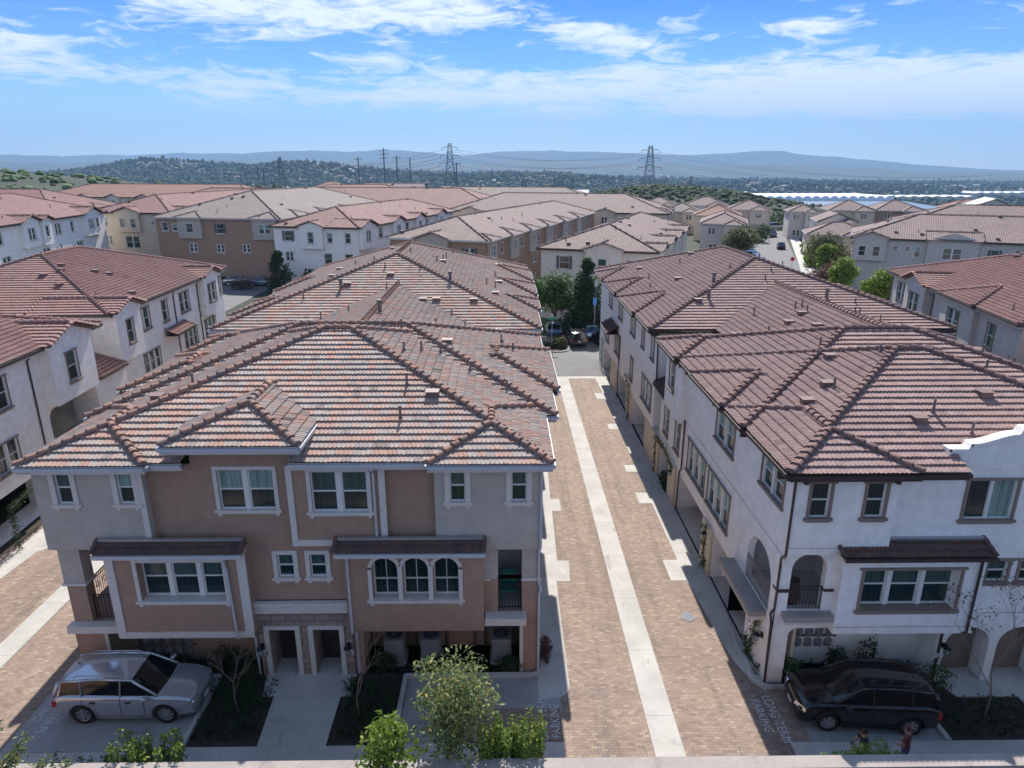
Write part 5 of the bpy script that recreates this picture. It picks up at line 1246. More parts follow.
def slab(poly, z=0.0145): cj.face([(q[0], q[1], z) for q in poly])
slab(rect(9.32, 12.36, 22.3, 26.7)); slab(rect(9.32, 10.66, 28.1, 33.4)); slab(rect(9.32, 10.66, 34.8, 37.4)); slab(rect(9.26, 10.56, 41.5, 46)); slab(rect(9.26, 10.56, 48.5, 53.2)); slab(rect(9.26, 10.56, 56, 60.5)); slab(rect(4.76, 5.72, 13.9, 57.3)); slab(rect(-19.68, -18.72, 13.9, 66)); slab(rect(3.9, 9.3, 57.3, 57.9))
for y in np.arange(15.2, 57, 3.3): jn.box(4.77, 5.71, y, y + .02, 0.012, 0.0165); jn.box(-19.67, -18.73, y, y + .02, 0.012, 0.0165)
# aprons: left edge and right edge with the driveway pads
slab([(1.2, 20.4)] + [(1.2, 19.35), (1.75, 19.35)] + arcpts(1.72, 19.95, .6, -80, 0, 5) + [(2.33, 24.4), (2.35, 26.4), (2.95, 26.4), (3.05, 28.1), (2.5, 28.1), (2.6, 33), (3.1, 33), (3.1, 34.4), (2.6, 34.4), (2.7, 38.2), (1.2, 38.2)])
slab([(1.6, 39), (2.9, 39), (2.9, 57.3), (1.6, 57.3)])
ed = [(7.62, 25.0)]
for (a, c) in ((26.4, 28.1), (33.8, 35.1), (37.9, 38.9), (45.0, 46.1), (51.7, 53.2)):
    ed += [(8.2, a), (7.5, a), (7.5, c), (8.2, c)]
slab([(9.4, 20.3), (9.3, 19.5), (8.9, 20.2), (8.62, 21.2), (8.45, 23), (8.25, 26)] + ed[1:] + [(8.1, 57.3), (9.4, 57.3)])
for y in list(np.arange(21.5, 57, 1.8)): jn.box(8.4 if y < 26 else 8.25, 9.3, y, y + .02, 0.012, 0.0165); jn.box(1.35, 2.3, y, y + .02, 0.012, 0.0165)
# W lane aprons of block A and of the white block across
slab([(-15.3, 24.2), (-15.15, 20.9), (-15.6, 21.2), (-15.95, 22.3), (-16.2, 24.2), (-16.6, 26), (-16.6, 38), (-15.3, 38)])
slab([(-22.6, 29.2), (-21.3, 30.8), (-21.4, 32.5), (-22.4, 33), (-22.5, 60), (-24.5, 60), (-23.6, 24), (-23, 24)])
o_ = cj.build('concrete_strip', M['conc']); tag(o_, 'pale concrete centre gutters and driveway pads set into the brick lanes', kind='structure')
o_ = jn.build('concrete_joints', M['conc_d']); tag(o_, 'dark joints across the concrete strips', kind='structure')
# parking bays and walks in front of A
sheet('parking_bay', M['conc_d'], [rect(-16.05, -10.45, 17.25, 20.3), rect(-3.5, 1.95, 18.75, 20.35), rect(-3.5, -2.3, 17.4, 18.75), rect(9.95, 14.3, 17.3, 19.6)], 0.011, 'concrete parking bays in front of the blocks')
sheet('parking_bay', M['paver'], [rect(-2.25, 1.9, 17.5, 18.9), rect(8.7, 9.95, 17.3, 19.6)], 0.019, 'brick inlay of the small parking bays')
WALK = [rect(-16.2, -10.4, 15.2, 17.2), rect(-10.4, -3.35, 15.2, 17.35), [(-8.7, 20.6), (-8.5, 19.55), (-8.1, 19.55), (-7.95, 17.35), (-5.75, 17.35), (-5.75, 19.5), (-5.4, 19.55), (-5.4, 20.6)], rect(-8.42, -5.9, 20.6, 21.5)]
WALKB = [rect(9.2, 24, 15.0, 17.3), [(15.5, 20.0), (15.85, 19.2), (18.0, 19.2), (18.0, 17.3), (20.2, 17.3), (20.2, 20.0)], rect(15.62, 19.2, 20.0, 20.7), rect(-3.35, 1.9, 15.2, 17.4)]
b = MB()
for p in WALK + WALKB: b.prism(p, 0.0, 0.055)
o_ = b.build('sidewalk', M['conc'], bevel=0.01); tag(o_, 'pale concrete walks along the bays and up to the front doors', kind='structure')
b = MB()
for x in np.arange(-15, 24, 1.5): b.box(x, x + .018, 15.3, 17.25, 0.056, 0.057)
for y in (18.4, 19.5): b.box(-7.95, -5.75, y, y + .018, 0.056, 0.057)
o_ = b.build('sidewalk_joints', M['conc_d']); tag(o_, 'score lines across the concrete walks', kind='structure')
# kerbs
def kerb(pts, w=0.16, h=0.13):
    b = MB()
    for i in range(len(pts) - 1):
        a = Vector((*pts[i], 0)); c = Vector((*pts[i + 1], 0)); d = (c - a).normalized(); n = Vector((-d.y, d.x, 0)) * w / 2; e = d * 0.02
        b.prism([(a - n - e)[:2], (c - n + e)[:2], (c + n + e)[:2], (a + n - e)[:2]], -0.05, h + 0.001 * (i % 3))
    return b
for k, (pts, lb) in enumerate([([(-10.35, 17.25), (-10.35, 20.5), (-12.4, 20.5)], 'kerb at the nose of the silver car bay'), ([(-3.6, 17.4), (-3.6, 20.45), (1.0, 20.45)] + arcpts(1.0, 20.85, .4, -90, 0, 5) + [(1.42, 22)], 'curved kerb round the empty bay at the brown block corner'),
    ([(9.18, 24.2), (8.95, 21.9), (9.02, 20.9)] + arcpts(9.55, 20.35, .62, 175, 265, 6) + [(10.4, 19.72), (13.2, 19.72)], 'curved kerb round the white block corner'), ([(14.35, 17.3), (14.35, 18.9), (14.0, 19.7)], 'kerb behind the black car'),
    ([(4.0, 69.5)] + arcpts(5.4, 67.6, 1.35, 150, 330, 9) + [(7.0, 69.2)], 'kerb of the planted island'), ([(9.3, 57.9), (9.15, 59.8), (9.7, 61.5), (9.9, 64)], 'kerb at the street mouth'), ([(-60, 72.5), (40, 72.5)], 'kerb along the cross street'), ([(-60, 72.5), (40, 72.5)], '')]):
    if not lb: continue
    tag(kerb(pts).build('kerb', M['conc']), lb, kind='structure')
sheet('asphalt_street', M['asphalt'], [rect(-60, -17.5, 66.5, 72.4), rect(-17.5, 60, 57.9, 72.4), rect(-58, -36, 72.4, 116), rect(-28, -17, 60, 84)], 0.005, 'grey asphalt cross street behind the tiled blocks')
sheet('asphalt_street', M['asphalt'], [[(27, 72), (36, 72), (83, 205), (60, 205)], [(38, 72), (62, 72), (60, 84), (42, 92)]], 0.003, 'wide grey asphalt street with parked cars at the upper right')
sheet('sidewalk', M['conc'], [[(42.5, 92), (44.3, 90), (86, 203), (84, 204)], [(36.5, 72), (38.5, 72), (52, 90), (44, 94), (42.6, 91)]], 0.03, 'pale walk along the parking street', th=.05)
sheet('lawn', M['grass'], [[(44.8, 92), (47, 90.5), (85, 190), (82.5, 190)], rect(-60, 60, 73, 84)], 0.012, 'strips of lawn beside the streets', kind='stuff')
for (x, y, lb) in ((7.6, 23.8, 'round iron manhole cover in the brick lane, right of the concrete strip'), (-16.35, 22.6, 'round iron manhole cover in the left brick lane')):
    b = MB(); b.prism([(x + .28 * math.cos(i * PI / 12), y + .28 * math.sin(i * PI / 12)) for i in range(24)], 0.0, 0.02)
    for i in range(-2, 3): b.box(x - .2, x + .2, y + i * .09 - .015, y + i * .09 + .015, 0.02, 0.026)
    tag(b.build('manhole_cover', M['steel_d']), lb, 'manhole cover')
def painted(text, x, y, rz, size, label, z=0.02):
    cu = bpy.data.curves.new('t', 'FONT'); cu.body = text; cu.size = size; cu.space_character = 1.05
    ot = bpy.data.objects.new('t', cu); COL.objects.link(ot); dg = bpy.context.evaluated_depsgraph_get(); me = bpy.data.meshes.new_from_object(ot.evaluated_get(dg)); bpy.data.objects.remove(ot)
    me.materials.clear(); me.materials.append(M['paint_worn']); o = bpy.data.objects.new('road_marking', me); COL.objects.link(o); o.location = (x, y, z); o.rotation_euler = (0, 0, rz); o.scale = (1, 1.25, 1)
    tag(o, label, 'road marking')
t = NT('worn_white_paint'); n = t.noise(t.coord(), 9, 6, 0.7); t.col(t.ramp(n, [(0.38, (0.22, 0.19, 0.17)), (0.5, (0.62, 0.62, 0.63))])); M['paint_worn'] = t.set(Roughness=0.8)
painted('LONG TERM', 9.02, 19.38, -PI / 2, 0.36, 'worn white LONG TERM lettering before the black car'); painted('PARKING', 8.58, 19.2, -PI / 2, 0.34, 'worn white PARKING lettering at the lane edge before the black car')
painted('LONG TERM', 1.42, 17.3, PI / 2, 0.36, 'worn white LONG TERM lettering in the empty bay'); painted('PARKING', 1.83, 17.6, PI / 2, 0.34, 'worn white PARKING lettering at the lane edge of the empty bay')
painted('LONG TERM', -15.45, 20.1, -PI / 2, 0.36, 'worn white LONG TERM lettering behind the silver car'); painted('PARKING', -15.9, 20.0, -PI / 2, 0.34, 'worn white PARKING lettering at the left lane edge behind the silver car')

# perimeter wall in front (near the camera) and the higher bank on this side of it
Wl = thing('perimeter_wall', 'long block wall with a pale cap running across the bottom of the photo', 'wall', (0, 13.5, 0))
b = MB(); b.box(-30, 6.62, 13.35, 13.58, 0, 3.26); b.box(6.62, 40, 13.40, 13.63, 0, 3.20); b.build('wall', M['brown'], Wl)
b = MB(); b.box(-30, 6.6, 13.26, 13.64, 3.26, 3.36); b.box(6.6, 40, 13.31, 13.69, 3.20, 3.30); b.build('wall_cap', M['conc_w'], Wl)
b = MB(); b.prism([(-40, -60), (50, -60), (50, 13.34), (-40, 13.34)], -0.5, 2.4); tag(b.build('bank', M['soil']), 'raised soil bank on the near side of the wall', kind='structure')

# ================================================================== vegetation
def tree(name, label, cat, x, y, z, h, cr, ch, mat, n, leafsize, seed, trunk='bark', tr=0.12, clumps=14, group=None, conical=False, trunk_frac=0.35, dens=1.0, bare=False, lean=0):
    rs = random.Random(seed); nr = np.random.RandomState(seed)
    o = thing(name, label, cat, (x, y, z), 0, group)
    tk = MB(); base = Vector((x, y, z - .1)); jj = 0 if conical else 1; top = Vector((x + jj * rs.uniform(-.06, .06) * h + lean, y + jj * rs.uniform(-.05, .05) * h, z + h * (0.85 if conical else 0.62)))
    k = 5; pts = [base.lerp(top, i / k) + Vector((rs.uniform(-1, 1), rs.uniform(-1, 1), 0)) * tr * (0.9 if 0 < i < k else 0) for i in range(k + 1)]
    tk.path(pts, tr, 8, r1=tr * 0.35)
    cc = Vector((x + lean * .6, y, z + h - ch / 2)); lf = MB(); cens = []
    for i in range(clumps):
        u = nr.randn(3); u /= np.linalg.norm(u); q = (0.25 + 0.75 * rs.random() ** 0.6)
        if conical:
            t_ = rs.random() ** 1.2; rr = cr * (1 - t_) * 1.02 + .12; a = rs.uniform(0, 2 * PI)
            p = Vector((x + lean * t_ + math.cos(a) * rr * .72, y + math.sin(a) * rr * .72, z + h - ch + t_ * ch * .96)); sz = cr * (0.55 * (1 - t_) + .24)
        else:
            p = cc + Vector((u[0] * cr * .68 * q, u[1] * cr * .68 * q, u[2] * ch * .38 * q)); sz = cr * rs.uniform(.3, .5)
        cens.append((p, sz))
    for (p, sz) in cens:
        st = pts[2 + int(rs.random() * 3)]; mid = st.lerp(p, .5) + Vector((0, 0, .05 * h)); tk.path([st, mid, p], tr * .32, 5, r1=tr * .08)
        m = int(n / clumps * dens); d = nr.randn(m, 3); d /= np.linalg.norm(d, axis=1)[:, None]
        pos = np.array(p) + d * (sz * (0.35 + 0.75 * nr.rand(m) ** .7))[:, None] * np.array([1, 1, .8])
        leafs(lf, pos, leafsize, nr, d)
    tk.build('trunk', M[trunk], o, smooth=True); lf.build('crown', M[mat], o)
    return o
def bush(name, label, cat, x, y, z, r, n, ls, mat, seed, group=None, stems=True):
    o = thing(name, label, cat, (x, y, z), 0, group); f = shrub_mb((x, y, z + r[2] * .9), r, n, ls, seed); f.build('foliage', M[mat], o)
    st = MB(); rs = random.Random(seed)
    for i in range(5):
        a = rs.uniform(0, 6.28); st.tube((x, y, z - .05), (x + math.cos(a) * r[0] * .5, y + math.sin(a) * r[1] * .5, z + r[2] * 1.2), .02, .008, 5)
    st.build('stem', M['bark'], o); return o
tree('street_tree', 'round mid green tree at the lane end, left of the dark conical one', 'tree', 5.9, 74.6, 0, 7.2, 2.9, 5.4, 'leaf', 5200, .17, 11, clumps=22)
tree('conifer_tree', 'dark green conical tree against the cream block wall', 'tree', 9.3, 75.2, 0, 8.3, 2.3, 7.8, 'leaf_d', 9000, .17, 12, clumps=60, conical=True)
for (x, y, sc_, lb) in ((12.0, 75.4, .9, 'small clipped dark bush right of the conical tree'), (8.0, 76.0, 1.0, 'round dark bush between the street tree and the conical tree')): bush('bush', lb, 'bush', x, y, 0, (sc_, sc_, sc_), 700, .13, 'leaf_d', int(x * 9))
tree('conifer_tree', 'green conical tree at the corner of the bright white block', 'tree', -33.5, 102.5, 0, 6.2, 1.9, 5.6, 'leaf_d', 3000, .2, 13, clumps=20, conical=True)
bush('bush', 'dark climbing bush beside the porch of the bright white block', 'bush', -29.4, 104.0, 0, (1.2, .9, 1.7), 900, .18, 'leaf_d', 14); bush('bush', 'bright yellow green bush at the corner of the left white block', 'bush', -25.6, 68.6, 0, (1.6, 1.6, 1.8), 1500, .17, 'leaf_y', 15)
bush('bush', 'russet leafless looking shrub beside the parked cars on the left', 'bush', -40.0, 104.5, 0, (2.2, 1.2, .9), 700, .14, 'leaf_r', 16)
tree('street_tree', 'broad olive tree beside the parking street', 'tree', 47.0, 135.0, 0, 7.0, 4.2, 5.4, 'leaf_o', 2800, .3, 17, clumps=18)
tree('street_tree', 'brownish olive tree behind the boundary wall right of the street', 'tree', 55.5, 118.0, -.5, 7.6, 5.0, 5.8, 'leaf_o', 4200, .28, 18, clumps=16)
tree('plum_tree', 'purplish leafless looking tree in front of the olive one', 'tree', 47.0, 99.0, -.3, 5.2, 3.0, 3.8, 'leaf_r', 1700, .2, 19, clumps=12)
tree('street_tree', 'yellow green slim tree at the corner of the pale grey block', 'tree', 49.5, 105.0, -.5, 8.8, 1.8, 6.4, 'leaf_y', 1900, .24, 20, clumps=12)
tree('street_tree', 'bright green round tree in front of the pale grey block', 'tree', 44.3, 88.0, 0, 6.6, 2.5, 4.6, 'leaf_y', 3400, .2, 21, clumps=14)
tree('street_tree', 'bright green tree closest to the warm grey block, right', 'tree', 40.8, 74.0, 0, 7.9, 2.0, 5.6, 'leaf_y', 3800, .19, 22, clumps=15)
bush('bush', 'pale sage bush beside the warm grey block corner', 'bush', 36.6, 66.5, 0, (1.4, 1.3, 2.4), 1500, .17, 'leaf_m', 23); bush('bush', 'dark wall hugging bush by the porch of the pale grey block', 'bush', 60.5, 95.5, 0, (1.4, .8, 2.2), 900, .2, 'leaf_d', 24)
for i, (x, y, r_, m_) in enumerate([(64, 172, 2.2, 'leaf_d'), (60, 178, 2.0, 'leaf'), (70, 186, 2.0, 'leaf_d'), (87, 198, 3.0, 'leaf'), (58, 128, 1.6, 'leaf_y'), (66, 148, 1.8, 'leaf'), (62, 138, 1.3, 'leaf_m'), (76, 170, 1.6, 'leaf_d'), (50, 158, 1.8, 'leaf_d')]):
    bush('bush', ['dark bush at the end of the parking street', 'round green bush by the far parked cars', 'dark bush beside the tan two storey house', 'green bush beyond the street end', 'yellowish bush along the boundary walk', 'green bush farther along the boundary walk', 'grey green bush on the street side slope', 'dark bush by the tower like house', 'dark bush before the pink roofed house'][i], 'bush', x, y, 0, (r_, r_, r_ * .9), 600, .3, m_, 60 + i)
hg = MB()
for i in range(60): hg2 = shrub_mb((86 + random.uniform(-18, 20), 225 + random.uniform(-12, 14), random.uniform(.5, 2.5)), (3, 3, 2.6), 90, .45, 300 + i); hg.v, hg.f = hg.v + hg2.v, hg.f + [tuple(k + len(hg.v) for k in f) for f in hg2.f]; hg.m += hg2.m; hg.uv += hg2.uv
tag(hg.build('hedge_thicket', M['leaf_d']), 'dense green thicket closing the end of the parking street', kind='stuff')

# near plants along the perimeter wall
tree('young_tree', 'tall young tree with silver green and yellow leaves, in front of the condensers', 'tree', -1.27, 14.35, 0.0, 6.9, 1.25, 4.6, 'leaf_m', 3400, .08, 31, trunk='bark_p', tr=.045, clumps=34, dens=.9)
tree('shrub', 'leafy yellow green shrub overlapping the wall cap, bottom centre', 'shrub', -2.7, 12.5, 2.4, 3.5, .95, 2.6, 'leaf_y', 1500, .085, 32, trunk='bark_p', tr=.03, clumps=18)
def shoots(name, label, x0, x1, y, z, n, h, mat, seed, ls=.055):
    rs = random.Random(seed); nr = np.random.RandomState(seed); o = thing(name, label, 'shrub', ((x0 + x1) / 2, y, z)); st = MB(); lf = MB()
    for i in range(n):
        x = rs.uniform(x0, x1); yy = y + rs.uniform(-.3, .3); hh = h * rs.uniform(.45, 1.0); top = Vector((x + rs.uniform(-.15, .15), yy + rs.uniform(-.1, .1), z + hh)); st.tube((x, yy, z - 1.5), top, .012, .006, 4)
        m = int(hh * 60); t = nr.rand(m); p = np.array([x, yy, z]) + t[:, None] * np.array(top - Vector((x, yy, z))); a = nr.rand(m) * 6.28; p += np.stack([np.cos(a), np.sin(a), nr.rand(m) * .3], 1) * (.04 + .05 * nr.rand(m))[:, None]
        leafs(lf, p, ls, nr, np.stack([np.cos(a), np.sin(a), np.ones(m)], 1))
    st.build('stem', M['bark'], o); lf.build('foliage', M[mat], o); return o
shoots('shrub', 'bright green upright shoots behind the wall cap, right of the young tree', -0.65, 1.0, 13.95, 2.9, 60, 1.55, 'leaf_y', 33)
shoots('shrub', 'bright green upright shoots behind the wall cap, below the silver car', -10.3, -8.4, 13.95, 2.8, 46, 1.1, 'leaf_y', 34)
bush('shrub', 'rounded light green shrub behind the wall cap, below the two people', 'shrub', 9.65, 14.0, 1.9, (1.1, .4, .74), 2600, .05, 'leaf_y', 35)
shoots('shrub', 'low dark hedge strip along the wall at the bottom left', -11.9, -9.0, 14.0, 2.5, 45, .6, 'leaf', 37)
o = thing('overhanging_branch', 'grey green leafy branch reaching in at the bottom left edge', 'branch', (-12.5, 11.8, 2.4)); st = MB(); lf = MB(); nr = np.random.RandomState(3)
root = Vector((-13.2, 12.3, 2.4))
for (tx, ty, tz) in ((-11.3, 13.0, 4.9), (-10.9, 13.0, 4.2), (-11.1, 13.0, 3.9), (-11.6, 12.9, 4.3), (-11.2, 12.6, 3.5), (-11.9, 13.0, 5.3), (-10.6, 13.1, 3.9), (-11.4, 12.9, 4.6)):
    tip = Vector((tx, ty, tz)); mid = root.lerp(tip, .55) + Vector((0, 0, .25)); st.path([root, mid, tip], .03, 5, r1=.008)
    for t in np.linspace(0.35, 1, 26):
        p = root.lerp(mid, t * 2) if t < .5 else mid.lerp(tip, t * 2 - 1); m = 7; leafs(lf, np.array(p) + nr.randn(m, 3) * .07, .06, nr)
st.build('stem', M['bark'], o, smooth=True); lf.build('foliage', M['leaf_m'], o)
# small trees in the beds
def bare_tree(label, x, y, h, seed, leaves=0, mat='leaf_r'):
    rs = random.Random(seed); o = thing('young_tree', label, 'tree', (x, y, 0)); st = MB(); lf = MB(); nr = np.random.RandomState(seed)
    def br(p, d, L, r, lev):
        q = p + d * L; st.path([p, p.lerp(q, .5) + Vector((rs.uniform(-1, 1), rs.uniform(-1, 1), 0)) * L * .06, q], r, 5, r1=r * .6)
        if lev == 0:
            if leaves: leafs(lf, np.array(q) + nr.randn(leaves, 3) * .09, .05, nr)
            return
        for i in range(3 if lev > 1 else 3):
            a = rs.uniform(0, 6.28); sp = rs.uniform(.35, .75); nd = (d + Vector((math.cos(a), math.sin(a), .25)) * sp).normalized(); br(q if i else p.lerp(q, .7), nd, L * rs.uniform(.55, .8), r * .55, lev - 1)
    br(Vector((x, y, -.05)), Vector((rs.uniform(-.08, .08), 0, 1)).normalized(), h * .42, .035, 4)
    st.build('trunk', M['bark_p'], o)
    if lf.f: lf.build('crown', M[mat], o)
bare_tree('slender leafless young tree in the bed right of the silver car', -9.1, 18.9, 3.0, 41); bare_tree('slender leafless young tree in the bed between the entry walk and the empty bay', -4.9, 18.6, 3.4, 42); bare_tree('young tree with sparse reddish leaves beside the walk of the white block', 16.2, 18.3, 4.6, 43, 5)
# beds
bed = MB(); nr = np.random.RandomState(5)
for (x0, x1, y0, y1, n) in ((-10.2, -8.1, 17.6, 20.3, 900), (-10.3, -8.9, 19.5, 20.5, 400), (-5.6, -3.75, 17.6, 20.4, 900), (14.6, 17.8, 17.5, 19.1, 700), (-13.6, -8.9, 20.6, 21.4, 1000), (-5.0, .5, 20.6, 21.0, 500), (10.1, 15.2, 19.9, 20.9, 1100), (9.2, 9.8, 20.4, 21.8, 250), (18.4, 22, 17.5, 19.5, 300), (9.2, 9.5, 34.9, 36.5, 200)):
    m = n; p = np.stack([x0 + nr.rand(m) * (x1 - x0), y0 + nr.rand(m) * (y1 - y0), nr.rand(m) ** 2 * .3], 1); leafs(bed, p, .07, nr)
tag(bed.build('ground_cover', M['leaf_d']), 'dark low ground cover and fallen leaves in the beds', kind='stuff')
gr = MB(); rs = random.Random(8)
for (x0, x1, y0, y1, n) in ((-10.1, -8.3, 17.7, 19.8, 26), (-5.5, -3.9, 17.8, 19.9, 22)):
    for i in range(n):
        x, y = rs.uniform(x0, x1), rs.uniform(y0, y1)
        for j in range(26):
            a = rs.uniform(0, 6.28); l = rs.uniform(.25, .5); d = Vector((math.cos(a), math.sin(a), 0)); s = Vector((-d.y, d.x, 0)) * .008
            p = Vector((x, y, 0)); q = p + d * l * .4 + Vector((0, 0, l)); e = p + d * l * .9 + Vector((0, 0, l * .85)); gr.face([p - s, p + s, q + s, q - s]); gr.face([q - s, q + s, e])
tag(gr.build('ornamental_grass', M['leaf_d']), 'dark tufts of ornamental grass in the beds', kind='stuff')
for k, (x, y, r_, lb) in enumerate([(15.3, 19.6, (.55, .5, .62), 'round clipped green bush at the end of the black car bay'), (13.3, 20.5, (.45, .4, .8), 'dark upright bush under the overhang behind the black car'), (12.2, 20.6, (.4, .35, .55), 'low dark bush left of the upright one under the overhang'), (10.35, 20.15, (.4, .35, .5), 'loose green bush at the white block corner pier'),
      (9.65, 20.6, (.3, .3, .28), 'tiny bush outside the white block corner'), (9.5, 22.0, (.28, .35, .35), 'small bush under the side balcony of the white block'), (.2, 20.75, (.5, .25, .35), 'low shrub in front of the right condenser'), (-2.2, 20.8, (.6, .25, .35), 'low shrub in front of the middle condenser'), (-4.4, 20.85, (.5, .25, .4), 'flecked shrub beside the stone entry'), (1.55, 21.4, (.22, .5, .5), 'reddish green shrub at the lane side of the brown block'),
      (-12.4, 21.1, (.7, .3, .3), 'dark shrub below the electric meters of the brown block'), (-10.2, 21.1, (.8, .3, .5), 'dark shrub right of the meters under the overhang'), (-9.1, 20.2, (.3, .3, .55), 'upright shrub at the left of the stone entry'), (9.45, 35.3, (.35, .4, .5), 'round bush between the garage bays of the white block'), (9.45, 36.2, (.35, .4, .5), 'second round bush between the garage bays of the white block'), (9.4, 27.2, (.3, .3, .5), 'bush with vine by the garage pier')]):
    bush('bush', lb, 'bush', x, y, 0, r_, 520, .06, 'leaf_r' if 'reddish' in lb else ('leaf' if 'green' in lb else 'leaf_d'), 80 + k)
def vine(label, pts, w, n, seed, mat='leaf', ax='y'):
    nr = np.random.RandomState(seed); lf = MB()
    for (a, b_) in zip(pts, pts[1:]):
        a = np.array(a); b_ = np.array(b_); m = int(n * np.linalg.norm(b_ - a)); t = nr.rand(m)[:, None]; p = a + (b_ - a) * t + nr.randn(m, 3) * w; leafs(lf, p, .06, nr)
    o = thing('climbing_vine', label, 'vine', pts[0]); lf.build('foliage', M[mat], o); s = MB(); s.path(pts, .018, 5); s.build('stem', M['bark'], o)
vine('green vine climbing the near garage pier of the white block', [(9.2, 27.5, 0), (9.15, 27.4, 2.3)], .09, 130, 1); vine('dark vine running along the wall top under the side balcony', [(9.25, 21.6, 0), (9.2, 21.0, 1.6), (9.25, 20.9, 2.3), (9.3, 24.0, 2.2)], .09, 130, 2)
vine('ivy hanging along the driveway wall under the side balcony', [(10.3, 21.0, 2.1), (10.28, 26.4, 2.1), (10.3, 26.4, 1.6), (10.3, 21.2, 1.6), (10.3, 21.2, 1.2), (10.3, 26.0, 1.2)], .14, 190, 9, 'leaf')
vine('vine over the garage opening of the white block, middle', [(9.2, 38.0, 0), (9.15, 38.0, 2.3), (9.15, 35.5, 2.5), (9.15, 33.8, 2.1)], .08, 90, 3); vine('vine at the far garage pier of the white block', [(9.15, 47, 0), (9.1, 47, 2.6), (9.1, 48.5, 3.0)], .1, 80, 4); vine('vine at the last pier of the white block by the street', [(9.1, 60.8, 0), (9.1, 60.8, 2.8)], .12, 80, 5)
vine('vine on the garage pier of the left white block', [(-23.55, 29.4, 0), (-23.55, 29.5, 2.2), (-23.85, 31.5, 2.35), (-24.0, 33.8, 2.2)], .10, 120, 6, 'leaf_d')

M['plastic'] = simple('white_greenhouse_plastic', (0.75, 0.76, 0.78), 0.4, var=0.05)
# distant vegetation and town
def blobs(name, mat, pts, label, seed):
    nr = np.random.RandomState(seed); b = MB()
    base = [(0, 0, -1), (1, 0, -.2), (.3, .95, -.2), (-.8, .6, -.2), (-.8, -.6, -.2), (.3, -.95, -.2), (.75, .5, .5), (-.25, .8, .55), (-.85, 0, .5), (-.25, -.8, .5), (.7, -.5, .5), (0, 0, 1)]
    F = [(0, 2, 1), (0, 3, 2), (0, 4, 3), (0, 5, 4), (0, 1, 5), (1, 2, 6), (2, 3, 7), (3, 4, 8), (4, 5, 9), (5, 1, 10), (6, 2, 7), (7, 3, 8), (8, 4, 9), (9, 5, 10), (10, 1, 6), (6, 7, 11), (7, 8, 11), (8, 9, 11), (9, 10, 11), (10, 6, 11)]
    base = np.array(base)
    for (x, y, z, r, h) in pts:
        v = base * (1 + nr.randn(12, 1) * .18) * np.array([r, r, h]) + np.array([x, y, z + h * .6]); k = len(b.v); b.v += [tuple(q) for q in v]; b.f += [(f[0] + k, f[1] + k, f[2] + k) for f in F]
    b.m = [0] * len(b.f); b.uv = [()] * len(b.f); return tag(b.build(name, mat), label, kind='stuff')
t = NT('distant_foliage'); g = t.node('ShaderNodeNewGeometry'); t.col(t.ramp(g.outputs['Random Per Island'], [(0, (0.02, 0.038, 0.016)), (.6, (0.05, 0.075, 0.028)), (1, (0.09, 0.10, 0.045))])); M['far_leaf'] = t.set(Roughness=.95)
rs = random.Random(77); P = []
while len(P) < 25000:
    a = RAD(rs.uniform(-42, 42)); d = 640 * (4600 / 640) ** (rs.random() ** .75); x, y = d * math.sin(a), d * math.cos(a)
    if FB(x, y, 260, 3) + .25 * FB(x, y, 60, 2) < rs.uniform(-.6, .05): continue
    if a > RAD(13) and d < 1560 and d > 900 and not rs.random() < .12: continue
    if a > RAD(13) and d <= 900 and rs.random() < .8: continue
    r_ = rs.uniform(2.2, 4.6) * (1 + d / 4500); P.append((x, y, height(x, y), r_, r_ * rs.uniform(.8, 1.6)))
n0 = len(P)
while len(P) < n0 + 12000:
    a = RAD(rs.uniform(-40, 16)); d = rs.uniform(1500, 3700); x, y = d * math.sin(a), d * math.cos(a)
    if FB(x, y, 180, 3) < rs.uniform(-.7, 0): continue
    r_ = rs.uniform(4, 9); P.append((x, y, height(x, y) - 1, r_, r_ * rs.uniform(.6, 1.2)))
blobs('distant_woods', M['far_leaf'], P, 'dark tree masses spread over the valley and the far hills', 1)
P = []
for i in range(1500):
    u = rs.gauss(0, 1); v_ = rs.gauss(0, 1); x, y = rs.choice([(74, 350), (108, 345), (90, 335), (40, 365)]); x += u * 22; y += v_ * 18; r_ = rs.uniform(.8, 1.7); P.append((x, y, height(x, y) - .4, r_, r_ * .8))
for i in range(500):
    x = rs.uniform(-140, 30); y = rs.uniform(352, 400); r_ = rs.uniform(2, 4); P.append((x, y, height(x, y), r_, r_ * .9))
blobs('scrub_hill_cover', M['far_leaf'], P, 'dense dark green scrub covering the mound beyond the houses', 2)
P = []
for i in range(1500):
    x, y = -330 + rs.gauss(0, 1) * 110, 330 + rs.gauss(0, 1) * 80; r_ = rs.uniform(.8, 2.2); P.append((x, y, height(x, y) - .3, r_, r_ * .7))
t = NT('hillside_scrub'); g = t.node('ShaderNodeNewGeometry'); t.col(t.ramp(g.outputs['Random Per Island'], [(0, (0.05, 0.08, 0.025)), (.6, (0.10, 0.16, 0.045)), (1, (0.17, 0.20, 0.08))])); blobs('hillside_scrub', t.set(Roughness=.95), P, 'bright green scrub on the hillside at the upper left', 3)
b = MB(); rs = random.Random(5)
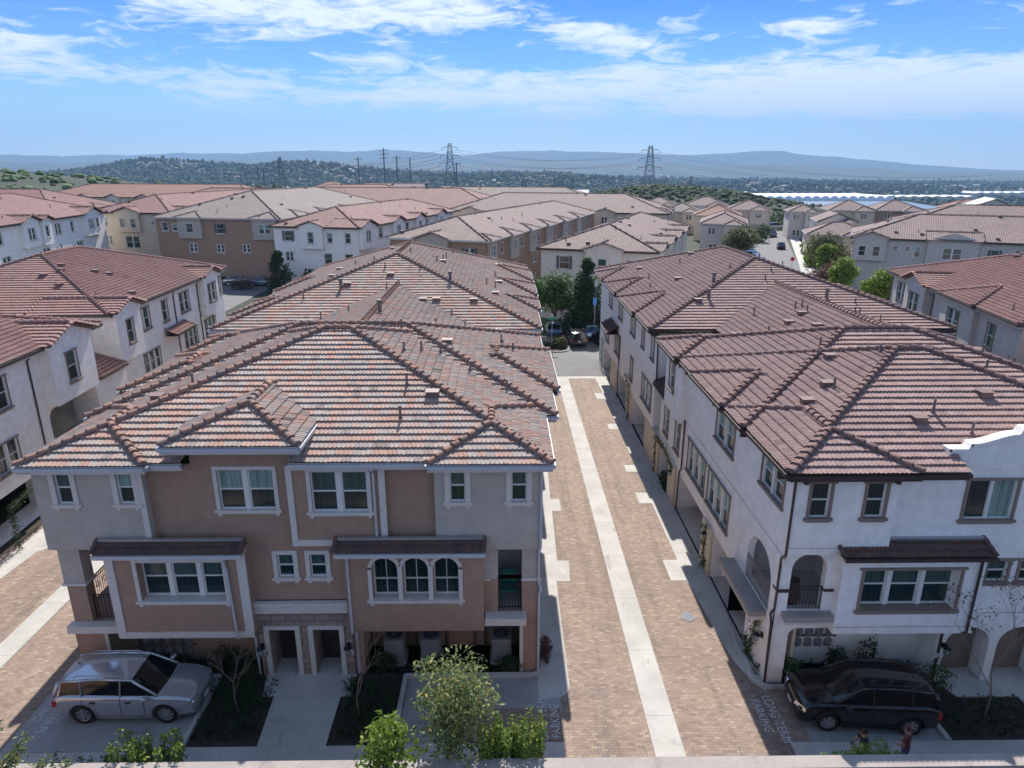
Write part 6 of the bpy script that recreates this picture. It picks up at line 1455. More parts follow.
for i in range(2600):
    a = RAD(rs.uniform(-40, 42)); d = 700 * (4500 / 700) ** rs.random(); x, y = d * math.sin(a), d * math.cos(a)
    if rs.random() > .35 + .65 * (FB(x, y, 500, 2) > 0): continue
    z = height(x, y) - 1; w_ = rs.uniform(8, 16) if a < RAD(14) else rs.uniform(14, 50); l_ = rs.uniform(8, 18); h_ = rs.uniform(4, 7); T = Matrix.Translation((x, y, z)) @ Matrix.Rotation(rs.uniform(0, 3), 4, 'Z')
    b.box(-w_ / 2, w_ / 2, -l_ / 2, l_ / 2, 0, h_, rs.choice([0, 0, 1]), T)
    vs = [T @ Vector(q) for q in ((-w_ / 2 - .4, -l_ / 2 - .4, h_ + .01), (w_ / 2 + .4, -l_ / 2 - .4, h_ + .01), (w_ / 2 + .4, l_ / 2 + .4, h_ + .01), (-w_ / 2 - .4, l_ / 2 + .4, h_ + .01), (-w_ / 4, 0, h_ + 2), (w_ / 4, 0, h_ + 2))]
    b.raw(vs, [(0, 1, 5, 4), (1, 2, 5), (2, 3, 4, 5), (3, 0, 4)], rs.choice([1, 2, 2, 0]))
tag(b.build('distant_town', [M['white'], M['lilac'], M['far_a_plain']] if 'far_a_plain' in M else [M['white'], M['lilac'], M['terra']]), 'tiny pale houses and sheds scattered over the valley floor', kind='stuff')
# long white greenhouses and big pale sheds right of centre
gh = thing('greenhouse', 'long row of white plastic greenhouse tunnels beyond the mound, right of centre', 'greenhouse', (560, 1330, -38)); 
for k in range(18):
    x0 = 430 + k * 17.5; b = MB(); n = 8; y0, y1 = 1330, 1480; zb = -40
    for i in range(n):
        a0, a1 = PI * i / n, PI * (i + 1) / n; P_ = lambda a, y: (x0 + 8 - 8 * math.cos(a), y, zb + 3 + 5 * math.sin(a))
        b.face([P_(a0, y0), P_(a1, y0), P_(a1, y1), P_(a0, y1)]); b.face([P_(a0, y0), (x0 + 8, y0, zb + 3), P_(a1, y0)])
    b.box(x0, x0 + 16, y0, y1, zb - 16, zb + 3); b.build('tunnel', M['plastic'], gh)
t = NT('net_shaded_field'); t.col((0.07, 0.13, 0.22)); M['field'] = t.set(Roughness=.6)
b = MB(); b.prism([(330, 1040), (680, 1040), (760, 1326), (420, 1326)], -70, -41.5); tag(b.build('shade_net_field', M['field']), 'flat blue net covered field in front of the greenhouses', kind='structure')
for k, (x, y, w_, l_, h_, lb) in enumerate([(560, 930, 220, 60, 9, 'long white warehouse on the plain behind the right hand roofs'), (820, 1500, 200, 60, 12, 'second long white warehouse farther out on the plain'), (760, 1010, 190, 50, 10, 'white warehouse at the right edge of the plain'), (430, 880, 90, 50, 9, 'short white warehouse next to the grove'), (1150, 1700, 300, 60, 16, 'farthest white warehouse at the right edge')]):
    z = height(x, y) - 3; b = MB(); b.box(x, x + w_, y, y + l_, z, z + h_ + 3); n = int(w_ / 24)
    o = thing('warehouse', lb, 'warehouse', (x, y, z)); b.build('wall', M['lilac'], o); r_ = MB()
    for i in range(n):
        a0 = x + w_ * i / n; a1 = x + w_ * (i + 1) / n; am = (a0 + a1) / 2; zt = z + h_ + 3.01; r_.face([(a0, y - 1, zt), (am, y - 1, zt + 3), (am, y + l_ + 1, zt + 3), (a0, y + l_ + 1, zt)]); r_.face([(am, y - 1, zt + 3), (a1, y - 1, zt), (a1, y + l_ + 1, zt), (am, y + l_ + 1, zt + 3)]); r_.face([(a0, y - 1, zt), (a1, y - 1, zt), (am, y - 1, zt + 3)])
    r_.build('roof', M['plastic'], o)
# ================================================================== vehicles
def apply_mods(o):
    dg = bpy.context.evaluated_depsgraph_get(); me = bpy.data.meshes.new_from_object(o.evaluated_get(dg)); o.modifiers.clear(); o.data = me
def car_mesh_parts(L, Wd, H, kind='suv'):
    """stations along x (nose at +x). each: x, z sill, z belt, half width at the belt, z roof, half width of the roof"""
    h = Wd / 2
    S = [(-.5, .40, .66, .82, 0), (-.49, .28, 1.00, .95, 0), (-.46, .22, 1.12, .98, 0), (-.36, .20, 1.14, 1.0, 0), (-.20, .20, 1.12, 1.0, 0), (0.0, .20, 1.09, 1.0, 0), (.16, .20, 1.07, 1.0, 0), (.25, .20, 1.07, .99, 0), (.34, .21, 1.04, .98, 0), (.42, .22, .98, .95, 0), (.475, .24, .86, .90, 0), (.50, .30, .66, .78, 0)]
    k = H / 1.7
    vs = []; fs = []; R = 11
    for (fx, zs, zb, wf, _) in S:
        x = fx * L; w = h * wf; zs *= k; zb *= k; zm = (zs + zb) / 2
        crown = 0.035 if abs(fx) < .49 else 0
        ring = [(-w * .80, zs - .02), (-w * .97, zs + .06), (-w * 1.0, zm), (-w * .985, zb - .09), (-w * .90, zb), (0, zb + crown), (w * .90, zb), (w * .985, zb - .09), (w, zm), (w * .97, zs + .06), (w * .80, zs - .02)]
        for (y, z) in ring: vs.append((x, y, z))
    n = len(S)
    for i in range(n - 1):
        for j in range(R):
            q = (j + 1) % R; fs.append((i * R + j, i * R + q, (i + 1) * R + q, (i + 1) * R + j))
    fs.append(tuple(range(R))); fs.append(tuple(range((n - 1) * R, n * R))[::-1])
    return vs, fs, k
def make_car(name, label, cat, loc, rz, L=4.8, Wd=1.84, H=1.7, paint=(.3, .3, .33), group=None, detail=True, kind='suv', metal=.6):
    o = thing(name, label, cat, loc, rz, group, authored_local=True)
    pm = simple('car_paint', paint, .16, metal, var=0, coat=.6)
    vs, fs, k = car_mesh_parts(L, Wd, H, kind); b = MB(); b.raw(vs, fs); body = b.build('body', pm, o, smooth=True, local=True); bm = bmesh.new(); bm.from_mesh(body.data); bmesh.ops.recalc_face_normals(bm, faces=bm.faces); bm.to_mesh(body.data); bm.free()
    wr = .375 * (L / 4.8) if kind == 'suv' else .32; wx = (-.295 * L, .285 * L); h = Wd / 2
    ss = body.modifiers.new('s', 'SUBSURF'); ss.levels = 2; ss.render_levels = 2
    cut = MB()
    for x in wx:
        cut.tube((x, -h - .2, wr + .02), (x, -h + .26, wr + .02), wr + .075, n=28); cut.tube((x, h + .2, wr + .02), (x, h - .26, wr + .02), wr + .075, n=28)
    co_ = cut.build('cutter', pm, None); bm = bmesh.new(); bm.from_mesh(co_.data); bmesh.ops.recalc_face_normals(bm, faces=bm.faces); bm.to_mesh(co_.data); bm.free(); co_.matrix_world = o.matrix_world
    co_.location = o.location; co_.rotation_euler = o.rotation_euler
    bo = body.modifiers.new('b', 'BOOLEAN'); bo.operation = 'DIFFERENCE'; bo.object = co_; bo.solver = 'EXACT'
    bpy.context.view_layer.update(); apply_mods(body); bpy.data.objects.remove(co_)
    body.data.materials.clear(); body.data.materials.append(pm)
    bm = bmesh.new(); bm.from_mesh(body.data)
    for e in bm.edges:
        if len(e.link_faces) == 2 and e.calc_face_angle(0) > RAD(40): e.smooth = False
    bm.to_mesh(body.data); bm.free()
    # greenhouse
    zb = 1.07 * k; zr = H - .02; hw = h * .92; rw = h * .73
    if kind == 'suv': X = dict(cb=.235 * L, rf=.06 * L, rr=-.40 * L, re=-.482 * L)
    else: X = dict(cb=.22 * L, rf=.06 * L, rr=-.22 * L, re=-.38 * L)
    def gh(t, y_side):   # point on the side glass surface, t=(x, f) f in 0..1 height
        x, f = t; return (x, y_side * (hw + (rw - hw) * f), zb + (zr - .06 - zb) * f)
    rf = MB(); N = 7
    xs = [X['rr'] - .05 * L * (kind == 'suv'), X['rr'], X['rr'] * .5 + X['rf'] * .5, X['rf'] - .2, X['rf']]
    zz = [zr - .10, zr - .03, zr, zr - .015, zr - .07]
    rv = []; rfs = []
    for x, z in zip(xs, zz):
        for j in range(N): t = -1 + 2 * j / (N - 1); rv.append((x, t * rw * (1.0 if abs(t) < .99 else 1.02), z - .05 * t * t - (.02 if abs(t) > .99 else 0)))
    for i in range(len(xs) - 1):
        for j in range(N - 1): rfs.append((i * N + j, i * N + j + 1, (i + 1) * N + j + 1, (i + 1) * N + j))
    rf.raw(rv, [f[::-1] for f in rfs]); 
    # pillars (body colour) along the edges of the glass house
    fl = (X['cb'], hw * .93, zb - .02); ft = (X['rf'], rw, zr - .10); rl = (X['re'], hw * .95, zb - .02); rt = (xs[0], rw, zr - .15); mid = -.02 * L
    for s in (-1, 1):
        A_ = Vector((fl[0], s * fl[1], fl[2])); B_ = Vector((ft[0], s * ft[1], ft[2])); C_ = Vector((rt[0], s * rt[1], rt[2])); D_ = Vector((rl[0], s * rl[1], rl[2]))
        rf.path([A_, B_], .045, 6); rf.path([B_, Vector((xs[2], s * rw, zr - .055)), C_], .045, 6); rf.path([C_, D_], .07 if kind == 'suv' else .05, 6)
    rf.build('roof', pm, o, smooth=True, local=True)
    gl = MB(); rf2 = MB()
    def q(*p): gl.face(p)
    for s in (-1, 1):
        a = (X['cb'], s * hw * .93, zb - .02); c = (X['rf'], s * rw, zr - .09); d = (xs[0], s * rw, zr - .14); e = (X['re'], s * hw * .95, zb - .02)
        cc = (xs[2], s * rw, zr - .06); k1 = .10
        e2 = (e[0] + k1 * 1.5, e[1], e[2]); d2 = (d[0] + k1, s * (rw + .0), zr - .10); f = [a, e2, d2, cc, c]; gl.face(f if s == -1 else f[::-1])
        f = [e2, e, d, d2]; rf2.face(f if s == -1 else f[::-1])
    m = 6; L0 = []; L1 = []
    for j in range(m + 1):
        t = -1 + 2 * j / m; L0.append((X['cb'] + .12 * (1 - t * t), t * hw * .93, zb - .03 + .02 * (1 - t * t))); L1.append((X['rf'] + .02 * (1 - t * t), t * rw, zr - .10 + .05 * (1 - t * t)))
    for j in range(m): gl.face([L0[j], L0[j + 1], L1[j + 1], L1[j]])
    L2 = []; L3 = []
    for j in range(m + 1): t = -1 + 2 * j / m; L2.append((X['re'] - .05 * (1 - t * t), t * hw * .95, zb - .03)); L3.append((xs[0] - .02 * (1 - t * t), t * rw, zr - .15 + .03 * (1 - t * t)))
    for j in range(m): gl.face([L2[j + 1], L2[j], L3[j], L3[j + 1]])
    gl.build('windows', M['cwin'], o, local=True); rf2.build('pillar', pm, o, local=True)
    if detail:
        tr = MB()
        for s in (-1, 1):
            tr.tube((mid, s * (hw * .985), zb), (mid, s * (rw + .012), zr - .11), .028, n=4); x2 = X['rr'] + .62
            tr.tube((x2 - .1, s * (hw * .985), zb), (x2 - .15, s * (rw + .012), zr - .11), .03, n=4)
            tr.path([(X['rr'] + .25, s * rw * .93, zr - .02), (X['rr'] + .35, s * rw * .93, zr + .05), (X['rf'] - .35, s * rw * .93, zr + .05), (X['rf'] - .22, s * rw * .93, zr - .02)], .018, 6)
            for x in wx:                                                          # arch lips
                tr.path([(x + (wr + .085) * math.cos(a), s * (h * 1.0), wr + .02 + (wr + .085) * math.sin(a)) for a in np.linspace(-.1, PI + .1, 13)], .022, 5)
            tr.box(wx[0] + wr + .1, wx[1] - wr - .1, min(s * h * .96, s * h * 1.01), max(s * h * .96, s * h * 1.01), .26, .30)
        tr.build('side_trim', M['steel'] if sum(paint) > .3 else M['black'], o, local=True)
        dr = MB()
        for s in (-1, 1):
            for x in (X['cb'] - .42, mid, X['rr'] + .55): dr.path([(x, s * (h * 1.004), .34), (x, s * (h * 1.008), .62), (x, s * h * .985, zb - .09), (x, s * h * .93, zb - .02)], .007, 4)
            for x in (mid + .18, X['rr'] + .80): dr.box(x, x + .2, min(s * h * .985, s * h * 1.03), max(s * h * .985, s * h * 1.03), zb - .19, zb - .155)
        dr.build('door_seam', M['black'], o, local=True)
        for s in (-1, 1):
            mr = MB()
            c = (X['cb'] - .30, s * (h + .10), zb + .06); v = MB(); 
            pr = [(-.12, .02), (-.10, .07), (0, .10), (.09, .08), (.12, .02)]
            for i in range(len(pr) - 1):
                mr.tube((c[0] + pr[i][1] * .8 - .05, c[1] + pr[i][0], c[2]), (c[0] + pr[i + 1][1] * .8 - .05, c[1] + pr[i + 1][0], c[2]), pr[i][1], pr[i + 1][1], 8)
            mr.build('mirror', pm, o, smooth=True, local=True)
        fr = MB(); fr.box(.478 * L, .492 * L, -.42, .42, .52 * k, .68 * k)
        for i in range(3): fr.box(.492 * L, .497 * L, -.42, .42, (.54 + i * .05) * k, (.555 + i * .05) * k)
        fr.box(.47 * L, .493 * L, -.55, .55, .30 * k, .40 * k); fr.build('grille', M['black'], o, local=True)
        for s in (-1, 1):
            hl = MB(); hl.v = []; hl.raw([(.468 * L, s * .46, .66 * k), (.505 * L, s * .44, .68 * k), (.495 * L, s * .46, .80 * k), (.455 * L, s * .88 * h / .92, .86 * k), (.46 * L, s * .92 * h / .92, .74 * k), (.487 * L, s * .62, .86 * k), (.482 * L, s * .45, .84 * k)], [(0, 1, 4), (1, 2, 4), (2, 3, 4), (2, 6, 5), (2, 5, 3)]); 
            hl.build('headlight', M['chrome'], o, local=True)
            tl = MB(); ya, yb = sorted((s * h * .72, s * h * .97)); tl.box(-.497 * L, -.468 * L, ya, yb, .72 * k, .92 * k); tl.build('tail_light', M['red'], o, local=True)
        pl = MB(); pl.box(.497 * L, .502 * L, -.16, .16, .42, .52); pl.box(-.507 * L, -.5 * L, -.16, .16, .62, .74); pl.build('number_plate', M['plate'], o, local=True)
        an = MB(); an.path([(X['rr'] + .2, 0, zr), (X['rr'] + .05, 0, zr + .08)], .015, 5); an.build('antenna', M['black'], o, local=True)
    else:
        tl = MB()
        for s in (-1, 1): ya, yb = sorted((s * h * .7, s * h * .96)); tl.box(-.497 * L, -.47 * L, ya, yb, .72 * k, .90 * k)
        tl.build('tail_light', M['red'], o, local=True)
    for x in wx:
        for s in (-1, 1):
            wsh = MB(); c = Vector((x, s * (h - .13), wr)); T = Matrix.Translation(c) @ Matrix.Rotation(-s * PI / 2, 4, 'X')
            def ring(mb, prof, n=24):
                vs = []; fs = []
                for (r_, z_) in prof:
                    for i in range(n): vs.append(T @ Vector((r_ * math.cos(2 * PI * i / n), r_ * math.sin(2 * PI * i / n), z_)))
                for a in range(len(prof) - 1):
                    for i in range(n): fs.append((a * n + i, a * n + (i + 1) % n, (a + 1) * n + (i + 1) % n, (a + 1) * n + i))
                mb.raw(vs, fs)
            ring(wsh, [(wr * .66, -.11), (wr * .97, -.11), (wr, -.07), (wr, .07), (wr * .95, .11), (wr * .66, .10)]); wo = wsh.build('wheel', M['rubber'], o, smooth=True, local=True)
            rm = MB(); ring(rm, [(wr * .68, -.1), (wr * .68, .095), (wr * .61, .085), (wr * .6, .0), (0.0, .0)]); ring(rm, [(.07, .0), (.06, .085), (0, .09)], 10)
            for i in range(7 if detail else 5):
                a = 2 * PI * i / (7 if detail else 5); d = Vector((math.cos(a), math.sin(a), 0)); p = Vector((-d.y, d.x, 0)) * .028
                rm.raw([T @ (d * .05 - p + Vector((0, 0, .085))), T @ (d * .05 + p + Vector((0, 0, .085))), T @ (d * wr * .64 + p * 1.2 + Vector((0, 0, .08))), T @ (d * wr * .64 - p * 1.2 + Vector((0, 0, .08))), T @ (d * .05 - p), T @ (d * .05 + p), T @ (d * wr * .64 + p), T @ (d * wr * .64 - p)], [(0, 1, 2, 3), (0, 3, 7, 4), (1, 5, 6, 2)])
            rm.build('rim', M['alloy'], wo, local=True)
    return o
make_car('parked_car', 'silver family car with roof rails parked in front of the brown and grey block', 'car', (-12.62, 19.28, 0.012), 0, 4.7, 1.84, 1.68, (.52, .53, .56))
make_car('parked_car', 'glossy black off-road car parked under the overhang of the white block', 'car', (11.95, 18.55, 0.012), PI - RAD(5), 4.5, 1.88, 1.7, (.006, .006, .008), metal=.1)
make_car('parked_car', 'dark grey car seen from behind, parked at the end of the brick lane', 'car', (7.7, 70.2, 0.01), PI / 2 + .05, 4.6, 1.84, 1.65, (.04, .04, .045), detail=True)
make_car('parked_car', 'black car half hidden behind the far corner of the white block, lane end', 'car', (10.7, 69.2, 0.01), PI / 2 + .2, 4.6, 1.84, 1.6, (.05, .06, .08), detail=True)
make_car('parked_car', 'pale blue car facing out behind the dark grey one', 'car', (5.6, 74.2, 0.01), PI / 2, 4.3, 1.75, 1.45, (.10, .16, .26), detail=False, kind='sedan')
make_car('parked_car', 'light blue grey low car between the dark grey car and the black one', 'car', (9.6, 73.0, 0.01), PI / 2, 4.3, 1.75, 1.45, (.12, .19, .30), detail=False, kind='sedan')
make_car('parked_car', 'silver car beside the garage doors of the far brown block', 'car', (-42.5, 109.3, 0.01), .3, 4.5, 1.8, 1.5, (.35, .37, .4), detail=False, kind='sedan')
make_car('parked_car', 'silver blue car nearest the conical tree, far left street', 'car', (-38.2, 107.8, 0.01), .1, 4.5, 1.8, 1.5, (.22, .27, .34), detail=False, kind='sedan')
PC = [(50.0, 136, (.05, .05, .06), 'nearest dark car in the left row of the parking street'), (51.0, 141.5, (.6, .62, .65), 'white car in the left row of the parking street, second from the near end'), (52.4, 147, (.25, .3, .4), 'grey blue car in the left row of the parking street'), (53.8, 152.5, (.55, .58, .62), 'pale car at the middle of the left row of the parking street'),
      (55.2, 158, (.08, .09, .12), 'dark car farther up the left row of the parking street'), (56.6, 163.5, (.3, .33, .38), 'grey car at the far end of the left row of the parking street')]
for (x, y, c, lb) in PC: make_car('parked_car', lb, 'car', (x, y, 0.02), RAD(-18), 4.5, 1.8, 1.5, c, group='cars parked in the left row of the street', detail=False, kind='sedan')
make_car('parked_car', 'dark car parked at the right kerb of the parking street, nearer', 'car', (64.0, 158, 0.02), PI / 2 - RAD(18), 4.6, 1.8, 1.55, (.03, .035, .05), detail=False, kind='sedan'); make_car('parked_car', 'grey car parked at the right kerb of the parking street, farther', 'car', (73.2, 187, 0.02), PI / 2 - RAD(18), 4.6, 1.8, 1.55, (.12, .13, .15), detail=False, kind='sedan')
make_car('parked_van', 'white van closing the far end of the parking street', 'van', (82, 208, 0.02), .2, 5.2, 2.0, 2.3, (.6, .6, .58), detail=False)
make_car('parked_car', 'dark car crosswise at the end of the parking street, before the tan house', 'car', (68, 200, 0.02), 0, 4.5, 1.8, 1.5, (.10, .11, .13), detail=False, kind='sedan')

# ================================================================== street furniture
def condenser(x, lb):
    o = thing('air_conditioner', lb, 'air conditioner', (x, 21.45, 0)); b = MB()
    pts = [(x + sx * (.37 - (.06 if k else 0)), 21.45 + sy * (.37 - (0 if k else .06))) for (sx, sy, k) in ((-1, -1, 0), (-1, -1, 1), (1, -1, 1), (1, -1, 0), (1, 1, 0), (1, 1, 1), (-1, 1, 1), (-1, 1, 0))]
    b.prism(pts, .12, 1.0); b.prism([(p[0] * 1 + (p[0] - x) * .04, p[1] + (p[1] - 21.45) * .04) for p in pts], 1.0, 1.12)
    for i in range(14): b.box(x - .33, x + .33, 21.45 - .382, 21.45 - .37, .18 + i * .058, .20 + i * .058)
    b.build('cabinet', M['ac'], o); p = MB(); p.prism([(x - .42, 21.03), (x + .42, 21.03), (x + .42, 21.87), (x - .42, 21.87)], 0, .12); p.build('pad', M['conc_d'], o)
    f = MB(); f.prism([(x + .29 * math.cos(i * PI / 10), 21.45 + .29 * math.sin(i * PI / 10)) for i in range(20)], 1.121, 1.125); f.build('fan_opening', M['dark'], o)
    g = MB()
    for r_ in (.07, .14, .21, .28): g.path([(x + r_ * math.cos(a), 21.45 + r_ * math.sin(a), 1.14) for a in np.linspace(0, 2 * PI, 21)], .006, 4)
    for i in range(6): a = i * PI / 3; g.tube((x, 21.45, 1.14), (x + .3 * math.cos(a), 21.45 + .3 * math.sin(a), 1.14), .006, n=4)
    g.build('fan_guard', M['steel_d'], o)
condenser(-4.1, 'grey air conditioning condenser nearest the stone entry'); condenser(-2.75, 'grey air conditioning condenser in the middle of the three'); condenser(-.12, 'grey air conditioning condenser nearest the lane corner')
for x in (-3.4, -2.2, -1.15, -.75):
    b = MB(); b.path([(x, 22.15, 0), (x, 22.15, 1.45), (x, 22.0, 1.6), (x, 21.95, 1.5)], .05, 7); b.build('wall_pipe', M['pipe'], A)
def lathe_thing(name, label, cat, loc, prof, mat, n=14):
    b = MB(); b.lathe(loc, prof, n); return tag(b.build(name, M[mat]), label, cat)
p_ = thing('potted_plant', 'small green plant in a terracotta pot by the garage pier of the white block', 'potted plant', (9.55, 28.3, 0)); b = MB(); b.lathe((9.55, 28.3, 0), [(0, 0), (.16, 0), (.22, .4), (.24, .42), (.2, .42), (0, .36)], 14); b.build('pot', M['terra'], p_); shrub_mb((9.55, 28.3, .6), (.25, .25, .25), 160, .06, 3).build('foliage', M['leaf'], p_)
def sign_post(label, x, y, h, kind):
    o = thing('street_sign', label, 'sign', (x, y, 0)); b = MB(); b.tube((x, y, 0), (x, y, h), .03, n=6); b.build('pole', M['steel'], o); s = MB()
    if kind == 'street':
        s.box(x - .5, x + .5, y - .015, y + .015, h - .1, h + .1); s.box(x - .02, x + .02, y - .45, y + .45, h + .12, h + .32); s.build('sign_blade', M['signgreen'], o)
    elif kind == 'blue': s.box(x - .2, x + .2, y - .05, y - .03, h - .8, h - .02); s.build('sign_panel', M['signblue'], o)
    elif kind == 'red': s.prism([(x + .38 * math.cos(RAD(22.5 + 45 * i)), h + .38 * math.sin(RAD(22.5 + 45 * i))) for i in range(8)], 0, .02); s.v = [(v[0], y - .04 + v[2], v[1]) for v in s.v]; s.build('sign_panel', M['signred'], o)
sign_post('teal street name sign on the planted island', 4.95, 67.6, 3.2, 'street'); sign_post('blue parking sign on a pole before the conical tree', 9.9, 72.6, 4.4, 'blue'); sign_post('red stop sign at the mouth of the parking street', 50.5, 119, 2.6, 'red')
def lamp(label, x, y, h=5.5):
    o = thing('street_lamp', label, 'street lamp', (x, y, 0)); b = MB(); b.lathe((x, y, 0), [(.0, 0), (.16, 0), (.14, .5), (.07, .6), (.05, h), (0, h)], 10); b.build('pole', M['steel_d'], o)
    l = MB(); l.lathe((x, y, h), [(.05, 0), (.16, .06), (.22, .5), (.26, .52), (.05, .72), (0, .8)], 8); l.build('lantern', M['lampglass'], o)
lamp('lantern street lamp before the conical tree', 10.0, 72.9); lamp('lantern street lamp at the kerb of the parking street', 62, 130, 5.0)
isl = MB(); isl.prism(arcpts(5.4, 67.8, 1.3, 0, 360, 20)[:-1], 0, .1); tag(isl.build('planted_island', M['soil']), 'small planted traffic island at the end of the brick lane', kind='structure')
bush('bush', 'orange tinged bush on the planted island', 'bush', 6.0, 68.0, .1, (.6, .6, .6), 500, .12, 'leaf_o', 201); bush('bush', 'dark low bush on the planted island', 'bush', 4.9, 67.9, .1, (.8, .5, .45), 500, .11, 'leaf_d', 202)
b = MB(); b.box(40.5, 41, 90, 91, 0, 1.8)
W2 = thing('boundary_wall', 'low pale garden wall running along the right side of the parking street', 'wall', (48, 100, 0)); T = Matrix.Translation((46.3, 92.0, 0)) @ Matrix.Rotation(RAD(-20.5), 4, 'Z'); b = MB(); b.box(0, .25, 0, 110, 0, 1.5, 0, T); b.build('wall', M['pink'], W2); b = MB(); b.box(-.06, .31, 0, 110, 1.5, 1.6, 0, T)
for i in range(0, 110, 12): b.box(-.15, .4, i, i + .55, 0, 1.75, 0, T)
b.build('wall_cap', M['trim'], W2)

# ================================================================== power line
def lattice(label, x, y, z, h, w, seed=0):
    o = thing('transmission_tower', label, 'pylon', (x, y, z)); b = MB(); r_ = .075 * h / 40
    wid = lambda t: w * (1 - t) ** 1.0 * .5 + w * .055 if t < .62 else w * .5 * .38 * (1 - (t - .62) / .5) + w * .045
    lv = [0, .18, .34, .48, .60, .70, .79, .87, .94, 1.0]
    def c(t, i): q = wid(t); return Vector((x + (-q, q, q, -q)[i], y + (-q, -q, q, q)[i], z + t * h))
    for a, d in zip(lv, lv[1:]):
        for i in range(4):
            j = (i + 1) % 4; b.tube(c(a, i), c(d, i), r_ * 1.6, n=4); b.tube(c(a, i), c(d, j), r_, n=4); b.tube(c(a, j), c(d, i), r_, n=4); b.tube(c(d, i), c(d, j), r_, n=4)
    b.build('lattice_mast', M['steel_d'], o)
    for t, L in ((.70, w * .9), (.82, w * .8), (.93, w * .66)):
        a = MB()
        for s in (-1, 1):
            e = Vector((x + s * L / 1.35, y, z + t * h + .01 * h))
            for i in range(4): a.tube(c(t, i) if i in ((1, 2) if s == 1 else (0, 3)) else c(t + .04, i), e, r_, n=4)
            a.tube(e, e - Vector((0, 0, .045 * h)), r_ * 1.4, n=5)
        a.build('cross_arm', M['steel_d'], o)
    return o
def wp(px, d):   # ground point at image column px and distance d
    a = math.atan((px - 512) / 680 * 1.0) ; return (px - 512 + 9) / 680 * d * .98, d
TW_ = [(-47, 640, 'lattice transmission tower left of centre, standing beside the tall poles'), (157, 760, 'largest lattice transmission tower, right of centre above the mound'), (-310, 1000, 'small dark lattice tower on the left, behind the red roofs')]
TH = [38.8 - height(-47, 640), 40.5 - height(157, 760), 33 - height(-310, 1000)]
for (x, y, lb), h, w_ in zip(TW_, TH, (14, 19, 15)): lattice(lb, x, y, height(x, y), h, w_)
def pole(label, px, d, top_y, arms=1, g='tall steel poles of the power line'):
    x = (px - 503) / 680 * d * 1.0; y = d; z0 = height(x, y); zt = 17.7 - d * math.tan(RAD(17.6) + math.atan((top_y - 384) / 680))
    o = thing('utility_pole', label, 'pole', (x, y, z0), group=g); b = MB(); b.tube((x, y, z0), (x, y, zt), d / 900, d / 1300, 8); b.build('pole', M['steel_d'], o); a = MB()
    for i in range(arms): q = zt - (i + .6) * 3.2; a.tube((x - d / 160, y, q), (x + d / 160, y, q + .6), d / 2600, n=5)
    if arms: a.build('cross_arm', M['steel_d'], o)
for (px, d, ty, ar, lb) in [(366, 560, 157, 1, 'slim tall pole, leftmost of the four in the middle'), (390.5, 600, 148, 3, 'tallest pole with three arms left of the first tower'), (402.5, 640, 156, 1, 'third of the four tall poles left of the first tower'), (415, 640, 158, 0, 'pole nearest the first tower on its left'), (459, 600, 162, 1, 'pole touching the right side of the first tower'),
    (270, 700, 166, 0, 'left one of the close pair of dark poles'), (275.5, 700, 167, 0, 'right one of the close pair of dark poles'), (522, 520, 180, 0, 'short pole left of the white roofed house, left one'), (525, 520, 180, 0, 'short pole left of the white roofed house, right one'), (553, 520, 178, 1, 'short pole above the small orange roofed house'), (560, 520, 179, 1, 'short pole just right of the one above the orange roofed house'), (570, 560, 178, 1, 'short pole above the grey gabled house'), (684, 700, 176, 1, 'slim pole above the dark green mound')]: pole(lb, px, d, ty, ar)
def wire(label, P0, P1, sag, r_=.09):
    P0 = Vector(P0); P1 = Vector(P1); n = 18; b = MB(); b.path([P0.lerp(P1, i / n) - Vector((0, 0, sag * 4 * (i / n) * (1 - i / n))) for i in range(n + 1)], r_, 4); tag(b.build('power_line', M['steel_d']), label, 'power line', 'power lines between the towers')
zA = height(-47, 640); zB = height(157, 760); zC = height(-310, 1000)
for t, nm in ((.71, 'lowest'), (.83, 'middle'), (.94, 'topmost')):
    for s, sd in ((-1, 'nearer'), (1, 'farther')):
        wire(f'{nm} {sd} cable between the two big towers', (-47 + s * 7, 640, zA + t * TH[0] - 2), (157 + s * 9, 760, zB + t * TH[1] - 2), 9)
        wire(f'{nm} {sd} cable leaving the largest tower to the right', (157 + s * 9, 760, zB + t * TH[1] - 2), (620 + s * 9, 900, -45 + t * 58), 12)
        wire(f'{nm} {sd} cable from the first tower to the small left tower', (-47 + s * 7, 640, zA + t * TH[0] - 2), (-310 + s * 6, 1000, zC + t * TH[2] - 2), 10, .12)

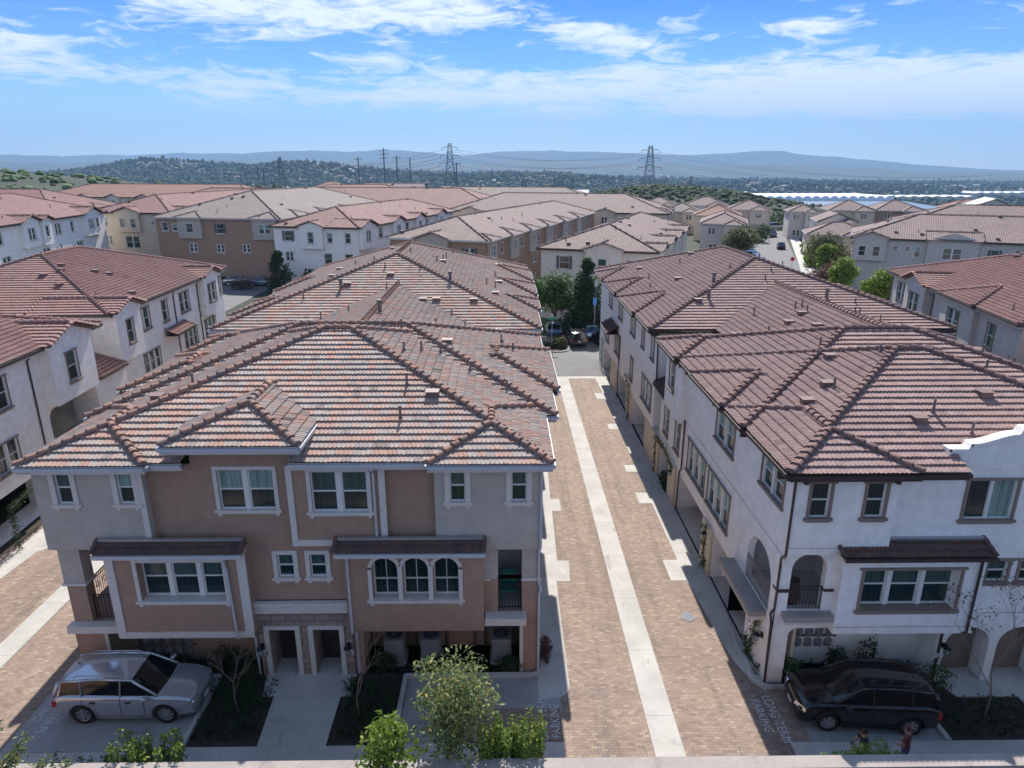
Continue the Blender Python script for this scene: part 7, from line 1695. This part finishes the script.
# ================================================================== people
def person(label, loc, rz, pose, skin, shirt, pants, hair, shirt_col, sleeve=True):
    o = thing('person', label, 'person', loc, rz, authored_local=True)
    J = pose; names = list(J['p'].keys()); idx = {n: i for i, n in enumerate(names)}
    vs = [J['p'][n][:3] for n in names]; rr = [J['p'][n][3] for n in names]
    me = bpy.data.meshes.new('body'); me.from_pydata(vs, [(idx[a], idx[c]) for a, c in J['e']], []); ob = bpy.data.objects.new('body', me); COL.objects.link(ob); ob.parent = o
    sk = ob.modifiers.new('skin', 'SKIN'); 
    lay = me.skin_vertices[0] if me.skin_vertices else None
    if lay is None:
        bm = bmesh.new(); bm.from_mesh(me); bm.verts.layers.skin.verify(); bm.to_mesh(me); bm.free(); lay = me.skin_vertices[0]
    for i, r_ in enumerate(rr): lay.data[i].radius = (r_, r_ * .82 if names[i] in ('pelvis', 'waist', 'chest', 'sh') else r_)
    lay.data[idx['pelvis']].use_root = True
    sb = ob.modifiers.new('sub', 'SUBSURF'); sb.levels = 2; sb.render_levels = 2
    bpy.context.view_layer.update(); apply_mods(ob); me = ob.data; me.materials.clear()
    for c in (skin, shirt_col, pants): me.materials.append(c)
    # clothing by region of the pose
    for p in me.polygons:
        c = p.center; k = 0
        if c.z < J['waist'] and c.z > .1: k = 2
        elif c.z < .1: k = 2
        elif c.z < J['neck']:
            k = 1
            for hn in ('elL', 'elR', 'haL', 'haR'):
                q = Vector(J['p'][hn][:3])
                if (c - q).length < .17: k = 0
            if not sleeve: pass
        p.material_index = k; p.use_smooth = True
    me.update()
    hd = Vector(J['p']['head'][:3]); hm = MB(); T = Matrix.Translation(hd + Vector((0, 0, .02)))
    vs = []; fs = []; n, m = 12, 8
    for i in range(m + 1):
        th = PI * .62 * i / m
        for j in range(n): a = 2 * PI * j / n; vs.append(T @ Vector((.095 * math.sin(th) * math.cos(a) - .012, .085 * math.sin(th) * math.sin(a), .125 * math.cos(th))))
    for i in range(m):
        for j in range(n): fs.append((i * n + j, (i + 1) * n + j, (i + 1) * n + (j + 1) % n, i * n + (j + 1) % n))
    hm.raw([v for v in vs], fs); hm.build('hair', hair, o, smooth=True, local=True)
    fc = MB()
    for s in (-1, 1): fc.tube(hd + Vector((.083, s * .03, .0)), hd + Vector((.092, s * .03, .0)), .011, n=8)
    fc.build('eyes', M['black'], o, local=True); ns = MB(); ns.tube(hd + Vector((.085, 0, .01)), hd + Vector((.105, 0, -.03)), .006, .014, 6); ns.tube(hd + Vector((.085, -.022, -.062)), hd + Vector((.085, .022, -.062)), .006, n=5)
    for s in (-1, 1): ns.tube(hd + Vector((0, s * .078, -.02)), hd + Vector((0, s * .09, .015)), .014, .018, 6)
    ns.build('face_features', skin, o, smooth=True, local=True)
    for hn, en in (('haL', 'elL'), ('haR', 'elR')):
        h_ = Vector(J['p'][hn][:3]); d = (h_ - Vector(J['p'][en][:3])).normalized(); sd_ = d.cross(Vector((0, 0, 1))).normalized(); dn = sd_.cross(d); f = MB()
        for i in range(4):
            a = h_ + sd_ * (-.03 + .02 * i) + d * .03; l = (.065, .078, .072, .055)[i]; bdir = (d * .7 - dn * .7 * (1 if dn.z > 0 else -1)).normalized(); f.path([a, a + d * l * .5, a + d * l * .5 + bdir * l * .5], .0095, 6, r1=.007)
        f.path([h_ - sd_ * .03, h_ - sd_ * .055 + d * .03, h_ - sd_ * .045 + d * .065], .011, 6, r1=.008); f.build('fingers', skin, o, smooth=True, local=True)
    sh = MB()
    for fn in ('ftL', 'ftR'):
        q = Vector(J['p'][fn][:3]); sh.box(q.x - .2, q.x + .07, q.y - .05, q.y + .05, 0, .08)
    sh.build('shoes', M['black'], o, local=True, bevel=.02)
    return o
E_B = [('pelvis', 'waist'), ('waist', 'chest'), ('chest', 'neck'), ('neck', 'head'), ('chest', 'shL'), ('shL', 'elL'), ('elL', 'haL'), ('chest', 'shR'), ('shR', 'elR'), ('elR', 'haR'), ('pelvis', 'hpL'), ('hpL', 'knL'), ('knL', 'anL'), ('anL', 'ftL'), ('pelvis', 'hpR'), ('hpR', 'knR'), ('knR', 'anR'), ('anR', 'ftR')]
def pose(h, armL, armR, lean=0.0):
    k = h / 1.75
    P = {'pelvis': (0, 0, .95, .15), 'waist': (.01 + lean * .2, 0, 1.1, .13), 'chest': (.01 + lean * .6, 0, 1.35, .155), 'neck': (.02 + lean, 0, 1.5, .055), 'head': (.04 + lean * 1.2, 0, 1.64, .095),
         'shL': (.0 + lean * .7, .19, 1.42, .06), 'elL': armL[0] + (.043,), 'haL': armL[1] + (.036,), 'shR': (.0 + lean * .7, -.19, 1.42, .06), 'elR': armR[0] + (.043,), 'haR': armR[1] + (.036,),
         'hpL': (0, .10, .9, .095), 'knL': (.03, .11, .5, .062), 'anL': (0, .12, .1, .042), 'ftL': (.13, .13, .045, .038), 'hpR': (0, -.10, .9, .095), 'knR': (.02, -.11, .5, .062), 'anR': (-.02, -.12, .1, .042), 'ftR': (.11, -.13, .045, .038)}
    return dict(p={n: tuple(c * k for c in v) for n, v in P.items()}, e=E_B, waist=1.0 * k, neck=1.49 * k)
skin = simple('skin', (.38, .25, .19), .5, var=.05); hairb = simple('hair_dark', (.02, .014, .012), .5, var=.1); hairr = simple('hair_brown', (.10, .045, .03), .5, var=.1)
blk = simple('cloth_black', (.02, .02, .024), .85, var=.2); red = simple('cloth_maroon', (.16, .05, .045), .85, var=.2); jean = simple('cloth_denim', (.07, .11, .20), .85, var=.15); wht = simple('phone_case', (.6, .6, .62), .4, var=0)
person('person in a black shirt holding a phone with both hands, beside the black car', (10.82, 16.1, 0.056), PI, pose(1.68, ((.18, .22, 1.12), (.36, .08, 1.18)), ((.18, -.22, 1.12), (.36, -.06, 1.18)), .04), skin, None, blk, hairb, blk)
person('person in a maroon top and jeans with a white bag, standing behind the black car', (12.12, 16.1, 0.056), PI * .72, pose(1.76, ((.08, .27, 1.14), (.26, .16, 1.05)), ((.06, -.27, 1.14), (.22, -.20, 1.0)), .03), skin, None, jean, hairr, red)
b = MB(); b.box(-.012, .012, -.04, .04, -.08, .08); o_ = b.build('phone', M['black'], local=True); o_.location = (10.42, 16.09, 1.24); o_.rotation_euler = (0, RAD(25), PI); tag(o_, 'phone held by the person in black', 'phone')
b = MB(); b.box(-.09, .09, -.04, .04, -.12, .10); b.path([(-.07, 0, .1), (-.05, 0, .2), (.05, 0, .2), (.07, 0, .1)], .008, 5); o_ = b.build('handbag', wht, local=True, bevel=.01); o_.location = (11.8, 16.08, .9); tag(o_, 'small white bag held by the person in maroon', 'bag')

# ================================================================== haze
hz = MB(); hz.box(-15000, 15000, -15000, 15000, -400, 900)
t = bpy.data.materials.new('haze'); t.use_nodes = True; nn = t.node_tree.nodes; nn.clear(); oo = nn.new('ShaderNodeOutputMaterial'); pv_ = nn.new('ShaderNodeVolumePrincipled')
pv_.inputs['Color'].default_value = (0.37, 0.64, 1.0, 1); pv_.inputs['Density'].default_value = HAZE; pv_.inputs['Anisotropy'].default_value = 0.0
t.node_tree.links.new(pv_.outputs[0], oo.inputs['Volume'])
if HAZE > 0:
    o_ = hz.build('haze', t); tag(o_, 'thin blue haze filling the air over the valley', kind='stuff')
